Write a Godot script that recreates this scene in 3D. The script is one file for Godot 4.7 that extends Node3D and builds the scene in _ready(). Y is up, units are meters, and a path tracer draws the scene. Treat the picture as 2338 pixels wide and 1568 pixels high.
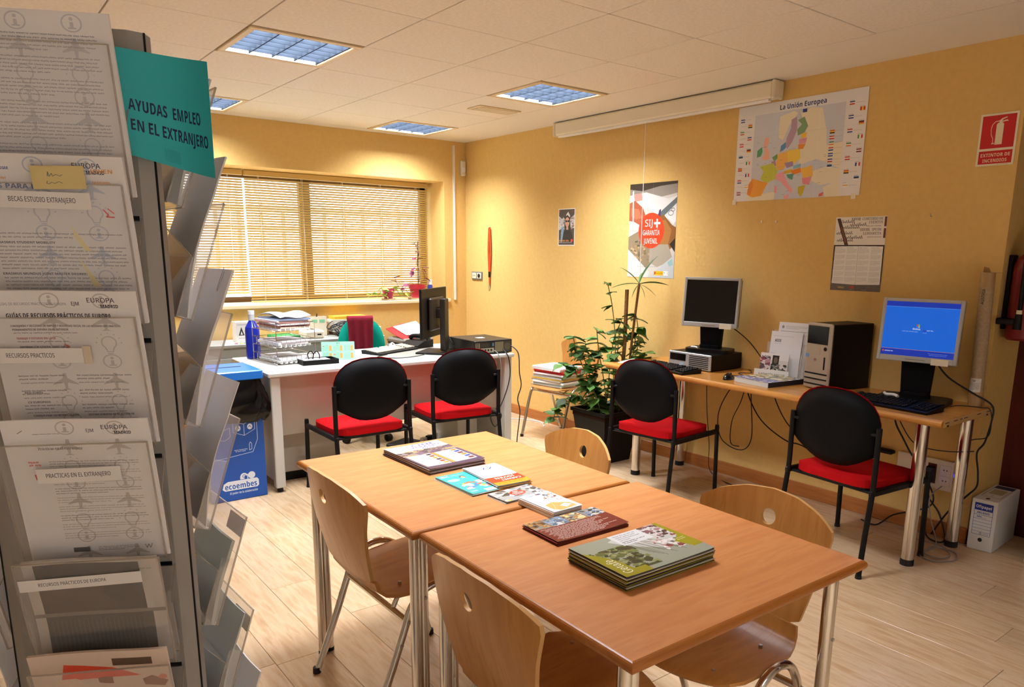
extends Node3D
# Youth information office: reading tables, leaflet tower, office desk by the window, computer desk on the right wall.

const CEIL := 2.54
const XW := 4.14
const ZW := -6.44

var M := {}
var names := {}
var rng := RandomNumberGenerator.new()

class B:
	var st := SurfaceTool.new()
	var xf := Transform3D.IDENTITY
	func _init():
		st.begin(Mesh.PRIMITIVE_TRIANGLES)
	func at(x, y, z, yaw := 0.0):
		xf = Transform3D(Basis(Vector3.UP, yaw), Vector3(x, y, z))
		return self
	func v(p: Vector3, n: Vector3, uv := Vector2.ZERO):
		st.set_normal((xf.basis * n).normalized())
		st.set_uv(uv)
		st.add_vertex(xf * p)
	# corners run counter-clockwise seen from outside
	func tri(a: Vector3, b: Vector3, c: Vector3):
		var n := (b - a).cross(c - a).normalized()
		v(a, n); v(c, n); v(b, n)
	func quad(a: Vector3, b: Vector3, c: Vector3, d: Vector3, r := Rect2(0, 0, 1, 1)):
		var n := (c - a).cross(d - b).normalized()
		var ua := Vector2(r.position.x, r.end.y)
		var ub := r.end
		var uc := Vector2(r.end.x, r.position.y)
		var ud := r.position
		v(a, n, ua); v(c, n, uc); v(b, n, ub)
		v(a, n, ua); v(d, n, ud); v(c, n, uc)
	func squad(a, b, c, d, na, nb, nc, nd, ua := Vector2.ZERO, ub := Vector2.ZERO, uc := Vector2.ZERO, ud := Vector2.ZERO):
		if (c - a).cross(d - b).dot(na + nb + nc + nd) < 0.0:
			v(a, na, ua); v(b, nb, ub); v(c, nc, uc)
			v(a, na, ua); v(c, nc, uc); v(d, nd, ud)
			return
		v(a, na, ua); v(c, nc, uc); v(b, nb, ub)
		v(a, na, ua); v(d, nd, ud); v(c, nc, uc)
	func box(c: Vector3, s: Vector3, k := 0.0):
		var h := s / 2.0
		if k <= 0.0:
			for ax in 3:
				for sg in [-1.0, 1.0]:
					var n := Vector3.ZERO; n[ax] = sg
					var u := Vector3.ZERO; u[(ax + 1) % 3] = 1.0
					var w := n.cross(u)
					var hn: Vector3 = n * h
					var hu: Vector3 = u * h
					var hw: Vector3 = w * h
					quad(c + hn - hu - hw, c + hn + hu - hw, c + hn + hu + hw, c + hn - hu + hw)
			return
		k = minf(k, minf(h.x, minf(h.y, h.z)) * 0.95)
		var i := h - Vector3(k, k, k)
		for ax in 3:
			for sg in [-1.0, 1.0]:
				var n := Vector3.ZERO; n[ax] = sg
				var u := Vector3.ZERO; u[(ax + 1) % 3] = 1.0
				var w := n.cross(u)
				quad(c + n * h - u * i - w * i, c + n * h + u * i - w * i, c + n * h + u * i + w * i, c + n * h - u * i + w * i)
		for ax in 3:
			var b1 := (ax + 1) % 3
			var b2 := (ax + 2) % 3
			for s1 in [-1.0, 1.0]:
				for s2 in [-1.0, 1.0]:
					var p := Vector3.ZERO; p[b1] = s1 * h[b1]; p[b2] = s2 * i[b2]
					var q := Vector3.ZERO; q[b1] = s1 * i[b1]; q[b2] = s2 * h[b2]
					var e := Vector3.ZERO; e[ax] = i[ax]
					if s1 * s2 > 0:
						quad(c + p - e, c + p + e, c + q + e, c + q - e) if (e.cross(q - p)).dot(p + q) > 0 else quad(c + q - e, c + q + e, c + p + e, c + p - e)
					else:
						quad(c + p - e, c + p + e, c + q + e, c + q - e) if (e.cross(q - p)).dot(p + q) > 0 else quad(c + q - e, c + q + e, c + p + e, c + p - e)
		for sx in [-1.0, 1.0]:
			for sy in [-1.0, 1.0]:
				for sz in [-1.0, 1.0]:
					var s3 := Vector3(sx, sy, sz)
					var a := c + s3 * Vector3(h.x, i.y, i.z)
					var b := c + s3 * Vector3(i.x, h.y, i.z)
					var d := c + s3 * Vector3(i.x, i.y, h.z)
					if sx * sy * sz > 0: tri(a, b, d)
					else: tri(a, d, b)
	func span(lo: Vector3, hi: Vector3, k := 0.0):
		box((lo + hi) / 2.0, hi - lo, k)
	func cyl(a: Vector3, b: Vector3, r0: float, r1 := -1.0, n := 14, caps := true):
		if r1 < 0: r1 = r0
		var d := (b - a).normalized()
		var u := d.cross(Vector3.UP if absf(d.y) < 0.9 else Vector3.RIGHT).normalized()
		var w := d.cross(u)
		for i in n:
			var t0 := TAU * i / n
			var t1 := TAU * (i + 1) / n
			var n0 := u * cos(t0) + w * sin(t0)
			var n1 := u * cos(t1) + w * sin(t1)
			squad(a + n0 * r0, a + n1 * r0, b + n1 * r1, b + n0 * r1, n0, n1, n1, n0)
			if caps:
				if r1 > 0: tri(b, b + n0 * r1, b + n1 * r1)
				if r0 > 0: tri(a, a + n1 * r0, a + n0 * r0)
	func tube(p: Array, r: float, n := 8, closed := false, caps := true):
		var m := p.size()
		var rings := []
		var nrm := []
		var u := Vector3.ZERO
		for i in m:
			var d: Vector3
			if closed: d = (p[(i + 1) % m] - p[(i + m - 1) % m]).normalized()
			elif i == 0: d = (p[1] - p[0]).normalized()
			elif i == m - 1: d = (p[m - 1] - p[m - 2]).normalized()
			else: d = ((p[i + 1] - p[i]).normalized() + (p[i] - p[i - 1]).normalized()).normalized()
			if i == 0: u = d.cross(Vector3.UP if absf(d.y) < 0.9 else Vector3.RIGHT).normalized()
			else: u = (u - d * u.dot(d)).normalized()
			var w := d.cross(u)
			var rg := []
			var ng := []
			for k in n:
				var t := TAU * k / n
				var q := u * cos(t) + w * sin(t)
				ng.append(q); rg.append(p[i] + q * r)
			rings.append(rg); nrm.append(ng)
		for i in (m if closed else m - 1):
			var j := (i + 1) % m
			for k in n:
				var l := (k + 1) % n
				squad(rings[i][k], rings[i][l], rings[j][l], rings[j][k], nrm[i][k], nrm[i][l], nrm[j][l], nrm[j][k])
		if caps and not closed:
			for k in range(1, n - 1):
				tri(rings[0][0], rings[0][k + 1], rings[0][k])
				tri(rings[m - 1][0], rings[m - 1][k], rings[m - 1][k + 1])
	# outline in the xy plane, extruded from z0 to z1
	func ext(poly: PackedVector2Array, z0: float, z1: float):
		if not Geometry2D.is_polygon_clockwise(poly):
			poly = poly.duplicate()
		else:
			poly = poly.duplicate(); poly.reverse()
		var ix := Geometry2D.triangulate_polygon(poly)
		for i in range(0, ix.size(), 3):
			var a := poly[ix[i]]
			var b := poly[ix[i + 1]]
			var c := poly[ix[i + 2]]
			if (b - a).cross(c - a) < 0:
				var t := b; b = c; c = t
			tri(Vector3(a.x, a.y, z1), Vector3(b.x, b.y, z1), Vector3(c.x, c.y, z1))
			tri(Vector3(a.x, a.y, z0), Vector3(c.x, c.y, z0), Vector3(b.x, b.y, z0))
		var m := poly.size()
		for i in m:
			var a := poly[i]
			var b := poly[(i + 1) % m]
			quad(Vector3(a.x, a.y, z0), Vector3(b.x, b.y, z0), Vector3(b.x, b.y, z1), Vector3(a.x, a.y, z1))
	func lathe(c: Vector3, pr: Array, n := 24):
		for i in pr.size() - 1:
			var a: Vector2 = pr[i]
			var b: Vector2 = pr[i + 1]
			var d := (b - a).normalized()
			for k in n:
				var t0 := TAU * k / n
				var t1 := TAU * (k + 1) / n
				var e0 := Vector3(cos(t0), 0, sin(t0))
				var e1 := Vector3(cos(t1), 0, sin(t1))
				var n0 := e0 * d.y + Vector3.UP * -d.x
				var n1 := e1 * d.y + Vector3.UP * -d.x
				squad(c + e1 * a.x + Vector3.UP * a.y, c + e0 * a.x + Vector3.UP * a.y, c + e0 * b.x + Vector3.UP * b.y, c + e1 * b.x + Vector3.UP * b.y, n1, n0, n0, n1)
	# rows of points, row 0 at the top; the front side is seen with the first column at the left
	func sheet(g: Array, th := 0.0, uvback := false):
		var nr := g.size()
		var nc: int = g[0].size()
		var ns := []
		for i in nr:
			var row := []
			for j in nc:
				var du: Vector3 = g[i][mini(j + 1, nc - 1)] - g[i][maxi(j - 1, 0)]
				var dv: Vector3 = g[maxi(i - 1, 0)][j] - g[mini(i + 1, nr - 1)][j]
				row.append(du.cross(dv).normalized())
			ns.append(row)
		for i in nr - 1:
			for j in nc - 1:
				var a: Vector3 = g[i + 1][j]
				var b: Vector3 = g[i + 1][j + 1]
				var c: Vector3 = g[i][j + 1]
				var d: Vector3 = g[i][j]
				var u0 := float(j) / (nc - 1)
				var u1 := float(j + 1) / (nc - 1)
				var v0 := float(i) / (nr - 1)
				var v1 := float(i + 1) / (nr - 1)
				squad(a, b, c, d, ns[i + 1][j], ns[i + 1][j + 1], ns[i][j + 1], ns[i][j], Vector2(u0, v1), Vector2(u1, v1), Vector2(u1, v0), Vector2(u0, v0))
				if th > 0:
					var e := Vector2(0.002, 0.002)
					var o := [ns[i + 1][j] * th, ns[i + 1][j + 1] * th, ns[i][j + 1] * th, ns[i][j] * th]
					squad(b - o[1], a - o[0], d - o[3], c - o[2], -ns[i + 1][j + 1], -ns[i + 1][j], -ns[i][j], -ns[i][j + 1], e, e, e, e)
		if th > 0:
			for j in nc - 1:
				_edge(g[0][j + 1], g[0][j], ns[0][j + 1] * th, ns[0][j] * th)
				_edge(g[nr - 1][j], g[nr - 1][j + 1], ns[nr - 1][j] * th, ns[nr - 1][j + 1] * th)
			for i in nr - 1:
				_edge(g[i][0], g[i + 1][0], ns[i][0] * th, ns[i + 1][0] * th)
				_edge(g[i + 1][nc - 1], g[i][nc - 1], ns[i + 1][nc - 1] * th, ns[i][nc - 1] * th)
	func _edge(a: Vector3, b: Vector3, oa: Vector3, ob: Vector3):
		quad(a - oa, b - ob, b, a, Rect2(0.002, 0.002, 0.0, 0.0))
	func mesh() -> ArrayMesh:
		return st.commit()

func numbered(n: String) -> String:
	if not names.has(n):
		names[n] = 0
		return n
	names[n] += 1
	return "%s_%03d" % [n, names[n]]

func put(called: String, b, m: Material, parent: Node3D = null) -> MeshInstance3D:
	var o := MeshInstance3D.new()
	o.mesh = b.mesh() if b is B else b
	o.material_override = m
	o.cast_shadow = GeometryInstance3D.SHADOW_CASTING_SETTING_ON
	if parent:
		o.name = called
		parent.add_child(o, true)
	else:
		o.name = numbered(called)
		add_child(o)
	return o

func tag(o: Node, label: String, category: String, group := "") -> Node:
	o.set_meta("label", label)
	o.set_meta("category", category)
	if group: o.set_meta("group", group)
	return o

func thing(called: String, label: String, category: String, p := Vector3.ZERO, yaw := 0.0, group := "") -> Node3D:
	var o := Node3D.new()
	o.name = numbered(called)
	add_child(o)
	o.position = p
	o.rotation.y = yaw
	tag(o, label, category, group)
	return o

func single(called: String, b, m: Material, label: String, category: String, p := Vector3.ZERO, yaw := 0.0, group := "") -> MeshInstance3D:
	var o := put(called, b, m)
	o.position = p
	o.rotation.y = yaw
	tag(o, label, category, group)
	return o

func struct(called: String, b, m: Material, parent: Node3D = null) -> Node3D:
	var o := put(called, b, m, parent)
	if parent == null: o.set_meta("kind", "structure")
	return o

func bare(called: String, p := Vector3.ZERO, yaw := 0.0) -> Node3D:
	var o := Node3D.new()
	o.name = numbered(called)
	add_child(o)
	o.position = p; o.rotation.y = yaw
	o.set_meta("kind", "structure")
	return o

func copy(o: Node3D, called: String, label: String, p: Vector3, yaw: float, group := "") -> Node3D:
	var c: Node3D = o.duplicate()
	c.name = numbered(called)
	add_child(c)
	c.position = p
	c.rotation.y = yaw
	c.set_meta("label", label)
	if group: c.set_meta("group", group)
	return c

# smooth curve through points
func curve(p: Array, n := 6, closed := false) -> Array:
	var out := []
	var m := p.size()
	for i in (m if closed else m - 1):
		var a: Vector3 = p[(i - 1 + m) % m] if closed or i > 0 else p[0]
		var b: Vector3 = p[i]
		var c: Vector3 = p[(i + 1) % m]
		var d: Vector3 = p[(i + 2) % m] if closed or i + 2 < m else p[m - 1]
		for k in n:
			out.append(b.cubic_interpolate(c, a, d, float(k) / n))
	if not closed: out.append(p[m - 1])
	return out

func V(x, y, z) -> Vector3:
	return Vector3(x, y, z)

func P2(a: Array) -> PackedVector2Array:
	var o := PackedVector2Array()
	for i in range(0, a.size(), 2): o.append(Vector2(a[i], a[i + 1]))
	return o

# flat sheet standing in xy, facing +z, with a printed front; thickness goes back
func card(w: float, h: float, th := 0.0006, rows := 1) -> B:
	var b := B.new()
	b.sheet([[V(-w / 2, h, 0), V(w / 2, h, 0)], [V(-w / 2, 0, 0), V(w / 2, 0, 0)]], th)
	return b

class Art:
	var im: Image
	var w: int
	var h: int
	static var fonts := {}
	static var cache := {}
	var r := RandomNumberGenerator.new()
	func _init(ww: int, hh: int, c := Color.WHITE, sd := 1):
		w = ww; h = hh
		im = Image.create(w, h, false, Image.FORMAT_RGBA8)
		im.fill(c)
		r.seed = sd
	func rect(x, y, ww, hh, c: Color):
		if c.a >= 0.99:
			im.fill_rect(Rect2i(int(x), int(y), int(ww), int(hh)), c)
		elif ww >= 1 and hh >= 1:
			var t := Image.create(int(ww), int(hh), false, Image.FORMAT_RGBA8)
			t.fill(c)
			im.blend_rect(t, Rect2i(0, 0, int(ww), int(hh)), Vector2i(int(x), int(y)))
	func poly(a: Array, c: Color):
		var n := a.size() / 2
		var lo := 1e9
		var hi := -1e9
		for i in n:
			lo = minf(lo, a[i * 2 + 1]); hi = maxf(hi, a[i * 2 + 1])
		var strip: Image = null
		if c.a < 0.99:
			strip = Image.create(w, 1, false, Image.FORMAT_RGBA8); strip.fill(c)
		for y in range(maxi(0, int(lo)), mini(h, int(ceil(hi)) + 1)):
			var xs := []
			var yy := y + 0.5
			for i in n:
				var x0: float = a[i * 2]
				var y0: float = a[i * 2 + 1]
				var k := (i + 1) % n
				var x1: float = a[k * 2]
				var y1: float = a[k * 2 + 1]
				if (y0 <= yy) != (y1 <= yy):
					xs.append(x0 + (yy - y0) / (y1 - y0) * (x1 - x0))
			xs.sort()
			for i in range(0, xs.size() - 1, 2):
				var xa := maxi(0, int(round(xs[i])))
				var xb := mini(w, int(round(xs[i + 1])))
				if xb > xa:
					if strip: im.blend_rect(strip, Rect2i(0, 0, xb - xa, 1), Vector2i(xa, y))
					else: im.fill_rect(Rect2i(xa, y, xb - xa, 1), c)
	func ell(cx, cy, rx, ry, c: Color, n := 40):
		var a := []
		for i in n:
			a.append(cx + rx * cos(TAU * i / n)); a.append(cy + ry * sin(TAU * i / n))
		poly(a, c)
	func line(x0: float, y0: float, x1: float, y1: float, t: float, c: Color):
		var d := Vector2(x1 - x0, y1 - y0).normalized().orthogonal() * t / 2.0
		poly([x0 + d.x, y0 + d.y, x1 + d.x, y1 + d.y, x1 - d.x, y1 - d.y, x0 - d.x, y0 - d.y], c)
	func path(a: Array, t: float, c: Color):
		for i in range(0, a.size() - 3, 2): line(a[i], a[i + 1], a[i + 2], a[i + 3], t, c)
	func ring(cx, cy, rx, ry, t, c: Color, a0 := 0.0, a1 := TAU, n := 40):
		for i in n:
			var p := lerpf(a0, a1, float(i) / n)
			var q := lerpf(a0, a1, float(i + 1) / n)
			line(cx + rx * cos(p), cy + ry * sin(p), cx + rx * cos(q), cy + ry * sin(q), t, c)
	static func font(kind: String) -> Font:
		if not fonts.has(kind):
			var f := SystemFont.new()
			f.font_names = PackedStringArray(["Droid Serif" if kind.begins_with("serif") else "Droid Sans Mono" if kind.begins_with("mono") else "Droid Sans"])
			f.font_weight = 700 if kind.ends_with("b") else 400
			fonts[kind] = f
		return fonts[kind]
	# left edge x, baseline y; fit > 0 stretches the line to that width; turn in quarter turns
	func text(x: float, y: float, s: String, size: int, c: Color, kind := "sans", fit := 0.0, turn := 0, tilt := 0.0) -> float:
		var ts := TextServerManager.get_primary_interface()
		var sh := ts.create_shaped_text()
		ts.shaped_text_add_string(sh, s, font(kind).get_rids(), size)
		var wd := int(ts.shaped_text_get_size(sh).x) + 4
		var asc := int(ts.shaped_text_get_ascent(sh))
		var ht := int(ts.shaped_text_get_size(sh).y) + 4
		var t := Image.create(wd, ht, false, Image.FORMAT_RGBA8)
		t.fill(Color(c.r, c.g, c.b, 0))
		var px := 1
		for g in ts.shaped_text_get_glyphs(sh):
			var sz := Vector2i(g.font_size, 0)
			ts.font_render_glyph(g.font_rid, sz, g.index)
			var idx: int = ts.font_get_glyph_texture_idx(g.font_rid, sz, g.index)
			if idx >= 0:
				var key := "%s/%d/%d/%s" % [kind, size, g.index, c.to_html()]
				if not cache.has(key):
					var u: Rect2 = ts.font_get_glyph_uv_rect(g.font_rid, sz, g.index)
					var gi: Image = ts.font_get_texture_image(g.font_rid, sz, idx).get_region(Rect2i(u))
					gi.convert(Image.FORMAT_RGBA8)
					var d := gi.get_data()
					for i in range(0, d.size(), 4):
						d[i] = int(c.r * 255); d[i + 1] = int(c.g * 255); d[i + 2] = int(c.b * 255); d[i + 3] = int(d[i + 3] * c.a)
					cache[key] = Image.create_from_data(gi.get_width(), gi.get_height(), false, Image.FORMAT_RGBA8, d)
				var q: Image = cache[key]
				var o: Vector2 = ts.font_get_glyph_offset(g.font_rid, sz, g.index)
				t.blend_rect(q, Rect2i(0, 0, q.get_width(), q.get_height()), Vector2i(px + int(o.x), asc + int(o.y)))
			px += int(g.advance)
		ts.free_rid(sh)
		if fit > 0: t.resize(maxi(1, int(fit)), ht, Image.INTERPOLATE_BILINEAR)
		if turn == 1: t.rotate_90(CLOCKWISE)
		elif turn == 2: t.rotate_180()
		elif turn == 3: t.rotate_90(COUNTERCLOCKWISE)
		if tilt != 0.0 and turn == 0:
			for i in t.get_width():
				im.blend_rect(t, Rect2i(i, 0, 1, t.get_height()), Vector2i(int(x) + i, int(y) - asc + int(i * tilt)))
		else:
			im.blend_rect(t, Rect2i(0, 0, t.get_width(), t.get_height()), Vector2i(int(x), int(y) - (asc if turn == 0 else 0)))
		return float(t.get_width())
	func ctext(cx: float, y: float, s: String, size: int, c: Color, kind := "sans", fit := 0.0):
		var wd := fit if fit > 0 else font(kind).get_string_size(s, HORIZONTAL_ALIGNMENT_LEFT, -1, size).x
		text(cx - wd / 2.0, y, s, size, c, kind, fit)
	# print too small to read: rows of word-long strokes
	func words(x: float, y: float, ww: float, t: float, c: Color):
		var p := x
		while p < x + ww - t * 2:
			var l := minf(r.randf_range(1.5, 6.0) * t, x + ww - p)
			var q := p
			while q < p + l:
				rect(q, y + r.randi_range(0, maxi(0, int(t * 0.3))), maxf(1, t * 0.45), t, c)
				q += t * 0.62
			p += l + t * 0.9
	func para(x: float, y: float, ww: float, n: int, lh: float, t: float, c: Color, last := 0.6):
		for i in n: words(x, y + i * lh, ww * (last if i == n - 1 else 1.0), t, c)
	func blotch(n: int, cols: Array, x0: float, y0: float, x1: float, y1: float, s0: float, s1: float):
		for i in n:
			var cx := r.randf_range(x0, x1)
			var cy := r.randf_range(y0, y1)
			var s := r.randf_range(s0, s1)
			var a := []
			for k in 7:
				var t := TAU * k / 7.0
				var rr := s * r.randf_range(0.5, 1.1)
				a.append(clampf(cx + rr * cos(t), x0, x1)); a.append(clampf(cy + rr * 0.8 * sin(t), y0, y1))
			poly(a, cols[r.randi() % cols.size()])
	func tex() -> ImageTexture:
		im.generate_mipmaps()
		return ImageTexture.create_from_image(im)

func K(hex: String, a := 1.0) -> Color:
	var c := Color(hex)
	c.a = a
	return c

func mat(c: Color, rough := 0.6, metal := 0.0, spec := 0.5) -> StandardMaterial3D:
	var m := StandardMaterial3D.new()
	m.albedo_color = c
	m.roughness = rough
	m.metallic = metal
	m.metallic_specular = spec
	return m

func printed(a: Art, rough := 0.55, spec := 0.5) -> StandardMaterial3D:
	var m := mat(Color.WHITE, rough, 0.0, spec)
	m.albedo_texture = a.tex()
	m.texture_repeat = false
	return m

func noise_tex(sd: int, freq: float, stops: Array, w := 512, h := 512, oct := 4, warp := 0.0, kind := FastNoiseLite.TYPE_SIMPLEX_SMOOTH) -> NoiseTexture2D:
	var n := FastNoiseLite.new()
	n.seed = sd
	n.noise_type = kind
	n.frequency = freq
	n.fractal_octaves = oct
	if warp > 0:
		n.domain_warp_enabled = true
		n.domain_warp_amplitude = warp
		n.domain_warp_frequency = freq * 0.7
	var g := Gradient.new()
	var offs := PackedFloat32Array()
	var cols := PackedColorArray()
	for i in range(0, stops.size(), 2):
		offs.append(stops[i]); cols.append(stops[i + 1])
	g.offsets = offs; g.colors = cols
	var t := NoiseTexture2D.new()
	t.width = w; t.height = h
	t.noise = n
	t.seamless = true
	t.color_ramp = g
	return t

func tri_mat(t: Texture2D, sc: Vector3, rough := 0.5, spec := 0.5, world := false, off := Vector3.ZERO) -> StandardMaterial3D:
	var m := mat(Color.WHITE, rough, 0.0, spec)
	m.albedo_texture = t
	m.uv1_triplanar = true
	m.uv1_world_triplanar = world
	m.uv1_scale = sc
	m.uv1_offset = off
	m.uv1_triplanar_sharpness = 6.0
	return m

func clear(c: Color, a: float, rough := 0.05) -> StandardMaterial3D:
	var m := mat(Color(c.r, c.g, c.b, a), rough)
	m.transparency = BaseMaterial3D.TRANSPARENCY_ALPHA
	return m

func _ready():
	rng.seed = 7
	# camera
	var cam := Camera3D.new()
	cam.name = "camera"
	cam.projection = Camera3D.PROJECTION_FRUSTUM
	cam.near = 0.05
	cam.far = 100.0
	cam.size = 1568.0 / 1698.2 * 0.05
	cam.frustum_offset = Vector2(-65.4, 148.0) / 1698.2 * 0.05
	add_child(cam)
	cam.position = V(0, 1.5, 0)
	cam.rotation_degrees = V(-11.79, -38.49, 0.72)
	cam.current = true
	# sky seen and let in through the window
	var we := WorldEnvironment.new()
	we.name = "world_environment"
	var e := Environment.new()
	var sm := ProceduralSkyMaterial.new()
	sm.sky_top_color = Color(0.62, 0.76, 0.95)
	sm.sky_horizon_color = Color(0.95, 0.96, 0.98)
	sm.ground_bottom_color = Color(0.80, 0.79, 0.76)
	sm.ground_horizon_color = Color(0.92, 0.92, 0.90)
	sm.sky_energy_multiplier = SKY
	sm.ground_energy_multiplier = SKY * 0.8
	var sky := Sky.new()
	sky.sky_material = sm
	e.background_mode = Environment.BG_SKY
	e.sky = sky
	e.tonemap_mode = Environment.TONE_MAPPER_LINEAR
	e.tonemap_exposure = EXPO
	e.sdfgi_enabled = true
	e.ssao_enabled = true
	e.ssil_enabled = true
	we.environment = e
	add_child(we)
	materials()
	# large ceiling lights: recessed louvre panels, each with its own area light
	ceiling_light(3.3275, -6.01, "recessed louvre ceiling light beside the corner above the window", LAMP)
	ceiling_light(1.5725, -6.01, "recessed louvre ceiling light behind the leaflet tower near the window", LAMP)
	ceiling_light(3.3275, -4.155, "recessed louvre ceiling light nearest the projection screen casing", LAMP)
	ceiling_light(1.5725, -4.155, "recessed louvre ceiling light above the front of the office desk", LAMP)
	ceiling_light(-0.1825, 1.335, "added recessed louvre ceiling light unseen behind the camera on the left", LAMP)  # unseen lamp added as fill for the front of the leaflet tower
	ceiling_light(1.5725, -2.325, "added recessed louvre ceiling light out of view above the reading tables", LAMP)  # out-of-view lamp added to brighten the tabletops and prints
	ceiling_light(1.5725, 1.335, "added recessed louvre ceiling light unseen behind the camera on the right", LAMP)  # second unseen lamp, put in to lift the tower pages
	structure()
	window()
	wall_things()
	tables()
	chairs()
	red_chairs()
	office_desk()
	office_desk_things()
	credenza_things()
	window_plants()
	computer_desk()
	computer_desk_things()
	cables()
	corner_plant()
	right_corner()
	table_prints()
	leaflet_tower()

const SKY := 2.6
const EXPO := 1.0
const LAMP := 12.5

func materials():
	M.wall = tri_mat(noise_tex(3, 0.02, [0.0, K("dbb56d"), 0.5, K("deb971"), 1.0, K("e1bd75")], 512, 512, 5), V(2.2, 2.2, 2.2), 0.75, 0.3, true)
	M.wall_white = mat(K("e6e4df"), 0.8, 0, 0.3)
	M.ceiling = mat(K("e9e2d6"), 0.85, 0, 0.3)
	M.tile = tri_mat(noise_tex(4, 0.06, [0.0, K("e3dacb"), 0.6, K("eae2d5"), 1.0, K("f0e9de")], 256, 256, 3), V(3, 3, 3), 0.9, 0.2, true)
	M.trim_beige = mat(K("dcc7a0"), 0.5)
	M.white = mat(K("eeece8"), 0.45)
	M.white_gloss = mat(K("f2f2f0"), 0.2)
	M.paper = mat(K("efeef0"), 0.7, 0, 0.35)
	M.paper_grey = mat(K("cfd3d0"), 0.7, 0, 0.35)
	M.cream = mat(K("e6dcc4"), 0.55)
	M.black = mat(K("0a0a0b"), 0.45, 0, 0.35)
	M.black_matt = mat(K("08080a"), 0.6, 0, 0.25)
	M.black_gloss = mat(K("0a0a0b"), 0.15)
	M.bag = mat(K("050506"), 0.2, 0, 0.4)
	M.rubber = mat(K("141414"), 0.8)
	M.cable = mat(K("0e0e0f"), 0.5)
	M.cable_grey = mat(K("8f8b86"), 0.5)
	M.chrome = mat(K("d8d5d0"), 0.12, 1.0)
	M.steel = mat(K("b8b8b6"), 0.28, 1.0)
	M.louvre_darkened = mat(K("1f242b"), 0.7, 0.0, 0.0)  # louvre colour darkened so the blades stay dim right under the lamp
	M.silver = mat(K("b9bab8"), 0.35, 0.3)
	M.silver_warm = mat(K("b5ab98"), 0.38, 0.4)
	M.grey_metal = mat(K("9a9791"), 0.5, 0.1)
	M.grey_panel = mat(K("7d7b75"), 0.55, 0.1)
	M.desk_grey = mat(K("c4c3bb"), 0.4)
	M.desk_panel = mat(K("b9b0a3"), 0.5)
	M.cab_grey = mat(K("a2a59e"), 0.5)
	M.red = tri_mat(noise_tex(9, 0.2, [0.0, K("a80d12"), 1.0, K("c2151a")], 128, 128, 2), V(12, 12, 12), 0.85, 0.2)
	M.red_plain = mat(K("b81a1c"), 0.5)
	M.red_dark = mat(K("7c0f10"), 0.35)
	M.teal_fabric = tri_mat(noise_tex(10, 0.2, [0.0, K("067a66"), 1.0, K("0c8d77")], 128, 128, 2), V(12, 12, 12), 0.9, 0.2)
	M.blue = mat(K("0a57b8"), 0.4)
	M.blue_lid = mat(K("1572d2"), 0.35)
	M.pink = mat(K("c2356a"), 0.35)
	M.pot_red = mat(K("b72338"), 0.35)
	M.green = mat(K("2c8f43"), 0.5)
	M.orange = mat(K("d8440f"), 0.6)
	M.cardboard = tri_mat(noise_tex(11, 0.05, [0.0, K("a68f70"), 1.0, K("b9a384")], 256, 256, 3), V(4, 4, 4), 0.85, 0.2)
	M.tape = mat(K("ad8a5a"), 0.3)
	M.soil = mat(K("2a1d14"), 0.95, 0, 0.1)
	M.leaf = []
	for c in ["35591f", "456e28", "527a33", "2a4a1a"]:
		var l := mat(K(c), 0.42)
		l.backlight_enabled = true
		l.backlight = K(c) * 0.5
		M.leaf.append(l)
	M.leaf_light = mat(K("a9c95a"), 0.45)
	M.leaf_purple = mat(K("8a4664"), 0.5)
	M.leaf_brown = mat(K("7d4a2e"), 0.5)
	M.stem = mat(K("6f7d3a"), 0.6)
	M.bark = tri_mat(noise_tex(12, 0.08, [0.0, K("6b4a2a"), 1.0, K("9a7650")], 128, 256, 3), V(8, 3, 8), 0.85, 0.2)
	# woods: the texture's first axis runs along the grain
	var beech := noise_tex(21, 0.012, [0.0, K("c07a45"), 0.45, K("cb864f"), 0.62, K("d08d57"), 1.0, K("bf7946")], 512, 512, 5, 20.0)
	M.table_x = tri_mat(beech, V(0.45, 4.0, 3.4), 0.32, 0.5)
	M.table_edge = tri_mat(noise_tex(22, 0.02, [0.0, K("99591f"), 1.0, K("ad6a2a")], 256, 256, 4), V(0.8, 6, 6), 0.35)
	M.ply = tri_mat(noise_tex(23, 0.012, [0.0, K("ae7434"), 0.4, K("ba8040"), 0.7, K("c28846"), 1.0, K("aa7032")], 512, 512, 5, 25.0), V(3.2, 0.5, 0.5), 0.3)
	M.ply_edge = mat(K("c99a5c"), 0.5)
	M.desk_wood = tri_mat(noise_tex(24, 0.015, [0.0, K("bf8038"), 0.5, K("cd9046"), 1.0, K("d69b52")], 512, 512, 5, 15.0), V(4.0, 4.0, 0.45), 0.22)
	M.base_wood = tri_mat(noise_tex(25, 0.015, [0.0, K("a2612c"), 0.5, K("b16e35"), 1.0, K("bb7a40")], 256, 256, 4, 15.0), V(4, 6, 0.6), 0.4, 0.5, true)
	M.maroon_wood = tri_mat(noise_tex(26, 0.015, [0.0, K("4a1710"), 1.0, K("5c2016")], 256, 256, 4, 15.0), V(4, 0.6, 4), 0.5, 0.4, true)  # brown wood with the shade of the alcove put into its colour
	M.planks = []
	var pl := noise_tex(31, 0.012, [0.0, K("c2a07a"), 0.35, K("cdb08c"), 0.6, K("d5ba98"), 0.8, K("caab85"), 1.0, K("bd9a72")], 512, 512, 5, 22.0)
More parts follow.
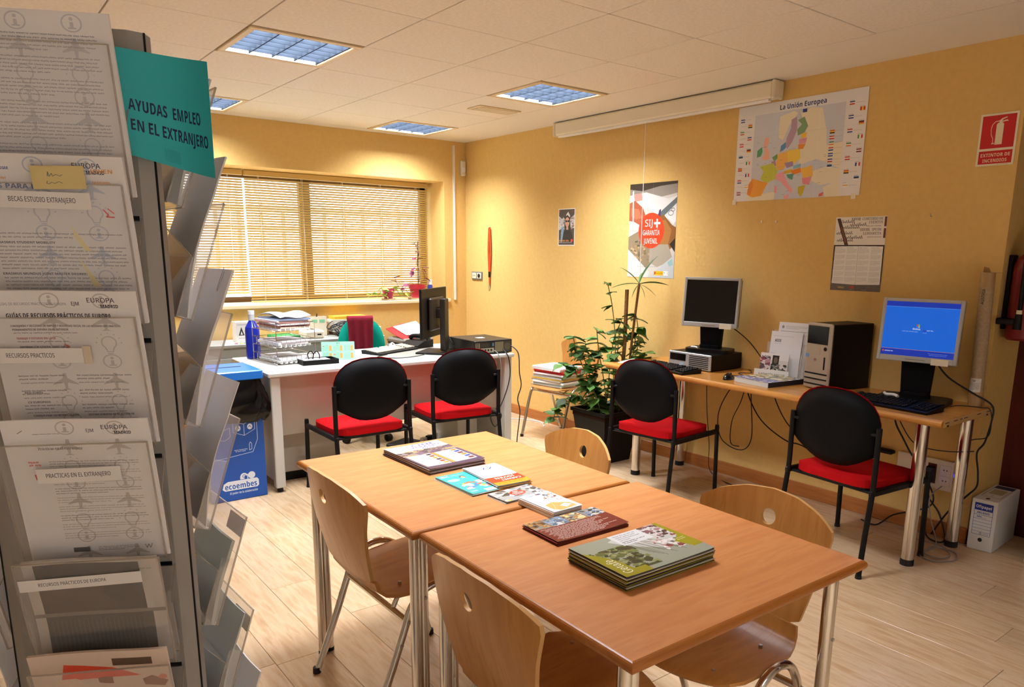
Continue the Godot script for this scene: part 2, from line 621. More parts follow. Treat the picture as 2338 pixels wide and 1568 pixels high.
	for i in 5:
		var m := tri_mat(pl, V(3.2, 3.0, 0.42), 0.24, 0.5, true, V(0.37 * i, 0, 0.23 * i))
		m.albedo_color = [Color(1, 1, 1), Color(0.97, 0.96, 0.95), Color(1.0, 0.985, 0.97), Color(0.95, 0.94, 0.92), Color(0.985, 0.97, 0.95)][i]
		M.planks.append(m)
	M.joint = mat(K("8d6c48"), 0.7)
	M.acrylic = clear(K("f6f5f4"), 0.07, 0.03)
	M.acrylic_edge = clear(K("b9aea0"), 0.5, 0.2)
	M.glass = clear(K("f2f8f8"), 0.06, 0.02)
	M.blue_glass = clear(K("1a2fd0"), 0.55, 0.1)
	M.slat = mat(K("dcbf7c"), 0.5, 0, 0.3)
	M.slat.backlight_enabled = true
	M.slat.backlight = K("4a3a1a")
	M.glow = mat(K("ffffff"), 0.5)
	M.glow.emission_enabled = true
	M.glow.emission = K("e8f2ff")
	M.glow.emission_energy_multiplier = 3.0
	M.led = mat(K("1030ff"), 0.4)
	M.led.emission_enabled = true
	M.led.emission = K("1c3cff")
	M.led.emission_energy_multiplier = 3.0

func ceiling_light(x: float, z: float, label: String, power: float):
	var t := thing("ceiling_light", label, "ceiling light", V(x, CEIL, z))
	var b := B.new()
	for s in [-1, 1]:
		b.span(V(-0.288, -0.006, s * 0.27 - 0.018), V(0.288, 0.012, s * 0.27 + 0.018), 0.004)
		b.span(V(s * 0.27 - 0.018, -0.006, -0.252), V(s * 0.27 + 0.018, 0.012, 0.252), 0.004)
	put("frame", b, M.trim_beige, t)
	b = B.new()
	b.span(V(-0.288, 0.115, -0.288), V(0.288, 0.125, 0.288))
	for s in [-1, 1]:
		b.span(V(-0.288, 0.012, s * 0.284 - 0.004), V(0.288, 0.115, s * 0.284 + 0.004))
		b.span(V(s * 0.284 - 0.004, 0.012, -0.28), V(s * 0.284 + 0.004, 0.115, 0.28))
	put("housing", b, M.white, t)
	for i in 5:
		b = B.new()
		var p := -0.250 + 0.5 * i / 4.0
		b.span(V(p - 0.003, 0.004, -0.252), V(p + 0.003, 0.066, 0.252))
		put("louvre_blade", b, M.louvre_darkened, t)
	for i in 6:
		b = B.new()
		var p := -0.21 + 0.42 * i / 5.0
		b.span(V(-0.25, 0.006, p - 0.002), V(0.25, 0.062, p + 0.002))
		put("louvre_blade", b, M.louvre_darkened, t)
	for i in 4:
		b = B.new()
		var p := -0.1905 + 0.127 * i
		b.cyl(V(p, 0.092, -0.27), V(p, 0.092, 0.27), 0.013, -1, 10)
		put("lamp_tube", b, M.glow, t)
	var a := AreaLight3D.new()
	a.name = "lamp_light"
	a.area_size = Vector2(0.5, 0.5)
	a.light_color = Color(0.95, 0.965, 1.0)
	a.light_energy = power
	a.shadow_enabled = true
	t.add_child(a)
	a.position = V(0, 0.074, 0)
	a.rotation_degrees = V(-90, 0, 0)
	a.set("area_range", 20.0)

func structure():
	# floor of laminate planks running along z
	var f := bare("floor")
	var b := B.new()
	b.span(V(-2.6, -0.12, -6.9), V(4.8, -0.006, 2.2))
	put("subfloor", b, M.joint, f)
	var pm := B.new()
	pm.box(V(0, -0.004, 0), V(0.1925, 0.008, 1.282), 0.0006)
	var pmesh := pm.mesh()
	var r := RandomNumberGenerator.new()
	r.seed = 5
	var edge := B.new()
	for i in 38:
		var x := -2.5 + 0.097 + i * 0.194
		if x > 4.72: break
		var z := 2.0 + r.randf() * 1.28
		while z > -6.5:
			var zc := z - 0.642
			# planks far outside the photograph join one base layer
			if x < -0.75 or zc > 0.3 or (x > 4.2 and zc < -2.2) or zc < -6.9 or (x < 0.0 and zc < -3.2):
				edge.box(V(x, -0.004, clampf(zc, -6.2, 1.35)), V(0.1925, 0.008, 1.282))
			else:
				var o := put("plank", pmesh, M.planks[r.randi() % 5], f)
				o.position = V(x, 0, zc)
			z -= 1.284
	var eo := put("plank_field", edge, M.planks[0], f)
	eo.set_meta("kind", "stuff")
	# walls
	var H := CEIL + 0.2
	b = B.new()
	b.span(V(XW, -0.05, -6.86), V(4.49, H, -1.525))
	struct("wall_right", b, M.wall)
	b = B.new()
	b.span(V(4.49, -0.05, -1.8), V(4.69, H, 2.2))
	struct("wall_alcove", b, M.maroon_wood)
	b = B.new()
	b.span(V(-2.7, -0.05, -6.86), V(-2.5, H, 2.2))
	struct("wall_left", b, M.wall_white)
	b = B.new()
	b.span(V(-2.7, -0.05, 2.0), V(4.69, H, 2.2))
	struct("wall_front", b, M.wall_white)
	b = B.new()
	b.span(V(-2.7, -0.05, -6.86), V(XW, 1.03, ZW))
	b.span(V(-2.7, 2.163, -6.86), V(XW, H, ZW))
	b.span(V(3.895, 1.03, -6.86), V(XW, 2.163, ZW))
	b.span(V(-2.7, 1.03, -6.86), V(1.15, 2.163, ZW))
	struct("wall_back", b, M.wall)
	# ceiling: plaster margins round a field of square tiles
	var c := bare("ceiling")
	b = B.new()
	b.span(V(-2.7, CEIL + 0.16, -6.86), V(4.69, CEIL + 0.3, 2.2))
	put("slab", b, M.ceiling, c)
	var xs := []
	for i in 11: xs.append(3.62 - 0.585 * (10 - i))
	var zs := [-6.30, -5.72, -5.11, -4.46, -3.85, -3.24, -2.63, -2.02, -1.41, -0.80, -0.19, 0.42, 1.03, 1.64]
	b = B.new()
	b.span(V(-2.7, CEIL, -6.5), V(4.69, CEIL + 0.02, zs[0]))
	b.span(V(-2.7, CEIL, zs[13]), V(4.69, CEIL + 0.02, 2.1))
	b.span(V(xs[10], CEIL, zs[0]), V(4.69, CEIL + 0.02, zs[13]))
	b.span(V(-2.7, CEIL, zs[0]), V(xs[0], CEIL + 0.02, zs[13]))
	put("margin", b, M.ceiling, c)
	var lit := {"9,0": 1, "6,0": 1, "9,3": 1, "6,3": 1, "3,12": 1, "6,12": 1, "6,6": 1}
	for i in 10:
		for j in 13:
			if lit.has("%d,%d" % [i, j]): continue
			b = B.new()
			b.span(V(xs[i] + 0.003, CEIL, zs[j] + 0.003), V(xs[i + 1] - 0.003, CEIL + 0.015, zs[j + 1] - 0.003), 0.002)
			put("tile", b, M.tile, c)
	b = B.new()
	for i in 10:
		for j in 13:
			if lit.has("%d,%d" % [i, j]): continue
			b.span(V(xs[i], CEIL + 0.016, zs[j]), V(xs[i + 1], CEIL + 0.02, zs[j + 1]))
	put("grid_backing", b, M.cream, c)
	# skirting along the right wall
	b = B.new()
	b.span(V(XW - 0.013, 0, ZW), V(XW, 0.088, -1.512), 0.003)
	b.span(V(XW - 0.013, 0, -1.525), V(4.49, 0.088, -1.512), 0.003)
	struct("baseboard_right", b, M.base_wood)
	b = B.new()
	b.span(V(-2.5, 0, ZW), V(XW - 0.013, 0.088, ZW + 0.013), 0.003)
	struct("baseboard_back", b, M.base_wood)

func window():
	var w := bare("window_1")
	var x0 := 1.15
	var x1 := 3.895
	var b := B.new()
	# frame behind the blinds: outer frame and three mullions
	b.span(V(x0, 1.03, -6.86), V(x1, 1.09, -6.81), 0.004)
	b.span(V(x0, 2.10, -6.86), V(x1, 2.163, -6.81), 0.004)
	b.span(V(x1 - 0.06, 1.03, -6.86), V(x1, 2.163, -6.81), 0.004)
	b.span(V(x0, 1.03, -6.86), V(x0 + 0.06, 2.163, -6.81), 0.004)
	b.span(V(2.60, 1.03, -6.86), V(2.70, 2.163, -6.80), 0.004)
	b.span(V(1.55, 1.03, -6.86), V(1.63, 2.163, -6.80), 0.004)
	put("frame", b, mat(K("7a5b33"), 0.5), w)
	for p in [[x0 + 0.06, 1.55], [1.63, 2.60], [2.70, x1 - 0.06]]:
		b = B.new()
		b.span(V(p[0], 1.09, -6.838), V(p[1], 2.10, -6.834))
		put("pane", b, M.glass, w)
	b = B.new()
	b.span(V(x0 - 0.02, 1.03, -6.81), V(x1, 1.045, -6.44))
	b.span(V(x0 - 0.03, 1.012, -6.46), V(x1 + 0.05, 1.045, -6.415), 0.006)
	put("sill", b, mat(K("e8d3ab"), 0.35), w)
	# window grille outside: upright flat bars and two rails
	var g := bare("trim_1")
	for i in 16:
		b = B.new()
		var x := 1.2 + i * 0.21
		b.span(V(x - 0.018, 0.9, -7.45), V(x + 0.018, 1.93, -7.43))
		put("bar", b, M.white, g)
	for y in [1.70, 1.88]:
		b = B.new()
		b.span(V(1.0, y - 0.02, -7.43), V(4.6, y + 0.02, -7.41))
		put("rail", b, M.white, g)
	# two venetian blinds
	var sm := B.new()
	var tl := deg_to_rad(24)
	blind(1.17, 2.085, "cream venetian blind half hidden behind the leaflet tower", 1.13)
	blind(2.10, 3.865, "wide cream venetian blind filling the right of the window", 1.05)

func blind(x0: float, x1: float, label: String, low: float):
	var w := x1 - x0
	var cx := (x0 + x1) / 2.0
	var zc := -6.735
	var t := thing("venetian_blind", label, "blind", V(cx, 0, zc))
	var b := B.new()
	b.span(V(-w / 2, 2.115, -0.02), V(w / 2, 2.16, 0.02), 0.003)
	put("head_rail", b, M.slat, t)
	b = B.new()
	b.span(V(-w / 2, low - 0.008, -0.013), V(w / 2, low + 0.008, 0.013), 0.002)
	put("bottom_rail", b, M.slat, t)
	b = B.new()
	# one slat: a shallow bow across its width, tipped towards the room
	var rows := []
	for s in 2:
		var row := []
		for k in 5:
			var u := -0.0125 + 0.025 * k / 4.0
			row.append(V((s * 2 - 1) * w / 2, 0.0015 * (1.0 - pow(u / 0.0125, 2)), u))
		rows.append(row)
	b.sheet(rows, 0.0003)
	var sm := b.mesh()
	var n := int((2.108 - low - 0.02) / 0.0215)
	for i in n:
		var o := put("slat", sm, M.slat, t)
		o.position = V(0, low + 0.024 + i * 0.0215, 0)
		o.rotation.x = deg_to_rad(-38)
	for k in int(w / 0.5) + 2:
		var x := -w / 2 + 0.12 + k * (w - 0.24) / (int(w / 0.5) + 1)
		b = B.new()
		b.cyl(V(x, low, 0.014), V(x, 2.12, 0.014), 0.0016, -1, 6, false)
		b.cyl(V(x, low, -0.014), V(x, 2.12, -0.014), 0.0012, -1, 6, false)
		put("cord", b, M.white, t)

func on_right_wall(called: String, a: Art, label: String, cat: String, z0: float, z1: float, y0: float, y1: float, rough := 0.5, gap := 0.002) -> Node3D:
	var t := thing(called, label, cat, V(XW - gap, y0, (z0 + z1) / 2.0), -PI / 2)
	put("sheet", card(z1 - z0, y1 - y0, 0.0008), printed(a, rough), t)
	return t

func wall_things():
	sij_poster()
	portrait_poster()
	europe_map()
	contest_poster()
	extinguisher_sign()
	# projection screen casing under the ceiling
	var t := thing("projection_screen", "long cream projection screen casing mounted under the ceiling", "projection screen", V(XW - 0.062, 2.478, -3.91))
	var b := B.new()
	b.span(V(-0.045, -0.045, -1.03), V(0.045, 0.055, 1.03), 0.012)
	put("casing", b, M.cream, t)
	for s in [-1, 1]:
		b = B.new()
		b.span(V(-0.05, -0.05, s * 1.038 - 0.012), V(0.05, 0.058, s * 1.038 + 0.012), 0.008)
		put("end_cap", b, M.cream, t)
	b = B.new()
	b.span(V(-0.03, -0.062, -1.0), V(0.0, -0.045, 1.0), 0.003)
	put("slat_bar", b, M.white, t)
	b = B.new()
	b.cyl(V(-0.02, -0.06, -0.03), V(-0.02, -1.12, -0.03), 0.0022, -1, 6)
	put("pull_cord", b, M.white, t)
	b = B.new()
	b.cyl(V(-0.02, -1.17, -0.03), V(-0.02, -1.12, -0.03), 0.006, 0.003, 8)
	put("pull_handle", b, M.white, t)
	# white cable conduit in the corner of the window wall
	b = B.new()
	b.span(V(-0.011, 0, 0), V(0.011, 1.475, 0.013), 0.002)
	single("cable_conduit", b, M.white, "thin white vertical cable conduit on the wall right of window", "conduit", V(4.003, 1.03, ZW))
	# small alarm sounder high in the corner
	t = thing("alarm_sensor", "small beige sensor box high in the room corner", "sensor", V(4.098, 2.228, ZW))
	b = B.new()
	b.span(V(-0.028, 0, 0), V(0.028, 0.14, 0.035), 0.008)
	put("housing", b, M.cream, t)
	b = B.new()
	b.span(V(-0.02, 0.035, 0.034), V(0.02, 0.075, 0.037), 0.001)
	put("lens", b, M.white, t)
	# double socket
	t = thing("wall_socket", "grey double wall socket beside the hanging orange lanyard", "wall socket", V(XW, 1.235, -6.234), -PI / 2)
	b = B.new()
	b.span(V(-0.09, 0, 0), V(0.09, 0.078, 0.011), 0.003)
	put("plate", b, M.grey_panel, t)
	b = B.new()
	b.span(V(-0.078, 0.012, 0.010), V(-0.008, 0.066, 0.014), 0.002)
	put("insert", b, M.cream, t)
	b = B.new()
	b.span(V(0.008, 0.012, 0.010), V(0.078, 0.066, 0.014), 0.002)
	put("insert", b, M.cream, t)
	b = B.new()
	b.cyl(V(0.043, 0.039, 0.012), V(0.043, 0.039, 0.0155), 0.021, -1, 20)
	put("outlet", b, M.black, t)
	for s in [-1, 1]:
		b = B.new()
		b.cyl(V(-0.043 + s * 0.012, 0.039, 0.013), V(-0.043 + s * 0.012, 0.039, 0.0152), 0.005, -1, 8)
		put("outlet", b, M.black, t)
	# lanyard on a nail
	t = thing("lanyard", "orange lanyard hanging on the yellow wall", "lanyard", V(XW - 0.012, 1.735, -6.012), -PI / 2)
	for s in [-1, 1]:
		b = B.new()
		var rows := []
		for i in 13:
			var y := -0.42 * i / 12.0
			var x: float = s * (0.005 + 0.014 * sin(PI * i / 12.0))
			rows.append([V(x - 0.012, y, 0.001 * s), V(x + 0.012, y, 0.001 * s + 0.002)])
		b.sheet(rows, 0.001)
		put("strap", b, M.orange, t)
	b = B.new()
	b.span(V(-0.012, -0.47, -0.004), V(0.012, -0.415, 0.006), 0.003)
	put("buckle", b, M.black, t)
	b = B.new()
	b.span(V(-0.01, -0.53, -0.002), V(0.01, -0.47, 0.001), 0.001)
	put("strap", b, M.orange, t)
	b = B.new()
	b.tube(curve([V(0, -0.53, 0), V(-0.01, -0.56, 0), V(-0.002, -0.60, 0), V(0.012, -0.57, 0), V(0.002, -0.53, 0)], 5), 0.0018, 6)
	put("clasp", b, M.black, t)
	b = B.new()
	b.cyl(V(0, -0.003, -0.012), V(0, -0.003, 0.008), 0.003, -1, 8)
	put("nail", b, M.steel, t)
	# hook and fixing plugs in the bare plaster
	for p in [[1.713, -2.96, "left of the two small pale wall plugs under the map"], [1.711, -2.853, "right of the two small pale wall plugs under the map"]]:
		b = B.new()
		b.cyl(V(0, 0, -0.002), V(0, 0, 0.006), 0.007, -1, 10)
		single("wall_plug", b, M.cream, p[2], "wall plug", V(XW, p[0], p[1]), -PI / 2)
	b = B.new()
	b.tube([V(0, 0.0, -0.004), V(0, 0.0, 0.014), V(0, 0.006, 0.018), V(0, 0.014, 0.018)], 0.0028, 6)
	single("wall_hook", b, M.steel, "small steel hook screwed into the bare wall right of the contest poster", "hook", V(XW, 1.715, -1.903), -PI / 2)
	# pale grille in the ceiling
	t = thing("ceiling_vent", "beige air grille set in the ceiling beside the square light", "vent", V(3.365, CEIL, -4.83))
	b = B.new()
	b.span(V(-0.185, -0.008, -0.088), V(0.185, 0.0, 0.088), 0.003)
	put("frame", b, M.trim_beige, t)
	for i in 5:
		b = B.new()
		b.span(V(-0.165, -0.013, -0.066 + i * 0.03), V(0.165, -0.007, -0.052 + i * 0.03), 0.002)
		put("slat", b, M.cream, t)

func sij_poster():
	var a := Art.new(512, 744, K("c9c4bb"), 3)
	# out-of-focus photograph of hands and papers
	a.rect(0, 0, 512, 60, K("3a3128"))
	a.poly([0, 40, 140, 60, 330, 30, 512, 20, 512, 90, 300, 120, 120, 90, 0, 110], K("8f887d"))
	a.poly([0, 90, 180, 70, 420, 130, 512, 110, 512, 260, 380, 300, 210, 190, 60, 210, 0, 260], K("d7d5d0"))
	a.poly([40, 80, 130, 75, 150, 130, 60, 140], K("c98f80"))
	a.poly([310, 250, 512, 120, 512, 165, 330, 300], K("5e6a6c"))
	a.poly([410, 260, 512, 190, 512, 300, 480, 330], K("dfe0dd"))
	a.ring(455, 240, 26, 18, 4, K("4b4f50"))
	a.ring(475, 215, 18, 12, 4, K("4b4f50"))
	a.poly([0, 150, 60, 130, 150, 190, 190, 260, 130, 330, 60, 300, 0, 290], K("a9573a"))
	a.poly([20, 190, 110, 200, 140, 270, 70, 280, 20, 250], K("c2704f"))
	a.poly([300, 270, 380, 250, 470, 330, 512, 350, 512, 470, 420, 560, 330, 520, 300, 430], K("8a5a2c"))
	a.poly([330, 300, 400, 290, 470, 370, 440, 480, 360, 500], K("a8713a"))
	a.poly([0, 420, 150, 360, 330, 560, 210, 680, 0, 560], K("8d7c62"))
	a.blotch(60, [K("a5835a"), K("6d6048"), K("b99f78"), K("57503f")], 30, 440, 300, 620, 6, 22)
	a.poly([240, 480, 440, 480, 500, 600, 330, 660, 240, 620], K("a59a88"))
	a.poly([300, 700, 512, 560, 512, 744, 240, 744], K("bcc0bf"))
	a.poly([0, 520, 250, 700, 230, 744, 0, 744], K("dad6cc"))
	a.poly([440, 620, 490, 590, 500, 640, 460, 650], K("8fb9b6"))
	a.poly([455, 480, 512, 430, 512, 540], K("2c211a"))
	a.poly([30, 60, 45, 50, 52, 300, 42, 320], K("efe9df"))
	a.poly([330, 215, 350, 205, 345, 260, 320, 275], K("4d2f63"))
	# red disc
	a.ell(252, 372, 140, 140, K("e0401c"))
	var wc := K("fbf6f2")
	a.text(178, 338, "SIJ", 74, wc, "sans", 96)
	a.rect(280, 306, 68, 17, wc); a.rect(305, 281, 17, 68, wc)
	a.text(158, 408, "GARANTÍA", 56, wc, "sans", 190)
	a.text(176, 474, "JUVENIL", 56, wc, "sans", 154)
	a.words(110, 655, 210, 4, K("4b4640"))
	a.rect(300, 690, 100, 34, K("f0b418")); a.rect(306, 696, 14, 20, K("b5452a")); a.words(326, 704, 66, 5, K("8a6412"))
	a.rect(402, 690, 50, 34, K("f2f2ee")); a.words(406, 700, 30, 5, K("444444")); a.rect(440, 696, 8, 20, K("d8c83a"))
	for x in [256]: a.rect(x, 0, 2, 744, K("ffffff", 0.25))
	a.rect(0, 372, 512, 2, K("5a5048", 0.35))
	on_right_wall("poster", a, "tall photo poster with a red disc reading SIJ+ GARANTÍA JUVENIL", "poster", -4.152, -3.682, 1.331, 2.012, 0.35)

func portrait_poster():
	var a := Art.new(256, 360, K("eee9e2"), 5)
	a.rect(10, 8, 236, 342, K("4d473f"))
	a.poly([10, 70, 60, 100, 80, 80, 110, 150, 130, 60, 170, 110, 246, 60, 246, 190, 10, 190], K("c8c9c9"))
	a.poly([120, 60, 150, 30, 180, 70, 175, 90, 125, 90], K("e2e0dc"))
	a.blotch(40, [K("b9bfc6"), K("8d8f93"), K("d9d6d0"), K("a97c66")], 12, 90, 110, 250, 5, 16)
	a.blotch(20, [K("c9a48e"), K("6d5f56"), K("b58c78")], 190, 80, 244, 200, 6, 16)
	a.poly([50, 180, 90, 170, 70, 320, 40, 320], K("7fa3c4"))
	# person in dark top and sunglasses, plain flat shapes
	a.poly([100, 90, 140, 60, 180, 90, 192, 220, 176, 240, 110, 240, 96, 170], K("33291f"))
	a.ell(138, 130, 33, 46, K("d9a98c"))
	a.poly([126, 165, 154, 165, 158, 215, 122, 215], K("cf9d82"))
	a.poly([60, 330, 84, 220, 122, 204, 160, 204, 210, 230, 240, 330], K("2a2723"))
	a.ell(124, 122, 15, 11, K("241d1b")); a.ell(156, 122, 14, 11, K("241d1b"))
	a.line(138, 120, 144, 120, 3, K("241d1b"))
	a.ring(140, 150, 12, 6, 3, K("b04a4a"), 0.2, PI - 0.2, 8)
	a.rect(14, 12, 14, 24, K("c2401f")); a.words(196, 24, 44, 6, K("cf4a2a"))
	a.words(16, 302, 150, 12, K("e0951f")); a.rect(196, 296, 30, 24, K("d8502a"))
	a.words(16, 322, 210, 6, K("e8e4de"))
	on_right_wall("poster", a, "small white-bordered poster of a person in sunglasses", "poster", -4.995, -4.78, 1.562, 1.865, 0.5)

func europe_map():
	var a := Art.new(1200, 840, K("cfd3dd"), 8)
	a.rect(0, 0, 1200, 90, K("e6e6e8"))
	a.rect(0, 80, 175, 760, K("e9e7e6"))
	a.rect(1020, 80, 180, 760, K("e9e7e6"))
	# neighbouring land
	var land := K("ebe2c8")
	a.poly([620, 120, 720, 90, 820, 110, 870, 300, 880, 420, 1020, 400, 1020, 620, 900, 560, 800, 520, 640, 560, 640, 420, 690, 300], land)
	a.poly([430, 130, 560, 100, 600, 120, 520, 220, 470, 330, 430, 310, 420, 240], land)
	a.poly([760, 620, 900, 590, 1020, 620, 1020, 720, 860, 740, 770, 700], land)
	a.poly([140, 800, 430, 770, 420, 840, 140, 840], land)
	a.poly([880, 760, 1020, 700, 1020, 840, 900, 840], land)
	# member states
	a.poly([540, 170, 590, 150, 600, 260, 560, 360, 520, 410, 500, 390, 505, 320, 540, 240], K("b79ab0"))
	a.poly([600, 180, 660, 160, 700, 240, 670, 290, 610, 310, 600, 260, 640, 220], K("7fa37a"))
	a.poly([290, 300, 330, 290, 330, 350, 310, 370, 345, 430, 350, 480, 300, 490, 270, 470, 300, 430, 285, 370], K("f2b39a"))
	a.poly([220, 400, 265, 370, 275, 410, 260, 450, 220, 460], K("4f9a6c"))
	a.poly([455, 380, 500, 350, 505, 400, 480, 420, 450, 430], K("5b8fc4"))
	a.poly([430, 450, 520, 430, 530, 520, 500, 580, 440, 590, 415, 540], K("f0b95a"))
	a.poly([520, 425, 640, 420, 650, 500, 600, 540, 530, 520], K("f2cf52"))
	a.poly([375, 470, 425, 445, 430, 480, 400, 510], K("76a266"))
	a.poly([370, 510, 410, 500, 420, 545, 390, 560], K("b58aa8"))
	a.poly([260, 540, 390, 520, 440, 590, 425, 660, 330, 690, 270, 650, 300, 590], K("c8cc4a"))
	a.poly([180, 640, 350, 690, 320, 740, 290, 800, 200, 810, 150, 790], K("f2a93a"))
	a.poly([150, 690, 185, 650, 200, 700, 175, 790, 140, 780], K("e8913a"))
	a.poly([420, 620, 500, 600, 510, 640, 560, 720, 600, 760, 590, 800, 540, 750, 470, 680, 430, 670], K("f0a9b0"))
	a.poly([520, 810, 570, 800, 560, 840, 515, 835], K("f0a9b0"))
	a.poly([420, 720, 445, 720, 445, 780, 420, 780], K("f0a9b0"))
	a.poly([500, 530, 580, 520, 590, 560, 530, 575], K("a890b4"))
	a.poly([590, 560, 660, 545, 660, 575, 590, 590], K("8cc0d8"))
	a.poly([500, 600, 580, 585, 590, 615, 510, 625], K("e2b93a"))
	a.poly([570, 600, 660, 580, 670, 620, 590, 640], K("e8872f"))
	a.poly([660, 590, 770, 570, 780, 660, 690, 670], K("f2c052"))
	a.poly([680, 670, 770, 665, 750, 730, 690, 720], K("e88f98"))
	a.poly([650, 740, 720, 730, 700, 800, 680, 830, 650, 790], K("c9b83a"))
	a.poly([530, 630, 600, 625, 590, 680, 545, 660], K("5f9e82"))
	a.poly([640, 300, 690, 290, 690, 330, 645, 340], K("f0c63a"))
	a.poly([625, 340, 700, 335, 690, 380, 630, 385], K("e2a0b0"))
	a.poly([620, 385, 690, 385, 670, 425, 625, 425], K("e8933a"))
	a.poly([850, 810, 890, 800, 880, 830, 845, 835], K("d86a5a"))
	for i in 34: a.words(a.r.randf_range(210, 880), a.r.randf_range(320, 800), 26, 3, K("6a6458"))
	# flags down both sides with a caption line each
	var fl := [["2b3f8f", "ffffff", "2b3f8f"], ["d9532c", "f2c52c", "2a2a2a"], ["4f8f4a", "ffffff", "c8452e"], ["2d3f86", "f2f2f2", "cf3a2e"], ["cf3a2e", "ffffff", "cf3a2e"], ["232323", "c93a28", "eabf3a"], ["3a6fb4", "232323", "f2f2f2"], ["2f8a4a", "f2f2f2", "e87f3a"], ["d33e2c", "f0c23a", "d33e2c"], ["2e3f8a", "f2f2f2", "cf3a2e"], ["c93a2e", "f2f2f2", "2e3f8a"], ["f2f2f2", "e8b34a", "f2f2f2"], ["8a2a30", "f2f2f2", "8a2a30"]]
	for i in 13:
		var x := 28 if i % 2 == 0 else 108
		var y := 108 + i * 54
		flag(a, x, y, fl[i], i in [7, 9])
		a.words(x + (46 if i % 2 == 0 else -72), y + 6, 60, 3, K("9a9aa0"))
		a.words(x, y - 9, 34, 4, K("555560"))
		var x2 := 1050 if i % 2 == 0 else 1140
		flag(a, x2, y - 14, fl[(i * 5 + 3) % 13], (i % 4) == 1)
		a.words(x2, y - 23, 40, 4, K("555560"))
		if i % 2 == 0: a.words(x2 + 50, y, 70, 3, K("9a9aa0"))
	for i in 7:
		flag(a, 900, 300 + i * 46, fl[(i * 3 + 1) % 13], false)
		a.words(945, 306 + i * 46, 70, 3, K("9a9aa0"))
	a.rect(640, 96, 40, 28, K("243a86"))
	a.text(415, 74, "La Unión Europea", 58, K("1d2f6e"), "sansb", 440)
	for x in [400, 800]: a.rect(x, 0, 2, 840, K("ffffff", 0.35))
	for y in [280, 560]: a.rect(0, y, 1200, 2, K("8a8f9c", 0.25))
	var t := on_right_wall("wall_map", a, "large map of Europe with national flags titled La Unión Europea", "map", -3.19, -2.318, 1.845, 2.425, 0.45, 0.004)
	t.rotation.x = 0.0
	for p in [[-0.43, 0.0], [0.40, 0.0]]:
		var b := B.new()
		b.span(V(p[0] - 0.014, -0.02, -0.0008), V(p[0] + 0.014, 0.012, 0.0012))
		put("tape", b, M.cream, t)

func flag(a: Art, x: float, y: float, c: Array, upright: bool):
	for k in 3:
		if upright: a.rect(x + k * 14, y, 14, 28, K(c[k]))
		else: a.rect(x, y + k * 9, 42, 10, K(c[k]))

func contest_poster():
	var a := Art.new(384, 520, K("e9e4da"), 9)
	var ink := K("3b3330")
	# handwriting strokes and a pen
	for l in [[20, 40], [60, 80], [10, 120], [110, 62], [90, 150], [20, 170]]:
		var x: float = l[0]
		for k in 9:
			a.path([x, l[1], x + 6, l[1] - 12 - (k % 3) * 5, x + 10, l[1] + 2, x + 14, l[1] - 6], 2.5, ink)
			x += 14
	a.poly([8, 10, 34, 8, 112, 196, 84, 200], K("4a2a20"))
	a.poly([40, 70, 52, 66, 96, 176, 84, 180], K("7a4a3a"))
	a.poly([84, 200, 112, 196, 110, 216], K("2c2220"))
	a.text(118, 24, "XXVIII", 24, ink, "serifb", 74)
	a.text(200, 24, "CONCURSO DE", 24, ink, "serif", 158)
	a.text(252, 48, "CUENTOS", 24, ink, "serif", 106)
	a.words(236, 62, 120, 5, K("7a706a"))
	a.text(190, 98, "XXVIIII.", 24, ink, "serifb", 80)
	a.text(278, 98, "IPUIN", 24, ink, "serif", 74)
	a.text(214, 124, "LEHIAKETA", 24, ink, "serif", 140)
	a.words(250, 138, 104, 5, K("7a706a"))
	a.rect(366, 4, 16, 66, K("6b3220")); a.rect(366, 82, 16, 66, K("6b3220"))
	# open book over a dark desk
	a.rect(0, 196, 384, 324, K("3a332d"))
	a.rect(0, 452, 384, 68, K("6a6055"))
	a.poly([12, 206, 190, 204, 190, 476, 8, 470], K("f0efec"))
	a.poly([194, 204, 374, 206, 376, 470, 194, 476], K("f0efec"))
	a.rect(190, 204, 4, 272, K("c3c0bb"))
	for cx in [18, 106, 200, 290]:
		a.words(cx, 214, 60, 4, K("6a6a6a"))
		for k in 6: a.para(cx, 226 + k * 40, 78, 6, 5.5, 2.6, K("a4a4a4"))
	a.rect(60, 492, 48, 12, K("c9a63a")); a.words(62, 495, 44, 5, K("4d6b8c"))
	a.ell(170, 494, 14, 10, K("b5352a")); a.words(154, 508, 34, 4, K("d9d4cc"))
	a.poly([250, 504, 262, 484, 274, 504], K("49557a")); a.words(246, 508, 34, 4, K("d9d4cc"))
	on_right_wall("poster", a, "poster of an open book and pen, titled CONCURSO DE CUENTOS", "poster", -2.447, -2.14, 1.307, 1.725, 0.45)

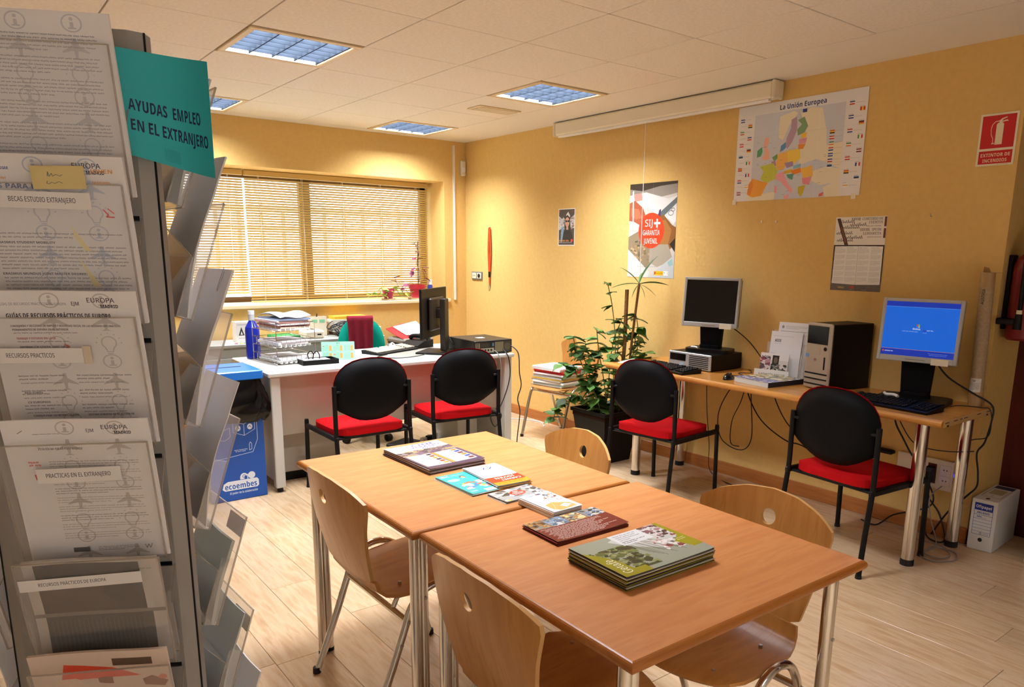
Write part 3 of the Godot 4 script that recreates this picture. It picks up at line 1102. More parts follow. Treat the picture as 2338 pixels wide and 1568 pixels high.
func extinguisher_sign():
	var a := Art.new(420, 600, K("e9e2c6"), 2)
	var red := K("c4121a")
	var wc := K("e9e0bd")
	a.rect(24, 24, 372, 376, red)
	a.rect(24, 428, 372, 150, red)
	# cylinder, valve and hose
	a.poly([186, 130, 200, 112, 252, 112, 266, 130, 266, 360, 186, 360], wc)
	a.rect(212, 84, 28, 34, wc)
	a.poly([210, 92, 236, 66, 290, 50, 296, 60, 250, 78, 240, 96], wc)
	a.poly([236, 96, 300, 84, 312, 104, 290, 100, 244, 108], wc)
	a.path([214, 92, 170, 96, 140, 130, 130, 180, 136, 240, 160, 290, 162, 340], 8, wc)
	a.rect(150, 338, 30, 14, wc)
	a.ctext(210, 496, "EXTINTOR DE", 54, wc, "sansb", 336)
	a.ctext(210, 560, "INCENDIOS", 54, wc, "sansb", 276)
	a.words(240, 586, 120, 5, K("a05a50"))
	var t := thing("safety_sign", "red and cream sign reading EXTINTOR DE INCENDIOS", "sign", V(XW - 0.0035, 1.951, -1.629), -PI / 2)
	put("plate", card(0.172, 0.246, 0.003), printed(a, 0.3), t)

func rounded(w: float, d: float, r: float, n := 5) -> PackedVector2Array:
	var o := PackedVector2Array()
	for q in 4:
		var cx := (w / 2 - r) * (1 if q in [0, 3] else -1)
		var cy := (d / 2 - r) * (1 if q in [0, 1] else -1)
		for k in n + 1:
			var t := PI / 2 * (q + float(k) / n)
			o.append(Vector2(cx + r * cos(t), cy + r * sin(t)))
	return o

# slab lying in xz with its top at y = 0
func slab(b: B, o: PackedVector2Array, th: float):
	var keep := b.xf
	b.xf = keep * Transform3D(Basis(Vector3.RIGHT, PI / 2), Vector3.ZERO)
	b.ext(o, 0, th)
	b.xf = keep

func reading_table(label: String, cx: float, cz: float, w: float, d: float):
	var t := thing("reading_table", label, "table", V(cx, 0, cz), deg_to_rad(-0.9), "reading tables pushed together")
	var top := 0.75
	var b := B.new()
	b.span(V(-w / 2 + 0.008, top - 0.026, -d / 2 + 0.008), V(w / 2 - 0.008, top, d / 2 - 0.008))
	put("table_top", b, M.table_x, t)
	# rounded wooden lipping
	b = B.new()
	var hw := w / 2 - 0.008
	var hd := d / 2 - 0.008
	var c := [V(-hw, 0, -hd), V(hw, 0, -hd), V(hw, 0, hd), V(-hw, 0, hd)]
	var outn := [V(-1, 0, -1), V(1, 0, -1), V(1, 0, 1), V(-1, 0, 1)]
	var prof := []
	for k in 9:
		var u := PI / 2 - PI * k / 8.0
		prof.append([cos(u) * 0.011, top - 0.013 + sin(u) * 0.0128])
	for e in 4:
		var f := (e + 1) % 4
		for k in 8:
			var p0: Array = prof[k]
			var p1: Array = prof[k + 1]
			var a0: Vector3 = c[e] + outn[e] * p0[0]; a0.y = p0[1]
			var a1: Vector3 = c[e] + outn[e] * p1[0]; a1.y = p1[1]
			var b0: Vector3 = c[f] + outn[f] * p0[0]; b0.y = p0[1]
			var b1: Vector3 = c[f] + outn[f] * p1[0]; b1.y = p1[1]
			b.quad(b1, a1, a0, b0)
	put("edge_lipping", b, M.table_edge, t)
	for sx in [-1, 1]:
		for sz in [-1, 1]:
			b = B.new()
			var x: float = sx * (w / 2 - 0.05)
			var z: float = sz * (d / 2 - 0.06)
			for k in [-1, 1]:
				b.cyl(V(x + k * 0.0155, 0.012, z - k * 0.006), V(x + k * 0.0155, top - 0.026, z - k * 0.006), 0.0155, -1, 16)
			var leg := put("leg", b, M.chrome, t)
			b = B.new()
			for k in [-1, 1]:
				b.cyl(V(x + k * 0.0155, 0.0, z - k * 0.006), V(x + k * 0.0155, 0.014, z - k * 0.006), 0.0165, -1, 14)
			put("foot_cap", b, M.rubber, leg)
			b = B.new()
			b.cyl(V(x + 0.0155, 0.52, z + 0.007), V(x + 0.0155, 0.52, z + 0.0125), 0.005, -1, 8)
			put("bolt", b, M.steel, leg)
	b = B.new()
	for s in [-1, 1]:
		b.span(V(-w / 2 + 0.07, top - 0.055, s * (d / 2 - 0.06) - 0.01), V(w / 2 - 0.07, top - 0.026, s * (d / 2 - 0.06) + 0.01), 0.003)
	put("under_rail", b, M.steel, t)

func tables():
	reading_table("far beech-topped reading table with a chrome leg at each corner", 1.336, -2.146, 0.82, 0.878)
	reading_table("near beech-topped reading table carrying the thick magazine pile", 1.342, -1.282, 0.822, 0.822)

# plywood shell chair on a chrome frame; sits facing -z
func back_z(x: float, y: float) -> float:
	var t := clampf((y - 0.47) / 0.35, 0, 1)
	return 0.218 + 0.085 * t - 0.045 * pow(absf(x) / 0.215, 2.0) * (0.35 + 0.65 * t) + 0.01 * sin(t * PI)

func shell_chair(label: String) -> Node3D:
	var t := thing("shell_chair", label, "chair", V(0, 0, 0), 0, "plywood chairs at the reading tables")
	# backrest: rings from the hand hole out to the rim
	var n := 64
	var rim := PackedVector2Array()
	var key := [[-0.165, 0.475], [-0.182, 0.56], [-0.202, 0.66], [-0.218, 0.72], [-0.224, 0.75], [-0.216, 0.763], [-0.16, 0.793], [-0.085, 0.814], [0.0, 0.821], [0.085, 0.814], [0.16, 0.793], [0.216, 0.763], [0.224, 0.75], [0.218, 0.72], [0.202, 0.66], [0.182, 0.56], [0.165, 0.475], [0.08, 0.475], [0, 0.475], [-0.08, 0.475]]
	var total := 0.0
	var m := key.size()
	for i in m: total += Vector2(key[i][0], key[i][1]).distance_to(Vector2(key[(i + 1) % m][0], key[(i + 1) % m][1]))
	var hole := Vector2(0, 0.737)
	# sample the rim by angle from the hole
	for k in n:
		var ang := TAU * k / n
		var d := Vector2(cos(ang), sin(ang))
		var best := hole
		var far := -1.0
		for i in m:
			var hit = Geometry2D.segment_intersects_segment(hole, hole + d * 2.0, Vector2(key[i][0], key[i][1]), Vector2(key[(i + 1) % m][0], key[(i + 1) % m][1]))
			if hit != null and hole.distance_to(hit) > far:
				far = hole.distance_to(hit); best = hit
		rim.append(best)
	var b := B.new()
	var th := 0.011
	var K8 := 7
	for k in n:
		var l := (k + 1) % n
		var h0 := hole + Vector2(cos(TAU * k / n), sin(TAU * k / n)) * 0.024
		var h1 := hole + Vector2(cos(TAU * l / n), sin(TAU * l / n)) * 0.024
		for q in K8:
			var f0 := float(q) / K8
			var f1 := float(q + 1) / K8
			var a := h0.lerp(rim[k], f0); var c := h1.lerp(rim[l], f0)
			var d := h1.lerp(rim[l], f1); var e := h0.lerp(rim[k], f1)
			var pa := V(a.x, a.y, back_z(a.x, a.y)); var pc := V(c.x, c.y, back_z(c.x, c.y))
			var pd := V(d.x, d.y, back_z(d.x, d.y)); var pe := V(e.x, e.y, back_z(e.x, e.y))
			var o := V(0, 0, th)
			# rear face looks to +z, front face to -z
			b.squad(pa + o, pe + o, pd + o, pc + o, bn(a, 1), bn(e, 1), bn(d, 1), bn(c, 1))
			b.squad(pa, pc, pd, pe, bn(a, -1), bn(c, -1), bn(d, -1), bn(e, -1))
	put("backrest", b, M.ply, t)
	b = B.new()
	for k in n:
		var l := (k + 1) % n
		var o := V(0, 0, th)
		var a := rim[k]; var c := rim[l]
		var pa := V(a.x, a.y, back_z(a.x, a.y)); var pc := V(c.x, c.y, back_z(c.x, c.y))
		b.quad(pa, pc, pc + o, pa + o)
	put("backrest_edge", b, M.ply_edge, t)
	b = B.new()
	for k in n:
		var l := (k + 1) % n
		var o := V(0, 0, th)
		var h0 := hole + Vector2(cos(TAU * k / n), sin(TAU * k / n)) * 0.024
		var h1 := hole + Vector2(cos(TAU * l / n), sin(TAU * l / n)) * 0.024
		var qa := V(h0.x, h0.y, back_z(h0.x, h0.y)); var qc := V(h1.x, h1.y, back_z(h1.x, h1.y))
		b.quad(qc, qa, qa + o, qc + o)
	put("hand_hole_edge", b, M.ply_edge, t)
	# seat with the bend that rises into the backrest
	b = B.new()
	var prof := [[-0.195, 0.432], [-0.172, 0.443], [-0.1, 0.444], [0.0, 0.436], [0.08, 0.428], [0.14, 0.427], [0.18, 0.434], [0.205, 0.45], [0.216, 0.476]]
	var wid := [0.15, 0.185, 0.203, 0.205, 0.2, 0.19, 0.18, 0.171, 0.165]
	var rows := []
	for i in prof.size():
		var row := []
		for j in 11:
			var u := -1.0 + 2.0 * j / 10.0
			var x: float = u * wid[i]
			var y: float = prof[i][1]
			var z: float = prof[i][0]
			if i < 2: z += 0.03 * u * u
			if i > 5: z -= 0.016 * u * u * (i - 5) / 3.0
			row.append(V(x, y, z))
		rows.append(row)
	b.sheet(rows, th)
	put("seat", b, M.ply, t)
	for p in [V(-0.12, 0.437, 0.1), V(0.12, 0.437, 0.1), V(-0.12, 0.447, -0.12), V(0.12, 0.447, -0.12)]:
		b = B.new()
		b.cyl(p - V(0, 0.01, 0), p, 0.006, 0.005, 8)
		put("bolt", b, M.steel, t)
	# side frames: one bent tube each, front leg, arch and rear leg
	for s in [-1, 1]:
		var x: float = s * 0.222
		var arch := [V(x, 0.01, -0.2), V(x, 0.20, -0.152), V(x, 0.33, -0.115), V(x, 0.395, -0.085), V(x, 0.435, -0.035), V(x, 0.447, 0.02), V(x, 0.43, 0.075), V(x, 0.385, 0.115), V(x, 0.32, 0.14), V(x, 0.20, 0.185), V(x, 0.01, 0.262)]
		b = B.new()
		b.tube(curve(arch, 4), 0.0125, 12)
		var fr := put("side_frame", b, M.chrome, t)
		for q in [V(x, 0, -0.203), V(x, 0, 0.266)]:
			b = B.new()
			b.cyl(q, q + V(0, 0.022, 0), 0.0145, 0.0135, 12)
			put("glide", b, M.rubber, fr)
		for q in [V(x + s * 0.0125, 0.345, 0.132), V(x + s * 0.0125, 0.275, 0.158)]:
			b = B.new()
			b.cyl(q - V(s * 0.004, 0, 0), q + V(s * 0.004, 0, 0), 0.006, -1, 8)
			put("bolt", b, M.steel, fr)
	for q in [V(0, 0.345, 0.13), V(0, 0.385, -0.085)]:
		b = B.new()
		b.cyl(q - V(0.222, 0, 0), q + V(0.222, 0, 0), 0.011, -1, 12)
		put("cross_bar", b, M.chrome, t)
	for s in [-1, 1]:
		b = B.new()
		b.tube([V(s * 0.12, 0.345, 0.13), V(s * 0.12, 0.405, 0.1), V(s * 0.12, 0.42, 0.0), V(s * 0.12, 0.385, -0.085)], 0.009, 10)
		put("seat_bracket", b, M.chrome, t)
	return t

func bn(p: Vector2, s: float) -> Vector3:
	var e := 0.004
	var dx := (back_z(p.x + e, p.y) - back_z(p.x - e, p.y)) / (2 * e)
	var dy := (back_z(p.x, p.y + e) - back_z(p.x, p.y - e)) / (2 * e)
	return Vector3(-dx, -dy, 1.0).normalized() * s

func chairs():
	var c := shell_chair("plywood chair pushed under the left side of the far reading table")
	c.position = V(1.162, 0, -2.19)
	c.rotation.y = -PI / 2
	var g := "plywood chairs at the reading tables"
	copy(c, "shell_chair", "plywood chair nearest the camera at the left of the near table", V(1.13, 0, -1.30), -PI / 2 - 0.01, g)
	copy(c, "shell_chair", "plywood chair on the far right side of the far reading table", V(1.61, 0, -2.15), PI / 2 - 0.12, g)
	copy(c, "shell_chair", "plywood chair on the right side of the near reading table", V(1.565, 0, -1.215), PI / 2 + 0.05, g)
	copy(c, "shell_chair", "plywood chair by the wall loaded with a pile of papers", V(3.86, 0, -4.62), PI / 2 + 0.1, "plywood chairs at the reading tables")

# visitor chair: red pads, black shell back, black oval-tube frame; faces -z
func red_chair(label: String) -> Node3D:
	var t := thing("visitor_chair", label, "chair", V(0, 0, 0), 0, "red visitor chairs with black backs")
	# outline of the back shell
	var o := []
	var hw := [[0.498, 0.0], [0.5, 0.045], [0.508, 0.085], [0.526, 0.125], [0.55, 0.165], [0.572, 0.2], [0.595, 0.225], [0.63, 0.229], [0.69, 0.229], [0.735, 0.225], [0.775, 0.211], [0.81, 0.187], [0.837, 0.155], [0.857, 0.113], [0.868, 0.065], [0.872, 0.0]]
	for q in hw: o.append(Vector2(q[1] * 1.06, q[0]))
	for k in range(hw.size() - 2, 0, -1): o.append(Vector2(-hw[k][1] * 1.06, hw[k][0]))
	put("back_shell", puffed(o, 0.205, 0.232, 0.022, 0.006), M.black_matt, t)
	var o2 := []
	for p in o: o2.append(Vector2(p.x * 1.005, p.y + (0.009 if p.y > 0.7 else 0.0)))
	put("back_pad", puffed(o2, 0.205, 0.172, -0.016, 0.006), M.red, t)
	# seat pad
	var s := []
	for k in 44:
		var a := TAU * k / 44.0
		s.append(Vector2(0.228 * signf(cos(a)) * pow(absf(cos(a)), 0.42), 0.222 * signf(sin(a)) * pow(absf(sin(a)), 0.42)))
	var b := B.new()
	var ny := 6
	for k in 44:
		var l := (k + 1) % 44
		for q in ny:
			var f0 := float(q) / ny
			var f1 := float(q + 1) / ny
			b.squad(sp(s[l] * f0), sp(s[k] * f0), sp(s[k] * f1), sp(s[l] * f1), V(0, 1, 0), V(0, 1, 0), spn(s[k], f1), spn(s[l], f1)) if q == 0 else b.squad(sp(s[l] * f0), sp(s[k] * f0), sp(s[k] * f1), sp(s[l] * f1), spn(s[l], f0), spn(s[k], f0), spn(s[k], f1), spn(s[l], f1))
		b.quad(V(s[k].x, 0.42, s[k].y), V(s[l].x, 0.42, s[l].y), sp(s[l]), sp(s[k]))
	put("seat_pad", b, M.red, t)
	b = B.new()
	b.at(0, 0.422, 0)
	slab(b, PackedVector2Array(s), 0.012)
	put("seat_pan", b, M.black, t)
	# frame
	for sx in [-1, 1]:
		b = B.new()
		b.tube(curve([V(sx * 0.243, 0.725, 0.212), V(sx * 0.243, 0.55, 0.212), V(sx * 0.243, 0.42, 0.215), V(sx * 0.246, 0.2, 0.245), V(sx * 0.25, 0.012, 0.268)], 4), 0.0135, 10)
		var rl := put("rear_leg", b, M.black, t)
		b = B.new()
		b.cyl(V(sx * 0.25, 0, 0.268), V(sx * 0.25, 0.016, 0.268), 0.016, 0.015, 10)
		put("glide", b, M.rubber, rl)
		b = B.new()
		b.tube([V(sx * 0.243, 0.435, -0.245), V(sx * 0.245, 0.2, -0.25), V(sx * 0.246, 0.012, -0.255)], 0.0135, 10)
		b.cyl(V(sx * 0.243, 0.43, -0.245), V(sx * 0.243, 0.452, -0.245), 0.0145, 0.012, 10)
		var fl := put("front_leg", b, M.black, t)
		b = B.new()
		b.cyl(V(sx * 0.246, 0, -0.255), V(sx * 0.246, 0.016, -0.255), 0.016, 0.015, 10)
		put("glide", b, M.rubber, fl)
		b = B.new()
		b.span(V(sx * 0.243 - 0.011, 0.395, -0.24), V(sx * 0.243 + 0.011, 0.425, 0.232), 0.005)
		put("side_rail", b, M.black, t)
		b = B.new()
		b.cyl(V(sx * 0.205, 0.69, 0.21), V(sx * 0.243, 0.69, 0.212), 0.008, -1, 8)
		put("back_fixing", b, M.black, t)
	for z in [-0.2, 0.19]:
		b = B.new()
		b.span(V(-0.243, 0.398, z - 0.012), V(0.243, 0.411, z + 0.012), 0.004)
		put("cross_rail", b, M.black, t)
	return t

func sp(p: Vector2) -> Vector3:
	var f := maxf(pow(absf(p.x) / 0.228, 5), pow(absf(p.y) / 0.222, 5))
	return Vector3(p.x, 0.452 + 0.022 * (1.0 - clampf(f, 0, 1)) - (0.012 * pow(clampf((-p.y - 0.1) / 0.12, 0, 1), 2)), p.y)

func spn(p: Vector2, f: float) -> Vector3:
	return Vector3(p.x * pow(f, 5) * 2.4, 0.5, p.y * pow(f, 5) * 2.4).normalized()

# closed curved pad from an outline in xy: rim at z0, middle of the visible face at z1, bowed towards -z at the sides
func puffed(o: Array, z0: float, z1: float, bulge: float, bow: float) -> B:
	var b := B.new()
	var c := Vector2(0, 0.69)
	var n := o.size()
	var q := 6
	var pt := func(i: int, f: float) -> Vector3:
		var p: Vector2 = c.lerp(o[i % n], f)
		var z := lerpf(z1, z0, pow(f, 6.0)) - bow * pow(p.x / 0.2, 2)
		return Vector3(p.x, p.y, z)
	for i in n:
		for k in q:
			var f0 := pow(float(k) / q, 0.6)
			var f1 := pow(float(k + 1) / q, 0.6)
			var a: Vector3 = pt.call(i, f0); var d: Vector3 = pt.call(i, f1)
			var e: Vector3 = pt.call(i + 1, f1); var g: Vector3 = pt.call(i + 1, f0)
			var sgn := 1.0 if z1 > z0 else -1.0
			var nf := func(p: Vector3, f: float) -> Vector3:
				var r := Vector2(p.x, p.y) - c
				var lean := pow(f, 5.0) * 1.6
				var rn := r.normalized() * lean
				return Vector3(rn.x + 0.3 * p.x / 0.2 * sgn * bow / 0.02 * 0.3, rn.y, sgn).normalized()
			if sgn > 0: b.squad(a, d, e, g, nf.call(a, f0), nf.call(d, f1), nf.call(e, f1), nf.call(g, f0))
			else: b.squad(g, e, d, a, nf.call(g, f0), nf.call(e, f1), nf.call(d, f1), nf.call(a, f0))
	return b

func red_chairs():
	var c := red_chair("red visitor chair left of the pair, facing the office desk")
	c.position = V(1.945, 0, -4.28)
	c.rotation.y = 0.0
	var g := "red visitor chairs with black backs"
	copy(c, "visitor_chair", "red visitor chair right of the pair, facing the office desk", V(2.66, 0, -4.325), -0.1, g)
	copy(c, "visitor_chair", "red visitor chair beside the big plant at the computer desk", V(3.46, 0, -3.11), -PI / 2 + 0.1, g)
	copy(c, "visitor_chair", "red visitor chair in front of the lit blue monitor", V(3.545, 0, -1.865), -PI / 2 - 0.1, g)

func office_desk():
	var t := thing("office_desk", "light grey office desk in front of the window", "desk", V(2.379, 0, -4.48), -0.03)
	var b := B.new()
	b.span(V(-0.906, 0.737, -0.82), V(0.906, 0.765, 0.0), 0.006)
	put("desk_top", b, M.desk_grey, t)
	for s in [-1, 1]:
		b = B.new()
		b.span(V(s * 0.862 - 0.03, 0.03, -0.075), V(s * 0.862 + 0.03, 0.737, -0.015), 0.005)
		b.span(V(s * 0.862 - 0.012, 0.05, -0.76), V(s * 0.862 + 0.012, 0.737, -0.075), 0.003)
		b.span(V(s * 0.862 - 0.03, 0.03, -0.80), V(s * 0.862 + 0.03, 0.737, -0.745), 0.005)
		var l := put("leg_panel", b, M.desk_grey, t)
		for z in [-0.045, -0.772]:
			b = B.new()
			b.cyl(V(s * 0.862, 0, z), V(s * 0.862, 0.03, z), 0.018, -1, 10)
			put("foot", b, M.rubber, l)
	b = B.new()
	b.span(V(-0.832, 0.34, -0.14), V(0.832, 0.735, -0.122), 0.002)
	put("modesty_panel", b, M.desk_panel, t)
	var d := thing("drawer_pedestal", "beige drawer pedestal under the left end of the office desk", "drawers", V(1.78, 0, -5.02), -0.03)
	b = B.new()
	b.span(V(-0.21, 0.06, -0.24), V(0.21, 0.60, 0.28), 0.004)
	put("body", b, M.desk_panel, d)
	b = B.new()
	b.span(V(-0.20, 0.0, -0.22), V(0.20, 0.06, 0.265))
	put("plinth", b, M.black, d)
	for i in 3:
		b = B.new()
		b.span(V(-0.205, 0.075 + i * 0.172, -0.258), V(0.205, 0.24 + i * 0.172, -0.24), 0.004)
		var dr := put("drawer", b, M.desk_panel, d)
		b = B.new()
		b.span(V(-0.05, 0.2 + i * 0.172, -0.275), V(0.05, 0.215 + i * 0.172, -0.258), 0.003)
		put("handle", b, M.steel, dr)
	recycling_bin()
	office_chair()
	# low cabinet under the window
	t = thing("low_cabinet", "long low grey cabinet along the wall under the window", "cabinet", V(2.24, 0, -6.235))
	b = B.new()
	b.span(V(-0.78, 0.05, -0.17), V(0.78, 0.737, 0.155), 0.003)
	put("body", b, M.cab_grey, t)
	b = B.new()
	b.span(V(-0.79, 0.737, -0.185), V(0.79, 0.765, 0.175), 0.005)
	put("top", b, M.cab_grey, t)
	b = B.new()
	b.span(V(-0.76, 0.0, -0.15), V(0.76, 0.05, 0.13))
	put("plinth", b, M.black, t)
	for i in 4:
		b = B.new()
		b.span(V(-0.77 + i * 0.387, 0.06, 0.155), V(-0.77 + i * 0.387 + 0.378, 0.655, 0.17), 0.003)
		var dr := put("door", b, M.cab_grey, t)
		b = B.new()
		b.span(V(-0.77 + i * 0.387 + 0.33, 0.5, 0.17), V(-0.77 + i * 0.387 + 0.345, 0.6, 0.182), 0.003)
		put("handle", b, M.steel, dr)

func recycling_bin():
	var a := Art.new(512, 1090, K("0b52b0"), 4)
	var wc := K("dfe9f4")
	a.ring(60, 940 - 200, 10, 10, 2, K("0b52b0"))
	a.path([40, 90, 400, 90, 450, 130, 450, 520, 400, 640, 40, 680], 4, wc)
	# drawn box with two round labels and an open lid
	a.path([230, 330, 330, 360, 430, 320, 430, 420, 330, 470, 230, 430, 230, 330], 4, wc)
	a.path([330, 360, 330, 470], 4, wc)
	a.path([230, 330, 250, 290, 450, 270, 490, 320, 430, 320], 4, wc)
	a.ell(275, 395, 24, 28, wc); a.ell(385, 390, 24, 28, wc)
	a.path([262, 400, 275, 385, 288, 404], 5, K("0b52b0")); a.path([372, 396, 385, 380, 398, 400], 5, K("0b52b0"))
	a.path([40, 380, 150, 400, 200, 380, 200, 470, 150, 500, 40, 480], 4, wc)
	a.words(230, 600, 120, 7, wc); a.words(240, 614, 110, 7, wc)
	a.path([370, 560, 380, 540, 392, 560, 392, 610, 370, 620, 370, 560], 4, wc)
	# leaf mark and name
	a.ell(300, 870, 34, 34, wc); a.ell(372, 866, 34, 34, wc); a.rect(264, 866, 70, 40, K("0b52b0")); a.rect(264, 866, 40, 30, wc)
	a.rect(330, 850, 8, 60, wc)
	a.ring(302, 868, 14, 14, 5, K("0b52b0"))
	a.poly([150, 900, 420, 900, 436, 920, 436, 975, 420, 990, 120, 990, 96, 970, 110, 920], wc)
	a.text(116, 978, "ecoembes", 74, K("0b52b0"), "sansb", 306)
	a.text(160, 1030, "El poder de la colaboración", 30, wc, "sansb", 264)
	var t := thing("recycling_bin", "blue cardboard recycling bin marked ecoembes beside the desk", "bin", V(1.27, 0, -4.71), 0.0)
	var b := B.new()
	b.span(V(-0.165, 0, -0.175), V(0.165, 0.72, 0.175), 0.004)
	put("body", b, M.blue, t)
	b = B.new()
	b.quad(V(-0.163, 0.003, 0.1757), V(0.163, 0.003, 0.1757), V(0.163, 0.698, 0.1757), V(-0.163, 0.698, 0.1757))
	put("printed_front", b, printed(a, 0.4), t)
	# crumpled rim of the black bag
	b = B.new()
	var rows := []
	var r := RandomNumberGenerator.new()
	r.seed = 3
	var nx := 72
	for i in 9:
		var row := []
		for k in nx + 1:
			var q := TAU * (k % nx) / nx
			var px := 0.175 * signf(cos(q)) * pow(absf(cos(q)), 0.25)
			var pz := 0.185 * signf(sin(q)) * pow(absf(sin(q)), 0.25)
			var f: float = 1.0 + [0.0, 0.04, 0.09, 0.13, 0.17, 0.20, 0.21, 0.17, 0.06][i] + 0.07 * (i / 8.0) * sin(k * 2.1 + i * 1.9) * (1 if i < 8 else 0.6) + r.randf_range(-0.015, 0.015) * (1 if i > 0 else 0)
			row.append(V(-px * f, 0.735 - 0.031 * i + 0.012 * sin(k * 0.9) * i / 8.0, pz * f))
		rows.append(row)
	for row in rows: row[nx] = row[0]
	b.sheet(rows)
	put("bag", b, M.bag, t)
	b = B.new()
	b.span(V(-0.178, 0.735, -0.188), V(0.178, 0.79, 0.188), 0.006)
	var lid := put("lid", b, M.blue_lid, t)
	b = B.new()
	b.span(V(-0.11, 0.7895, -0.03), V(0.11, 0.7912, -0.01))
	put("slot", b, M.black, lid)

func office_chair():
	var t := thing("office_chair", "teal office swivel chair with a maroon scarf over its back", "chair", V(2.61, 0, -5.62), 2.75)
	var b := B.new()
	var o := []
	for k in 48:
		var a := TAU * k / 48.0
		o.append(Vector2(0.195 * signf(cos(a)) * pow(absf(cos(a)), 0.6) * (1.0 - 0.12 * maxf(0, sin(a))), 0.69 + 0.255 * signf(sin(a)) * pow(absf(sin(a)), 0.7)))
	put("backrest", puffed(o, 0.2, 0.165, 0, 0.03), M.teal_fabric, t)
	put("back_cover", puffed(o, 0.2, 0.225, 0, 0.03), M.teal_fabric, t)
	b = B.new()
	b.at(0, 0.47, -0.05)
	slab(b, rounded(0.46, 0.44, 0.1), 0.06)
	put("seat", b, M.teal_fabric, t)
	b = B.new()
	b.span(V(-0.03, 0.42, 0.2), V(0.03, 0.60, 0.235), 0.005)
	b.span(V(-0.03, 0.40, -0.05), V(0.03, 0.425, 0.235), 0.005)
	b.cyl(V(0, 0.12, -0.02), V(0, 0.42, -0.02), 0.028, -1, 14)
	put("column", b, M.black, t)
	for s in [-1, 1]:
		b = B.new()
		b.tube(curve([V(s * 0.23, 0.41, 0.0), V(s * 0.29, 0.45, 0.0), V(s * 0.29, 0.66, 0.0)], 5), 0.013, 8)
		b.span(V(s * 0.29 - 0.03, 0.66, -0.14), V(s * 0.29 + 0.03, 0.69, 0.12), 0.012)
		put("armrest", b, M.black, t)
	for k in 5:
		var a := TAU * k / 5.0 + 0.3
		var e := V(cos(a) * 0.28, 0, sin(a) * 0.28)
		b = B.new()
		b.tube([V(0, 0.14, -0.02), e * 0.6 + V(0, 0.11, -0.02), e + V(0, 0.08, -0.02)], 0.018, 8)
		var sp2 := put("star_leg", b, M.black, t)
		b = B.new()
		var ax := V(-sin(a), 0, cos(a))
		b.cyl(e + V(0, 0.028, -0.02) - ax * 0.022, e + V(0, 0.028, -0.02) + ax * 0.022, 0.028, -1, 14)
		put("caster", b, M.black, sp2)
	# scarf with pale leaf print hanging over the back
	var a := Art.new(256, 512, K("7a2230"), 12)
	for i in 60:
		var x := a.r.randf_range(0, 256)
		var y := a.r.randf_range(0, 512)
		var an := a.r.randf_range(0, PI)
		a.poly([x - 16 * cos(an), y - 16 * sin(an), x - 6 * sin(an), y + 6 * cos(an), x + 16 * cos(an), y + 16 * sin(an), x + 6 * sin(an), y - 6 * cos(an)], K(["c08088", "cf9aa0", "a85c68"][i % 3]))
	b = B.new()
	var rows := []
	for i in 25:
		var row := []
		for j in 17:
			var u := j / 16.0
			var x := -0.1 + 0.21 * u
			var s := i / 24.0
			var fold := 0.008 * sin(u * 19.0) * clampf(absf(s - 0.45) * 3.0, 0.2, 1.0)
			var p: Vector3
			if s < 0.36: p = V(x, 0.955 - (0.36 - s) * 0.55, 0.245 + fold)
			elif s < 0.5:
				var q := (s - 0.36) / 0.14 * PI
				p = V(x, 0.957 + 0.012 * sin(q), 0.198 + 0.047 * cos(q) + fold * 0.5)
			else: p = V(x * (1.0 - 0.25 * (s - 0.5)), 0.955 - (s - 0.5) * 0.62, 0.148 - 0.02 * (s - 0.5) + fold)
			row.append(p)
		rows.append(row)
	b.sheet(rows, 0.002)
	var sc := single("scarf", b, printed(a, 0.9, 0.2), "maroon patterned scarf draped over the teal office chair", "scarf", V(2.61, 0, -5.62), 2.75)
	sc.position = V(2.61, 0, -5.62)

func paper_pile(called: String, label: String, cat: String, p: Vector3, w: float, d: float, h: float, yaw: float, cols: Array, sd := 1, bend := 0.0) -> Node3D:
	var t := thing(called, label, cat, p, yaw)
	var r := RandomNumberGenerator.new()
	r.seed = sd
	var n := cols.size()
	for i in n:
		var b := B.new()
		var y0 := h * i / n
		var y1 := h * (i + 1) / n - 0.0004
		var dx := r.randf_range(-0.012, 0.012)
		var dz := r.randf_range(-0.012, 0.012)
		var ya := r.randf_range(-0.06, 0.06)
		b.at(dx, 0, dz, ya)
		if bend > 0 and i == n - 1:
			var rows := []
			for k in 9:
				var z := -d / 2 + d * k / 8.0
				var row := []
				for j in 7:
					var x := -w / 2 + w * j / 6.0
					row.append(V(x, y1 + bend * sin(PI * (k / 8.0)) + 0.3 * bend * sin(j * 1.3), z))
				rows.append(row)
			b.sheet(rows, 0.003)
		else:
			b.span(V(-w / 2, y0, -d / 2), V(w / 2, y1, d / 2), 0.0008)
		put("sheet_bundle", b, cols[i], t)
	return t

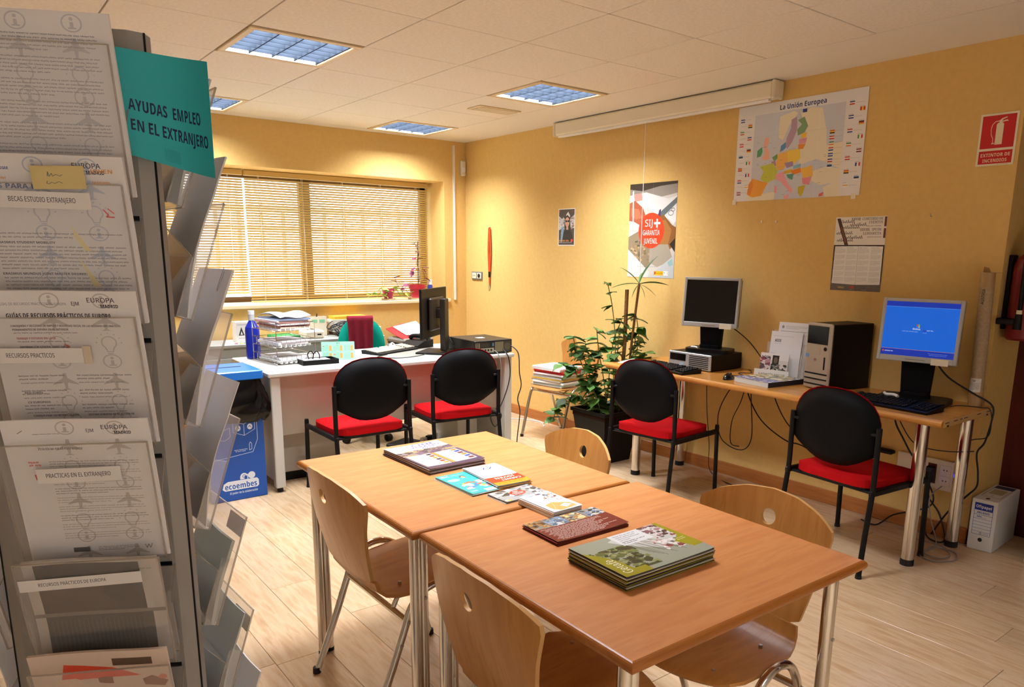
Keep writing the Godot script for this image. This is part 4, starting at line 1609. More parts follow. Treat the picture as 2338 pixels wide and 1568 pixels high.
func office_desk_things():
	var T := 0.765
	# three-tier wire letter tray
	var t := thing("letter_tray", "three-tier chrome wire letter tray on the left of the office desk", "letter tray", V(1.735, T, -4.95), 0.12)
	var w := 0.27
	var d := 0.34
	for k in 3:
		var b := B.new()
		var y := 0.012 + k * 0.105
		for yy in [y, y + 0.05]:
			b.tube([V(-w / 2, yy, -d / 2), V(w / 2, yy, -d / 2), V(w / 2, yy, d / 2), V(-w / 2, yy, d / 2)], 0.0024, 6, true)
		for i in 9:
			var x := -w / 2 + w * i / 8.0
			b.tube([V(x, y + 0.05, -d / 2), V(x, y, -d / 2), V(x, y, d / 2), V(x, y + 0.05, d / 2)], 0.0014, 5)
		for i in 7:
			var z := -d / 2 + d * i / 6.0
			b.tube([V(-w / 2, y + 0.05, z), V(-w / 2, y, z), V(w / 2, y, z), V(w / 2, y + 0.05, z)], 0.0014, 5)
		var tier := put("tier", b, M.chrome, t)
		b = B.new()
		for sx in [-1, 1]:
			for sz in [-1, 1]:
				b.cyl(V(sx * w / 2, y - (0.012 if k == 0 else 0.055), sz * d / 2), V(sx * w / 2, y, sz * d / 2), 0.0028, -1, 6)
		put("support", b, M.chrome, tier)
	var yaw := 0.12
	paper_pile("paper_stack", "white paper stack in the lowest tier of the wire tray", "papers", V(1.73, T + 0.0145, -4.95), 0.21, 0.28, 0.03, yaw, [M.paper, M.paper_grey, M.paper, M.paper], 3)
	paper_pile("paper_stack", "white paper stack in the middle tier of the wire tray", "papers", V(1.735, T + 0.1195, -4.95), 0.21, 0.29, 0.035, yaw, [M.paper_grey, M.paper, M.paper, M.paper], 4)
	paper_pile("paper_stack", "folders and loose sheets heaped on top of the wire tray", "papers", V(1.735, T + 0.2245, -4.95), 0.22, 0.30, 0.085, yaw, [M.paper, M.cream, mat(K("b4564e"), 0.5), M.paper_grey, mat(K("c98f86"), 0.5), M.paper, mat(K("8fa6c9"), 0.4), M.paper], 5, 0.022)
	# blue bottle with a white cap
	t = thing("water_bottle", "blue plastic bottle with a white cap behind the letter tray", "bottle", V(1.615, T, -5.215))
	var b := B.new()
	b.lathe(V(0, 0, 0), [Vector2(0, 0), Vector2(0.044, 0.002), Vector2(0.047, 0.01), Vector2(0.047, 0.19), Vector2(0.044, 0.215), Vector2(0.03, 0.24), Vector2(0.019, 0.26), Vector2(0.019, 0.30)], 24)
	put("bottle_body", b, mat(K("1a2fb0"), 0.15), t)
	b = B.new()
	b.lathe(V(0, 0, 0), [Vector2(0.0195, 0.262), Vector2(0.0205, 0.263), Vector2(0.0205, 0.297), Vector2(0.0195, 0.298)], 20)
	put("neck_label", b, M.paper_grey, t)
	b = B.new()
	b.cyl(V(0, 0.3, 0), V(0, 0.327, 0), 0.022, 0.021, 20)
	put("cap", b, M.white_gloss, t)
	# tent calendar
	var a := Art.new(512, 288, K("9fe0c0"), 4)
	a.ctext(256, 34, "2019", 26, K("3b6b5c"), "sansb")
	for q in 6:
		var ox := 22 + (q % 3) * 164
		var oy := 54 + (q / 3) * 118
		a.words(ox + 50, oy - 4, 34, 5, K("3b6b5c"))
		for rr in 6:
			for cc in 7:
				var col := K("d9783a") if cc > 4 else K("5b9482")
				if cc > 4: a.rect(ox + cc * 20 - 2, oy + 8 + rr * 14 - 2, 20, 14, K("e8b060"))
				a.rect(ox + cc * 20 + 3, oy + 9 + rr * 14, 9, 7, col)
	a.rect(180, 196, 40, 10, K("d8473a")); a.rect(160, 232, 20, 10, K("d8473a")); a.rect(22, 66, 18, 10, K("d8473a"))
	t = thing("desk_calendar", "mint green tent calendar standing on the office desk", "calendar", V(2.075, T, -4.86), -0.42)
	b = B.new()
	b.sheet([[V(-0.11, 0.122, 0), V(0.11, 0.122, 0)], [V(-0.11, 0.0, 0.035), V(0.11, 0.0, 0.035)]], 0.001)
	put("front_leaf", b, printed(a, 0.6), t)
	b = B.new()
	b.sheet([[V(0.11, 0.122, -0.001), V(-0.11, 0.122, -0.001)], [V(0.11, 0.0, -0.04), V(-0.11, 0.0, -0.04)]], 0.001)
	put("rear_leaf", b, mat(K("9fe0c0"), 0.6), t)
	# black desk tidy with scissors handles
	t = thing("desk_tidy", "black plastic desk tidy in front of the mint calendar", "desk tidy", V(1.885, T, -4.755), -0.05)
	b = B.new()
	b.span(V(-0.12, 0, -0.07), V(0.12, 0.006, 0.07))
	for s in [-1, 1]:
		b.span(V(-0.12, 0.004, s * 0.067 - 0.003), V(0.12, 0.032, s * 0.067 + 0.003), 0.001)
		b.span(V(s * 0.117 - 0.003, 0.004, -0.067), V(s * 0.117 + 0.003, 0.032, 0.067), 0.001)
	put("tray", b, M.black, t)
	b = B.new()
	b.span(V(-0.10, 0.006, -0.05), V(0.07, 0.03, 0.05), 0.002)
	single("note_block", b, M.paper_grey, "grey note block lying in the black desk tidy", "note pad", V(1.885, T, -4.755), -0.05)
	b = B.new()
	b.tube(curve([V(-0.055, 0.033, -0.012), V(-0.062, 0.065, -0.01), V(-0.042, 0.085, -0.01), V(-0.024, 0.066, -0.01), V(-0.03, 0.033, -0.012)], 5), 0.0035, 6)
	b.tube(curve([V(-0.03, 0.033, -0.004), V(-0.022, 0.07, -0.004), V(-0.002, 0.082, -0.004), V(0.014, 0.06, -0.004), V(0.014, 0.033, -0.004)], 5), 0.0035, 6)
	single("scissors", b, M.black, "black scissors handles sticking up from the desk tidy", "scissors", V(1.885, T - 0.003, -4.755), -0.05)
	# keyboard, mouse, sheets
	keyboard("black office keyboard with pale keys on the grey desk", V(2.56, T, -5.03), 0.40, M.cream)
	mouse("pale mouse at the back of the grey office desk", V(2.68, T, -5.235), 2.8, M.white)
	b = B.new()
	b.span(V(-0.105, 0, -0.148), V(0.105, 0.0012, 0.148))
	single("paper_sheet", b, M.paper, "white sheet lying left of the office keyboard", "paper", V(2.30, T, -5.09), 0.5)
	# thin black monitor seen from behind
	t = thing("office_monitor", "thin black monitor seen edge-on on the office desk", "monitor", V(2.81, T, -4.815), 0.70)
	# local +z is the rear of the screen
	b = B.new()
	b.span(V(-0.27, 0.12, -0.012), V(0.27, 0.475, 0.006), 0.003)
	put("panel", b, M.black, t)
	b = B.new()
	b.quad(V(0.262, 0.13, -0.0124), V(-0.262, 0.13, -0.0124), V(-0.262, 0.467, -0.0124), V(0.262, 0.467, -0.0124))
	put("screen", b, M.black_gloss, t)
	b = B.new()
	b.span(V(-0.15, 0.17, 0.004), V(0.15, 0.41, 0.035), 0.012)
	put("rear_housing", b, mat(K("241d10"), 0.5), t)
	b = B.new()
	b.span(V(-0.045, 0.02, 0.06), V(0.045, 0.40, 0.10), 0.006)
	b.span(V(-0.05, 0.26, 0.03), V(0.05, 0.33, 0.065), 0.004)
	put("stand_column", b, mat(K("1c160c"), 0.5), t)
	b = B.new()
	b.span(V(-0.14, 0, -0.10), V(0.14, 0.014, 0.13), 0.005)
	put("stand_base", b, M.black, t)
	b = B.new()
	b.tube(curve([V(0.1, 0.20, 0.036), V(0.14, 0.12, 0.06), V(0.10, 0.05, 0.12), V(0.18, 0.01, 0.16)], 6), 0.004, 6)
	put("cable", b, M.cable, t)
	# flat desktop computer turned with its ports to the room
	a = Art.new(512, 160, K("1d1a15"), 3)
	a.rect(10, 24, 60, 120, K("7f7a62"))
	for i in 6: a.rect(16, 32 + i * 18, 44, 10, K("2d2a22"))
	a.rect(84, 20, 120, 60, K("24211a"))
	for i in 7: a.rect(90 + i * 16, 26, 8, 48, K("403b2e"))
	a.rect(80, 92, 180, 56, K("9c9780")); 
	for i in 4: a.rect(92 + i * 40, 104, 26, 30, K("24211a"))
	a.rect(240, 30, 20, 40, K("3f7aa0"))
	a.rect(276, 20, 120, 124, K("7d775a"))
	for i in 9: a.rect(282 + i * 13, 26, 5, 112, K("4b4734"))
	a.rect(404, 16, 100, 130, K("3b3729"))
	a.ell(452, 84, 42, 46, K("16140f"))
	for i in 5: a.ring(452, 84, 8 + i * 8, 9 + i * 8, 3, K("857f60"))
	t = thing("desktop_computer", "flat black desktop computer with rear ports showing on the office desk", "computer", V(3.125, T, -4.68), -0.03)
	b = B.new()
	b.span(V(-0.165, 0.006, -0.19), V(0.165, 0.104, 0.19), 0.004)
	put("case", b, mat(K("17140f"), 0.4), t)
	b = B.new()
	b.quad(V(-0.162, 0.009, 0.1905), V(0.162, 0.009, 0.1905), V(0.162, 0.101, 0.1905), V(-0.162, 0.101, 0.1905))
	put("port_panel", b, printed(a, 0.5), t)
	b = B.new()
	b.span(V(-0.03, 0.104, -0.02), V(0.03, 0.1045, 0.03))
	put("paper_label", b, M.paper, t)
	b = B.new()
	for sx in [-1, 1]:
		for sz in [-1, 1]: b.cyl(V(sx * 0.14, 0, sz * 0.16), V(sx * 0.14, 0.007, sz * 0.16), 0.012, -1, 8)
	put("foot", b, M.rubber, t)
	# black cup / phone behind the keyboard
	t = thing("desk_telephone", "black desk telephone behind the office keyboard", "telephone", V(2.86, T, -5.17), 0.3)
	b = B.new()
	b.ext(P2([-0.09, 0, 0.09, 0, 0.09, 0.06, -0.02, 0.05, -0.09, 0.02]), -0.09, 0.09)
	put("base", b, M.black, t)
	b = B.new()
	b.tube(curve([V(0.03, 0.062, -0.1), V(0.03, 0.08, -0.07), V(0.03, 0.085, 0.0), V(0.03, 0.08, 0.07), V(0.03, 0.062, 0.1)], 4), 0.017, 10)
	put("handset", b, M.black, t)
	b = B.new()
	b.tube(curve([V(2.74, T + 0.008, -4.83), V(2.65, T + 0.006, -4.70), V(2.45, T + 0.004, -4.66), V(2.33, T + 0.004, -4.78), V(2.45, T + 0.004, -4.87)], 6), 0.003, 6)
	single("keyboard_cable", b, M.cable, "thin black cable lying across the front of the office desk", "cable")

func keyboard(label: String, p: Vector3, yaw: float, keys: Material) -> Node3D:
	# long axis along local x, back edge towards -z
	var t := thing("keyboard", label, "keyboard", p, yaw)
	var b := B.new()
	b.xf = Transform3D(Basis(Vector3.UP, -PI / 2), Vector3(0.225, 0, 0))
	b.ext(P2([-0.08, 0.0, 0.08, 0.0, 0.085, 0.012, -0.075, 0.03, -0.085, 0.026]), 0.0, 0.45)
	put("body", b, M.black, t)
	b = B.new()
	for r in 6:
		for k in 19:
			if k == 14 or (r == 0 and k in [1, 6, 11]): continue
			var x := -0.205 + k * 0.0228
			var z := -0.058 + r * 0.0215
			if r == 5 and k > 3 and k < 9:
				if k == 6: b.box(V(x, 0.02, z), V(0.108, 0.008, 0.016), 0.0015)
				continue
			b.box(V(x, 0.0325 - r * 0.0024, z), V(0.0185, 0.008, 0.017), 0.002)
	var o := put("keys", b, keys, t)
	o.set_meta("kind", "stuff")
	return t

func mouse(label: String, p: Vector3, yaw: float, m: Material) -> Node3D:
	var t := thing("mouse", label, "mouse", p, yaw)
	var b := B.new()
	var n := 20
	for i in 8:
		for k in n:
			var e := []
			for q in [[i, k], [i + 1, k], [i + 1, k + 1], [i, k + 1]]:
				var f: float = q[0] / 8.0 * PI / 2
				var a: float = TAU * q[1] / n
				e.append(V(cos(f) * cos(a) * 0.03, sin(f) * (0.036 + 0.006 * sin(a)), cos(f) * sin(a) * 0.055))
			var nn := func(v: Vector3) -> Vector3: return (v / V(0.0009, 0.0014, 0.003)).normalized()
			b.squad(e[1], e[2], e[3], e[0], nn.call(e[1]), nn.call(e[2]), nn.call(e[3]), nn.call(e[0]))
	put("shell", b, m, t)
	b = B.new()
	b.cyl(V(-0.004, 0.029, -0.03), V(0.004, 0.029, -0.03), 0.008, -1, 10)
	put("wheel", b, M.rubber, t)
	return t

func credenza_things():
	var T := 0.765
	# tall white pack with a dark triangle and letters
	var a := Art.new(256, 256, K("e8e8e6"), 2)
	a.poly([30, 170, 70, 60, 110, 170], K("26262a")); a.poly([54, 160, 70, 112, 88, 160], K("e8e8e6"))
	a.text(130, 120, "SAN", 54, K("26262a"), "sansb", 104)
	a.words(30, 200, 190, 8, K("777780")); a.rect(20, 30, 216, 6, K("8d90a8"))
	var t := thing("toner_box", "small white box printed with a black triangle on the low cabinet", "box", V(1.86, T, -6.22))
	var b := B.new()
	b.span(V(-0.075, 0, -0.05), V(0.075, 0.165, 0.05), 0.002)
	put("carton", b, M.white, t)
	b = B.new()
	b.quad(V(-0.073, 0.003, 0.0505), V(0.073, 0.003, 0.0505), V(0.073, 0.162, 0.0505), V(-0.073, 0.162, 0.0505))
	put("printed_front", b, printed(a, 0.5), t)
	var cols := ["e0457a", "f0c83a", "4fae5a", "e88a3a", "58b0d8"]
	var tx := ["pink", "yellow", "green", "orange", "light blue"]
	for i in 5:
		b = B.new()
		b.span(V(-0.012, 0, -0.008), V(0.012, 0.006, 0.008), 0.001)
		single("sticky_flags", b, mat(K(cols[i]), 0.5), "small %s pad of sticky flags at the cabinet's left end" % tx[i], "sticky notes", V(1.76 + i * 0.034, T, -6.10 + 0.012 * (i % 2)), i * 0.5)
	# green and white boxes
	b = B.new()
	b.span(V(-0.10, 0, -0.1), V(0.10, 0.045, 0.1), 0.004)
	single("storage_box", b, M.green, "flat green box beside the letter tray on the cabinet", "box", V(2.17, T, -6.18), 0.1)
	t = thing("router", "white network box with rounded edges on the low cabinet", "router", V(2.415, T, -6.2), -0.05)
	b = B.new()
	b.span(V(-0.085, 0.0, -0.09), V(0.085, 0.07, 0.09), 0.014)
	put("housing", b, M.cream, t)
	b = B.new()
	b.span(V(0.02, 0.03, 0.089), V(0.055, 0.042, 0.0915), 0.0006)
	put("badge", b, M.black, t)
	t = thing("pencil_box", "cream open box with green oval labels holding pens", "pencil box", V(2.53, T, -6.36), -0.12)
	b = B.new()
	b.span(V(-0.075, 0, -0.04), V(0.075, 0.006, 0.04))
	for s in [-1, 1]:
		b.span(V(-0.075, 0, s * 0.038 - 0.002), V(0.075, 0.165, s * 0.038 + 0.002))
		b.span(V(s * 0.073 - 0.002, 0, -0.036), V(s * 0.073 + 0.002, 0.165, 0.036))
	put("carton", b, M.cream, t)
	for x in [-0.03, 0.035]:
		b = B.new()
		b.span(V(x - 0.024, 0.115, 0.04), V(x + 0.024, 0.142, 0.0412), 0.0005)
		put("label", b, mat(K("7fc39a"), 0.5), t)
	var pens := [["1a1a20", "black"], ["7a2a30", "dark red"]]
	for i in 2:
		b = B.new()
		b.cyl(V(0, 0, 0), V(0.03 - 0.02 * i, 0.185, 0.012), 0.0045, -1, 8)
		single("pen", b, mat(K(pens[i][0]), 0.4), "%s pen standing in the cream pencil box" % pens[i][1], "pen", V(2.50 + i * 0.02, T + 0.006, -6.36))
	# coil of black cables
	t = thing("cable_coil", "heap of coiled black cables on the low cabinet", "cables", V(2.70, T, -6.20))
	var r := RandomNumberGenerator.new()
	r.seed = 11
	for i in 6:
		var pts := []
		var rad := 0.05 + 0.012 * i
		for k in 12:
			var q := TAU * k / 12.0
			pts.append(V(cos(q) * rad * 1.3 + r.randf_range(-0.01, 0.01), 0.012 + 0.03 * (1 + sin(q * 2 + i)) + 0.012 * i, sin(q) * rad * 0.8))
		b = B.new()
		b.tube(curve(pts, 3, true), 0.004, 6, true)
		put("loop", b, M.cable if i != 2 else M.cable_grey, t)
	b = B.new()
	b.span(V(-0.05, 0, -0.03), V(0.05, 0.04, 0.03), 0.008)
	put("adapter", b, M.black, t)
	# stack of binders and books against the wall
	t = paper_pile("book_stack", "stack of white and yellow binders behind the teal chair", "books", V(2.80, T, -6.355), 0.3, 0.14, 0.165, 0.03, [mat(K("4a3a2a"), 0.6), M.paper_grey, M.cream, M.paper, mat(K("d8d8cc"), 0.5), mat(K("e0b93a"), 0.5)], 6)
	b = B.new()
	b.span(V(-0.055, 0, -0.06), V(0.055, 0.075, 0.06), 0.003)
	single("white_carton", b, M.white, "plain white carton at the right end of the low cabinet", "box", V(2.965, T, -6.17), 0.05)
	# trolley with papers and a red folder beside the cabinet
	t = thing("trolley", "small dark trolley beside the cabinet under the red folder", "trolley", V(3.37, 0, -6.20))
	for y in [0.12, 0.36, 0.6]:
		b = B.new()
		b.span(V(-0.25, y, -0.2), V(0.25, y + 0.02, 0.2), 0.004)
		put("shelf", b, mat(K("4a3d2c"), 0.5), t)
	for sx in [-1, 1]:
		for sz in [-1, 1]:
			b = B.new()
			b.cyl(V(sx * 0.235, 0.05, sz * 0.185), V(sx * 0.235, 0.62, sz * 0.185), 0.011, -1, 8)
			b.cyl(V(sx * 0.235 - 0.01, 0.025, sz * 0.185), V(sx * 0.235 + 0.01, 0.025, sz * 0.185), 0.025, -1, 12)
			put("post", b, M.black, t)
	paper_pile("magazine_pile", "crumpled pile of old papers on the dark trolley", "papers", V(3.35, 0.62, -6.2), 0.32, 0.26, 0.10, 0.1, [mat(K("54493a"), 0.7), M.paper_grey, mat(K("3a342c"), 0.6), mat(K("8a7f6e"), 0.7), M.paper_grey], 8)
	t = thing("document_folder", "red document folder lying open on the trolley papers", "folder", V(3.34, 0.72, -6.2), 0.12)
	b = B.new()
	b.sheet([[V(-0.16, 0.075, -0.13), V(0.0, 0.11, -0.13), V(0.17, 0.125, -0.13)], [V(-0.17, 0.04, 0), V(0.0, 0.06, 0), V(0.18, 0.07, 0)], [V(-0.15, 0.0, 0.13), V(0.0, 0.0, 0.13), V(0.18, 0.0, 0.13)]], 0.004)
	put("cover", b, M.red_plain, t)
	b = B.new()
	b.sheet([[V(-0.10, 0.085, -0.10), V(0.16, 0.125, -0.10)], [V(-0.08, 0.02, 0.09), V(0.16, 0.035, 0.09)]], 0.002)
	single("paper_sheet", b, M.paper, "white sheet resting on the open red folder", "paper", V(3.34, 0.727, -6.2), 0.12)

func leaf_mesh(l: float, w: float, droop := 0.15) -> ArrayMesh:
	var b := B.new()
	var prof := [0.0, 0.62, 0.95, 1.0, 0.85, 0.55, 0.22, 0.0]
	var rows := []
	for i in 8:
		var t := i / 7.0
		var row := []
		for s in [-1.0, 0.0, 1.0]:
			row.append(V(s * w / 2 * maxf(prof[i], 0.02), -droop * l * t * t + 0.12 * w * absf(s), -l * t))
		rows.append(row)
	b.sheet(rows)
	return b.mesh()

func aim(o: Node3D, p: Vector3, d: Vector3, roll := 0.0, s := 1.0):
	var z := -d.normalized()
	var x := Vector3.UP.cross(z)
	if x.length() < 0.01: x = Vector3.RIGHT
	x = x.normalized()
	var y := z.cross(x)
	o.transform = Transform3D(Basis(x, y, z).rotated(d.normalized(), roll).scaled_local(Vector3.ONE * s), p)

func window_plants():
	var S := 1.045
	var r := RandomNumberGenerator.new()
	r.seed = 21
	var lm := leaf_mesh(0.06, 0.045)
	var pots := [["small pink flowerpot with trailing light green leaves on the sill", V(3.30, S, -6.50), 0.056, 0.105, M.pink, 12, "green"], ["larger red flowerpot with a tall purple-leaved climber on the sill", V(3.62, S, -6.52), 0.078, 0.14, M.pot_red, 12, "purple"]]
	for q in pots:
		var t := thing("potted_plant", q[0], "plant", q[1])
		var b := B.new()
		var R: float = q[2]
		var Hh: float = q[3]
		b.lathe(V(0, 0, 0), [Vector2(0, 0.012), Vector2(R * 0.68, 0.012), Vector2(R * 0.93, Hh * 0.72), Vector2(R * 1.02, Hh * 0.74), Vector2(R * 1.06, Hh), Vector2(R * 0.92, Hh), Vector2(R * 0.88, Hh * 0.8), Vector2(0, Hh * 0.8)], 24)
		put("pot", b, q[4], t)
		b = B.new()
		b.lathe(V(0, 0, 0), [Vector2(0, 0), Vector2(R * 1.05, 0), Vector2(R * 1.2, 0.014), Vector2(R * 1.1, 0.014), Vector2(R * 0.9, 0.006), Vector2(0, 0.006)], 20)
		put("saucer", b, M.cream, t)
		b = B.new()
		b.cyl(V(0, Hh * 0.79, 0), V(0, Hh * 0.83, 0), R * 0.88, -1, 20)
		put("soil", b, M.soil, t)
		if q[6] == "purple":
			b = B.new()
			b.cyl(V(0.015, Hh * 0.8, 0), V(0.02, Hh * 0.8 + 0.44, 0), 0.004, -1, 6)
			put("stake", b, M.black, t)
			b = B.new()
			b.tube(curve([V(0, Hh * 0.8, 0.01), V(0.03, Hh + 0.1, 0.01), V(0.0, Hh + 0.2, 0.015), V(0.02, Hh + 0.3, 0.01), V(-0.03, Hh + 0.40, 0.02)], 5), 0.0025, 6)
			put("stem", b, M.leaf_brown, t)
			b = B.new()
			b.tube(curve([V(0.02, Hh * 0.8, 0.01), V(0.05, Hh + 0.03, 0.01), V(0.075, Hh + 0.06, 0.02), V(0.06, Hh + 0.16, 0.01)], 5), 0.0022, 6)
			put("stem", b, M.leaf_brown, t)
			b = B.new()
			b.tube(curve([V(-0.02, Hh * 0.8, 0.02), V(-0.08, Hh + 0.02, 0.03), V(-0.15, Hh - 0.03, 0.03), V(-0.2, Hh - 0.04, 0.03), V(-0.25, Hh + 0.06, 0.03)], 5), 0.0022, 6)
			put("stem", b, M.leaf_brown, t)
			var sp3 := [[-0.03, 0.38, -1, 0.2], [-0.01, 0.37, 1, -0.4], [0.02, 0.30, -1, 0.3], [0.0, 0.24, 1, 0.2], [-0.02, 0.25, -1, -0.3], [0.06, 0.16, 1, 0.1], [0.05, 0.14, 1, -0.9], [-0.03, 0.16, -1, -0.8], [-0.05, 0.13, -0.6, -1.2], [0.02, 0.13, -1, 0.4], [-0.1, 0.0, -1, -0.2], [-0.16, -0.03, -0.5, -0.7], [-0.2, -0.02, -1, -0.2], [-0.23, 0.03, -1, 0.3], [-0.25, 0.06, 0.6, 0.5], [-0.21, 0.02, 1, 0.3], [-0.13, -0.06, 0.7, -0.6], [0.075, 0.06, 1, -0.4]]
			for k in sp3.size():
				var e: Array = sp3[k]
				var o := put("leaf", lm, M.leaf_purple if k % 3 else M.leaf_brown, t)
				aim(o, V(e[0], Hh + e[1], 0.015), V(e[2], e[3], r.randf_range(0.1, 0.8)), r.randf_range(-0.4, 0.4), r.randf_range(0.8, 1.3))
		else:
			for k in 5:
				var dx: float = [-0.20, -0.12, 0.10, 0.16, -0.05][k]
				b = B.new()
				b.tube(curve([V(0, Hh * 0.8, 0), V(dx * 0.4, Hh + 0.02, 0.03), V(dx, Hh * 0.5, 0.045), V(dx * 1.2, 0.03, 0.05)], 5), 0.002, 6)
				put("stem", b, M.leaf_light, t)
				for j in 5:
					var f := 0.35 + 0.16 * j
					var o := put("leaf", lm, M.leaf_light, t)
					aim(o, V(dx * 1.15 * f, Hh * (1.05 - 0.8 * f) + 0.02, 0.04), V(r.randf_range(-1, 1), r.randf_range(-0.5, 0.4), r.randf_range(0.2, 1)), r.randf_range(-0.6, 0.6), r.randf_range(0.75, 1.2))
	var t := thing("small_bottle", "small white and blue bottle beside the red flowerpot", "bottle", V(3.755, S, -6.50))
	var b := B.new()
	b.lathe(V(0, 0, 0), [Vector2(0, 0), Vector2(0.024, 0.001), Vector2(0.026, 0.008), Vector2(0.026, 0.12), Vector2(0.02, 0.135), Vector2(0.018, 0.14)], 18)
	put("bottle_body", b, mat(K("2a3a9a"), 0.2), t)
	b = B.new()
	b.cyl(V(0, 0.138, 0), V(0, 0.185, 0), 0.023, -1, 18)
	put("cap", b, M.white_gloss, t)

const DT := 0.76

func computer_desk():
	var t := thing("computer_desk", "long honey-coloured wooden computer desk on fat chrome legs", "desk", V(0, 0, 0))
	# top: rounded front edge, end grain showing dark dowel slots at the right end
	var b := B.new()
	var prof := []
	for k in 9:
		var u := -PI / 2 + PI * k / 8.0
		prof.append(Vector2(3.562 - cos(u) * 0.018, DT - 0.018 + sin(u) * 0.018))
	var o := PackedVector2Array()
	o.append(Vector2(XW - 0.004, DT)); o.append(Vector2(XW - 0.004, DT - 0.036))
	for p in prof: o.append(p)
	b.ext(o, -3.745, -1.475)
	put("desk_top", b, M.desk_wood, t)
	b = B.new()
	b.span(V(3.565, DT - 0.034, -1.4755), V(XW - 0.006, DT - 0.002, -1.473))
	var cap := put("end_panel", b, mat(K("d0a86c"), 0.6), t)
	for x in [3.60, 3.69, 3.75, 3.80, 3.95, 4.06]:
		b = B.new()
		b.span(V(x - (0.012 if x == 3.75 else 0.02), DT - 0.016, -1.4735), V(x + (0.012 if x == 3.75 else 0.02), DT - 0.0125, -1.4722))
		put("slot", b, M.black, cap)
	for x in [3.61, 4.05]:
		b = B.new()
		b.span(V(x - 0.01, DT - 0.034, -1.4735), V(x + 0.01, DT - 0.026, -1.4722))
		put("notch", b, M.maroon_wood, cap)
	for p in [V(3.61, 0, -1.585), V(4.045, 0, -1.56), V(3.625, 0, -3.49), V(4.06, 0, -3.47)]:
		b = B.new()
		b.cyl(p + V(0, 0.03, 0), p + V(0, DT - 0.036, 0), 0.031, -1, 28)
		var l := put("leg", b, M.chrome, t)
		b = B.new()
		b.cyl(p, p + V(0, 0.032, 0), 0.0325, 0.0318, 24)
		put("foot", b, M.rubber, l)

# square-ish monitor; screen faces local +z
func monitor(label: String, p: Vector3, yaw: float, screen: Material, y0: float, foot: Array) -> Node3D:
	var t := thing("monitor", label, "monitor", p, yaw)
	var w := 0.385
	var h := 0.325
	var tilt := Transform3D(Basis(Vector3.RIGHT, -0.10), V(0, y0, 0.03))
	var b := B.new()
	b.xf = tilt
	for s in [-1, 1]:
		b.span(V(s * (w / 2 - 0.009) - 0.009, 0, -0.02), V(s * (w / 2 - 0.009) + 0.009, h, 0.006), 0.003)
	b.span(V(-w / 2 + 0.017, h - 0.018, -0.02), V(w / 2 - 0.017, h, 0.006), 0.003)
	b.span(V(-w / 2 + 0.017, 0, -0.02), V(w / 2 - 0.017, 0.03, 0.006), 0.003)
	put("bezel", b, M.silver, t)
	b = B.new()
	b.xf = tilt
	b.span(V(-w / 2 + 0.004, 0.004, -0.05), V(w / 2 - 0.004, h - 0.004, -0.018), 0.01)
	put("rear_case", b, M.black, t)
	b = B.new()
	b.xf = tilt
	b.quad(V(-w / 2 + 0.016, 0.029, 0.001), V(w / 2 - 0.016, 0.029, 0.001), V(w / 2 - 0.016, h - 0.016, 0.001), V(-w / 2 + 0.016, h - 0.016, 0.001))
	put("screen", b, screen, t)
	b = B.new()
	b.xf = tilt
	b.cyl(V(0, h - 0.009, 0.006), V(0, h - 0.009, 0.008), 0.006, -1, 12)
	put("badge", b, M.steel, t)
	b = B.new()
	b.xf = tilt
	b.span(V(0.075, -0.006, 0.0062), V(0.155, 0.026, 0.0072))
	put("paper_label", b, M.cream, t)
	b = B.new()
	b.xf = tilt
	b.span(V(-0.05, 0.012, 0.006), V(0.045, 0.015, 0.0075))
	put("button_strip", b, M.grey_panel, t)
	b = B.new()
	b.ext(P2([-0.068, 0.018, 0.068, 0.018, 0.085, y0 + 0.12, -0.085, y0 + 0.12]), -0.055, -0.02)
	b.span(V(-0.072, 0.01, -0.06), V(0.072, 0.05, 0.0), 0.01)
	put("stand_neck", b, M.black_matt, t)
	b = B.new()
	b.at(0, 0.022, -0.02)
	slab(b, rounded(foot[0], foot[1], 0.05), 0.022)
	put("stand_base", b, M.black, t)
	return t

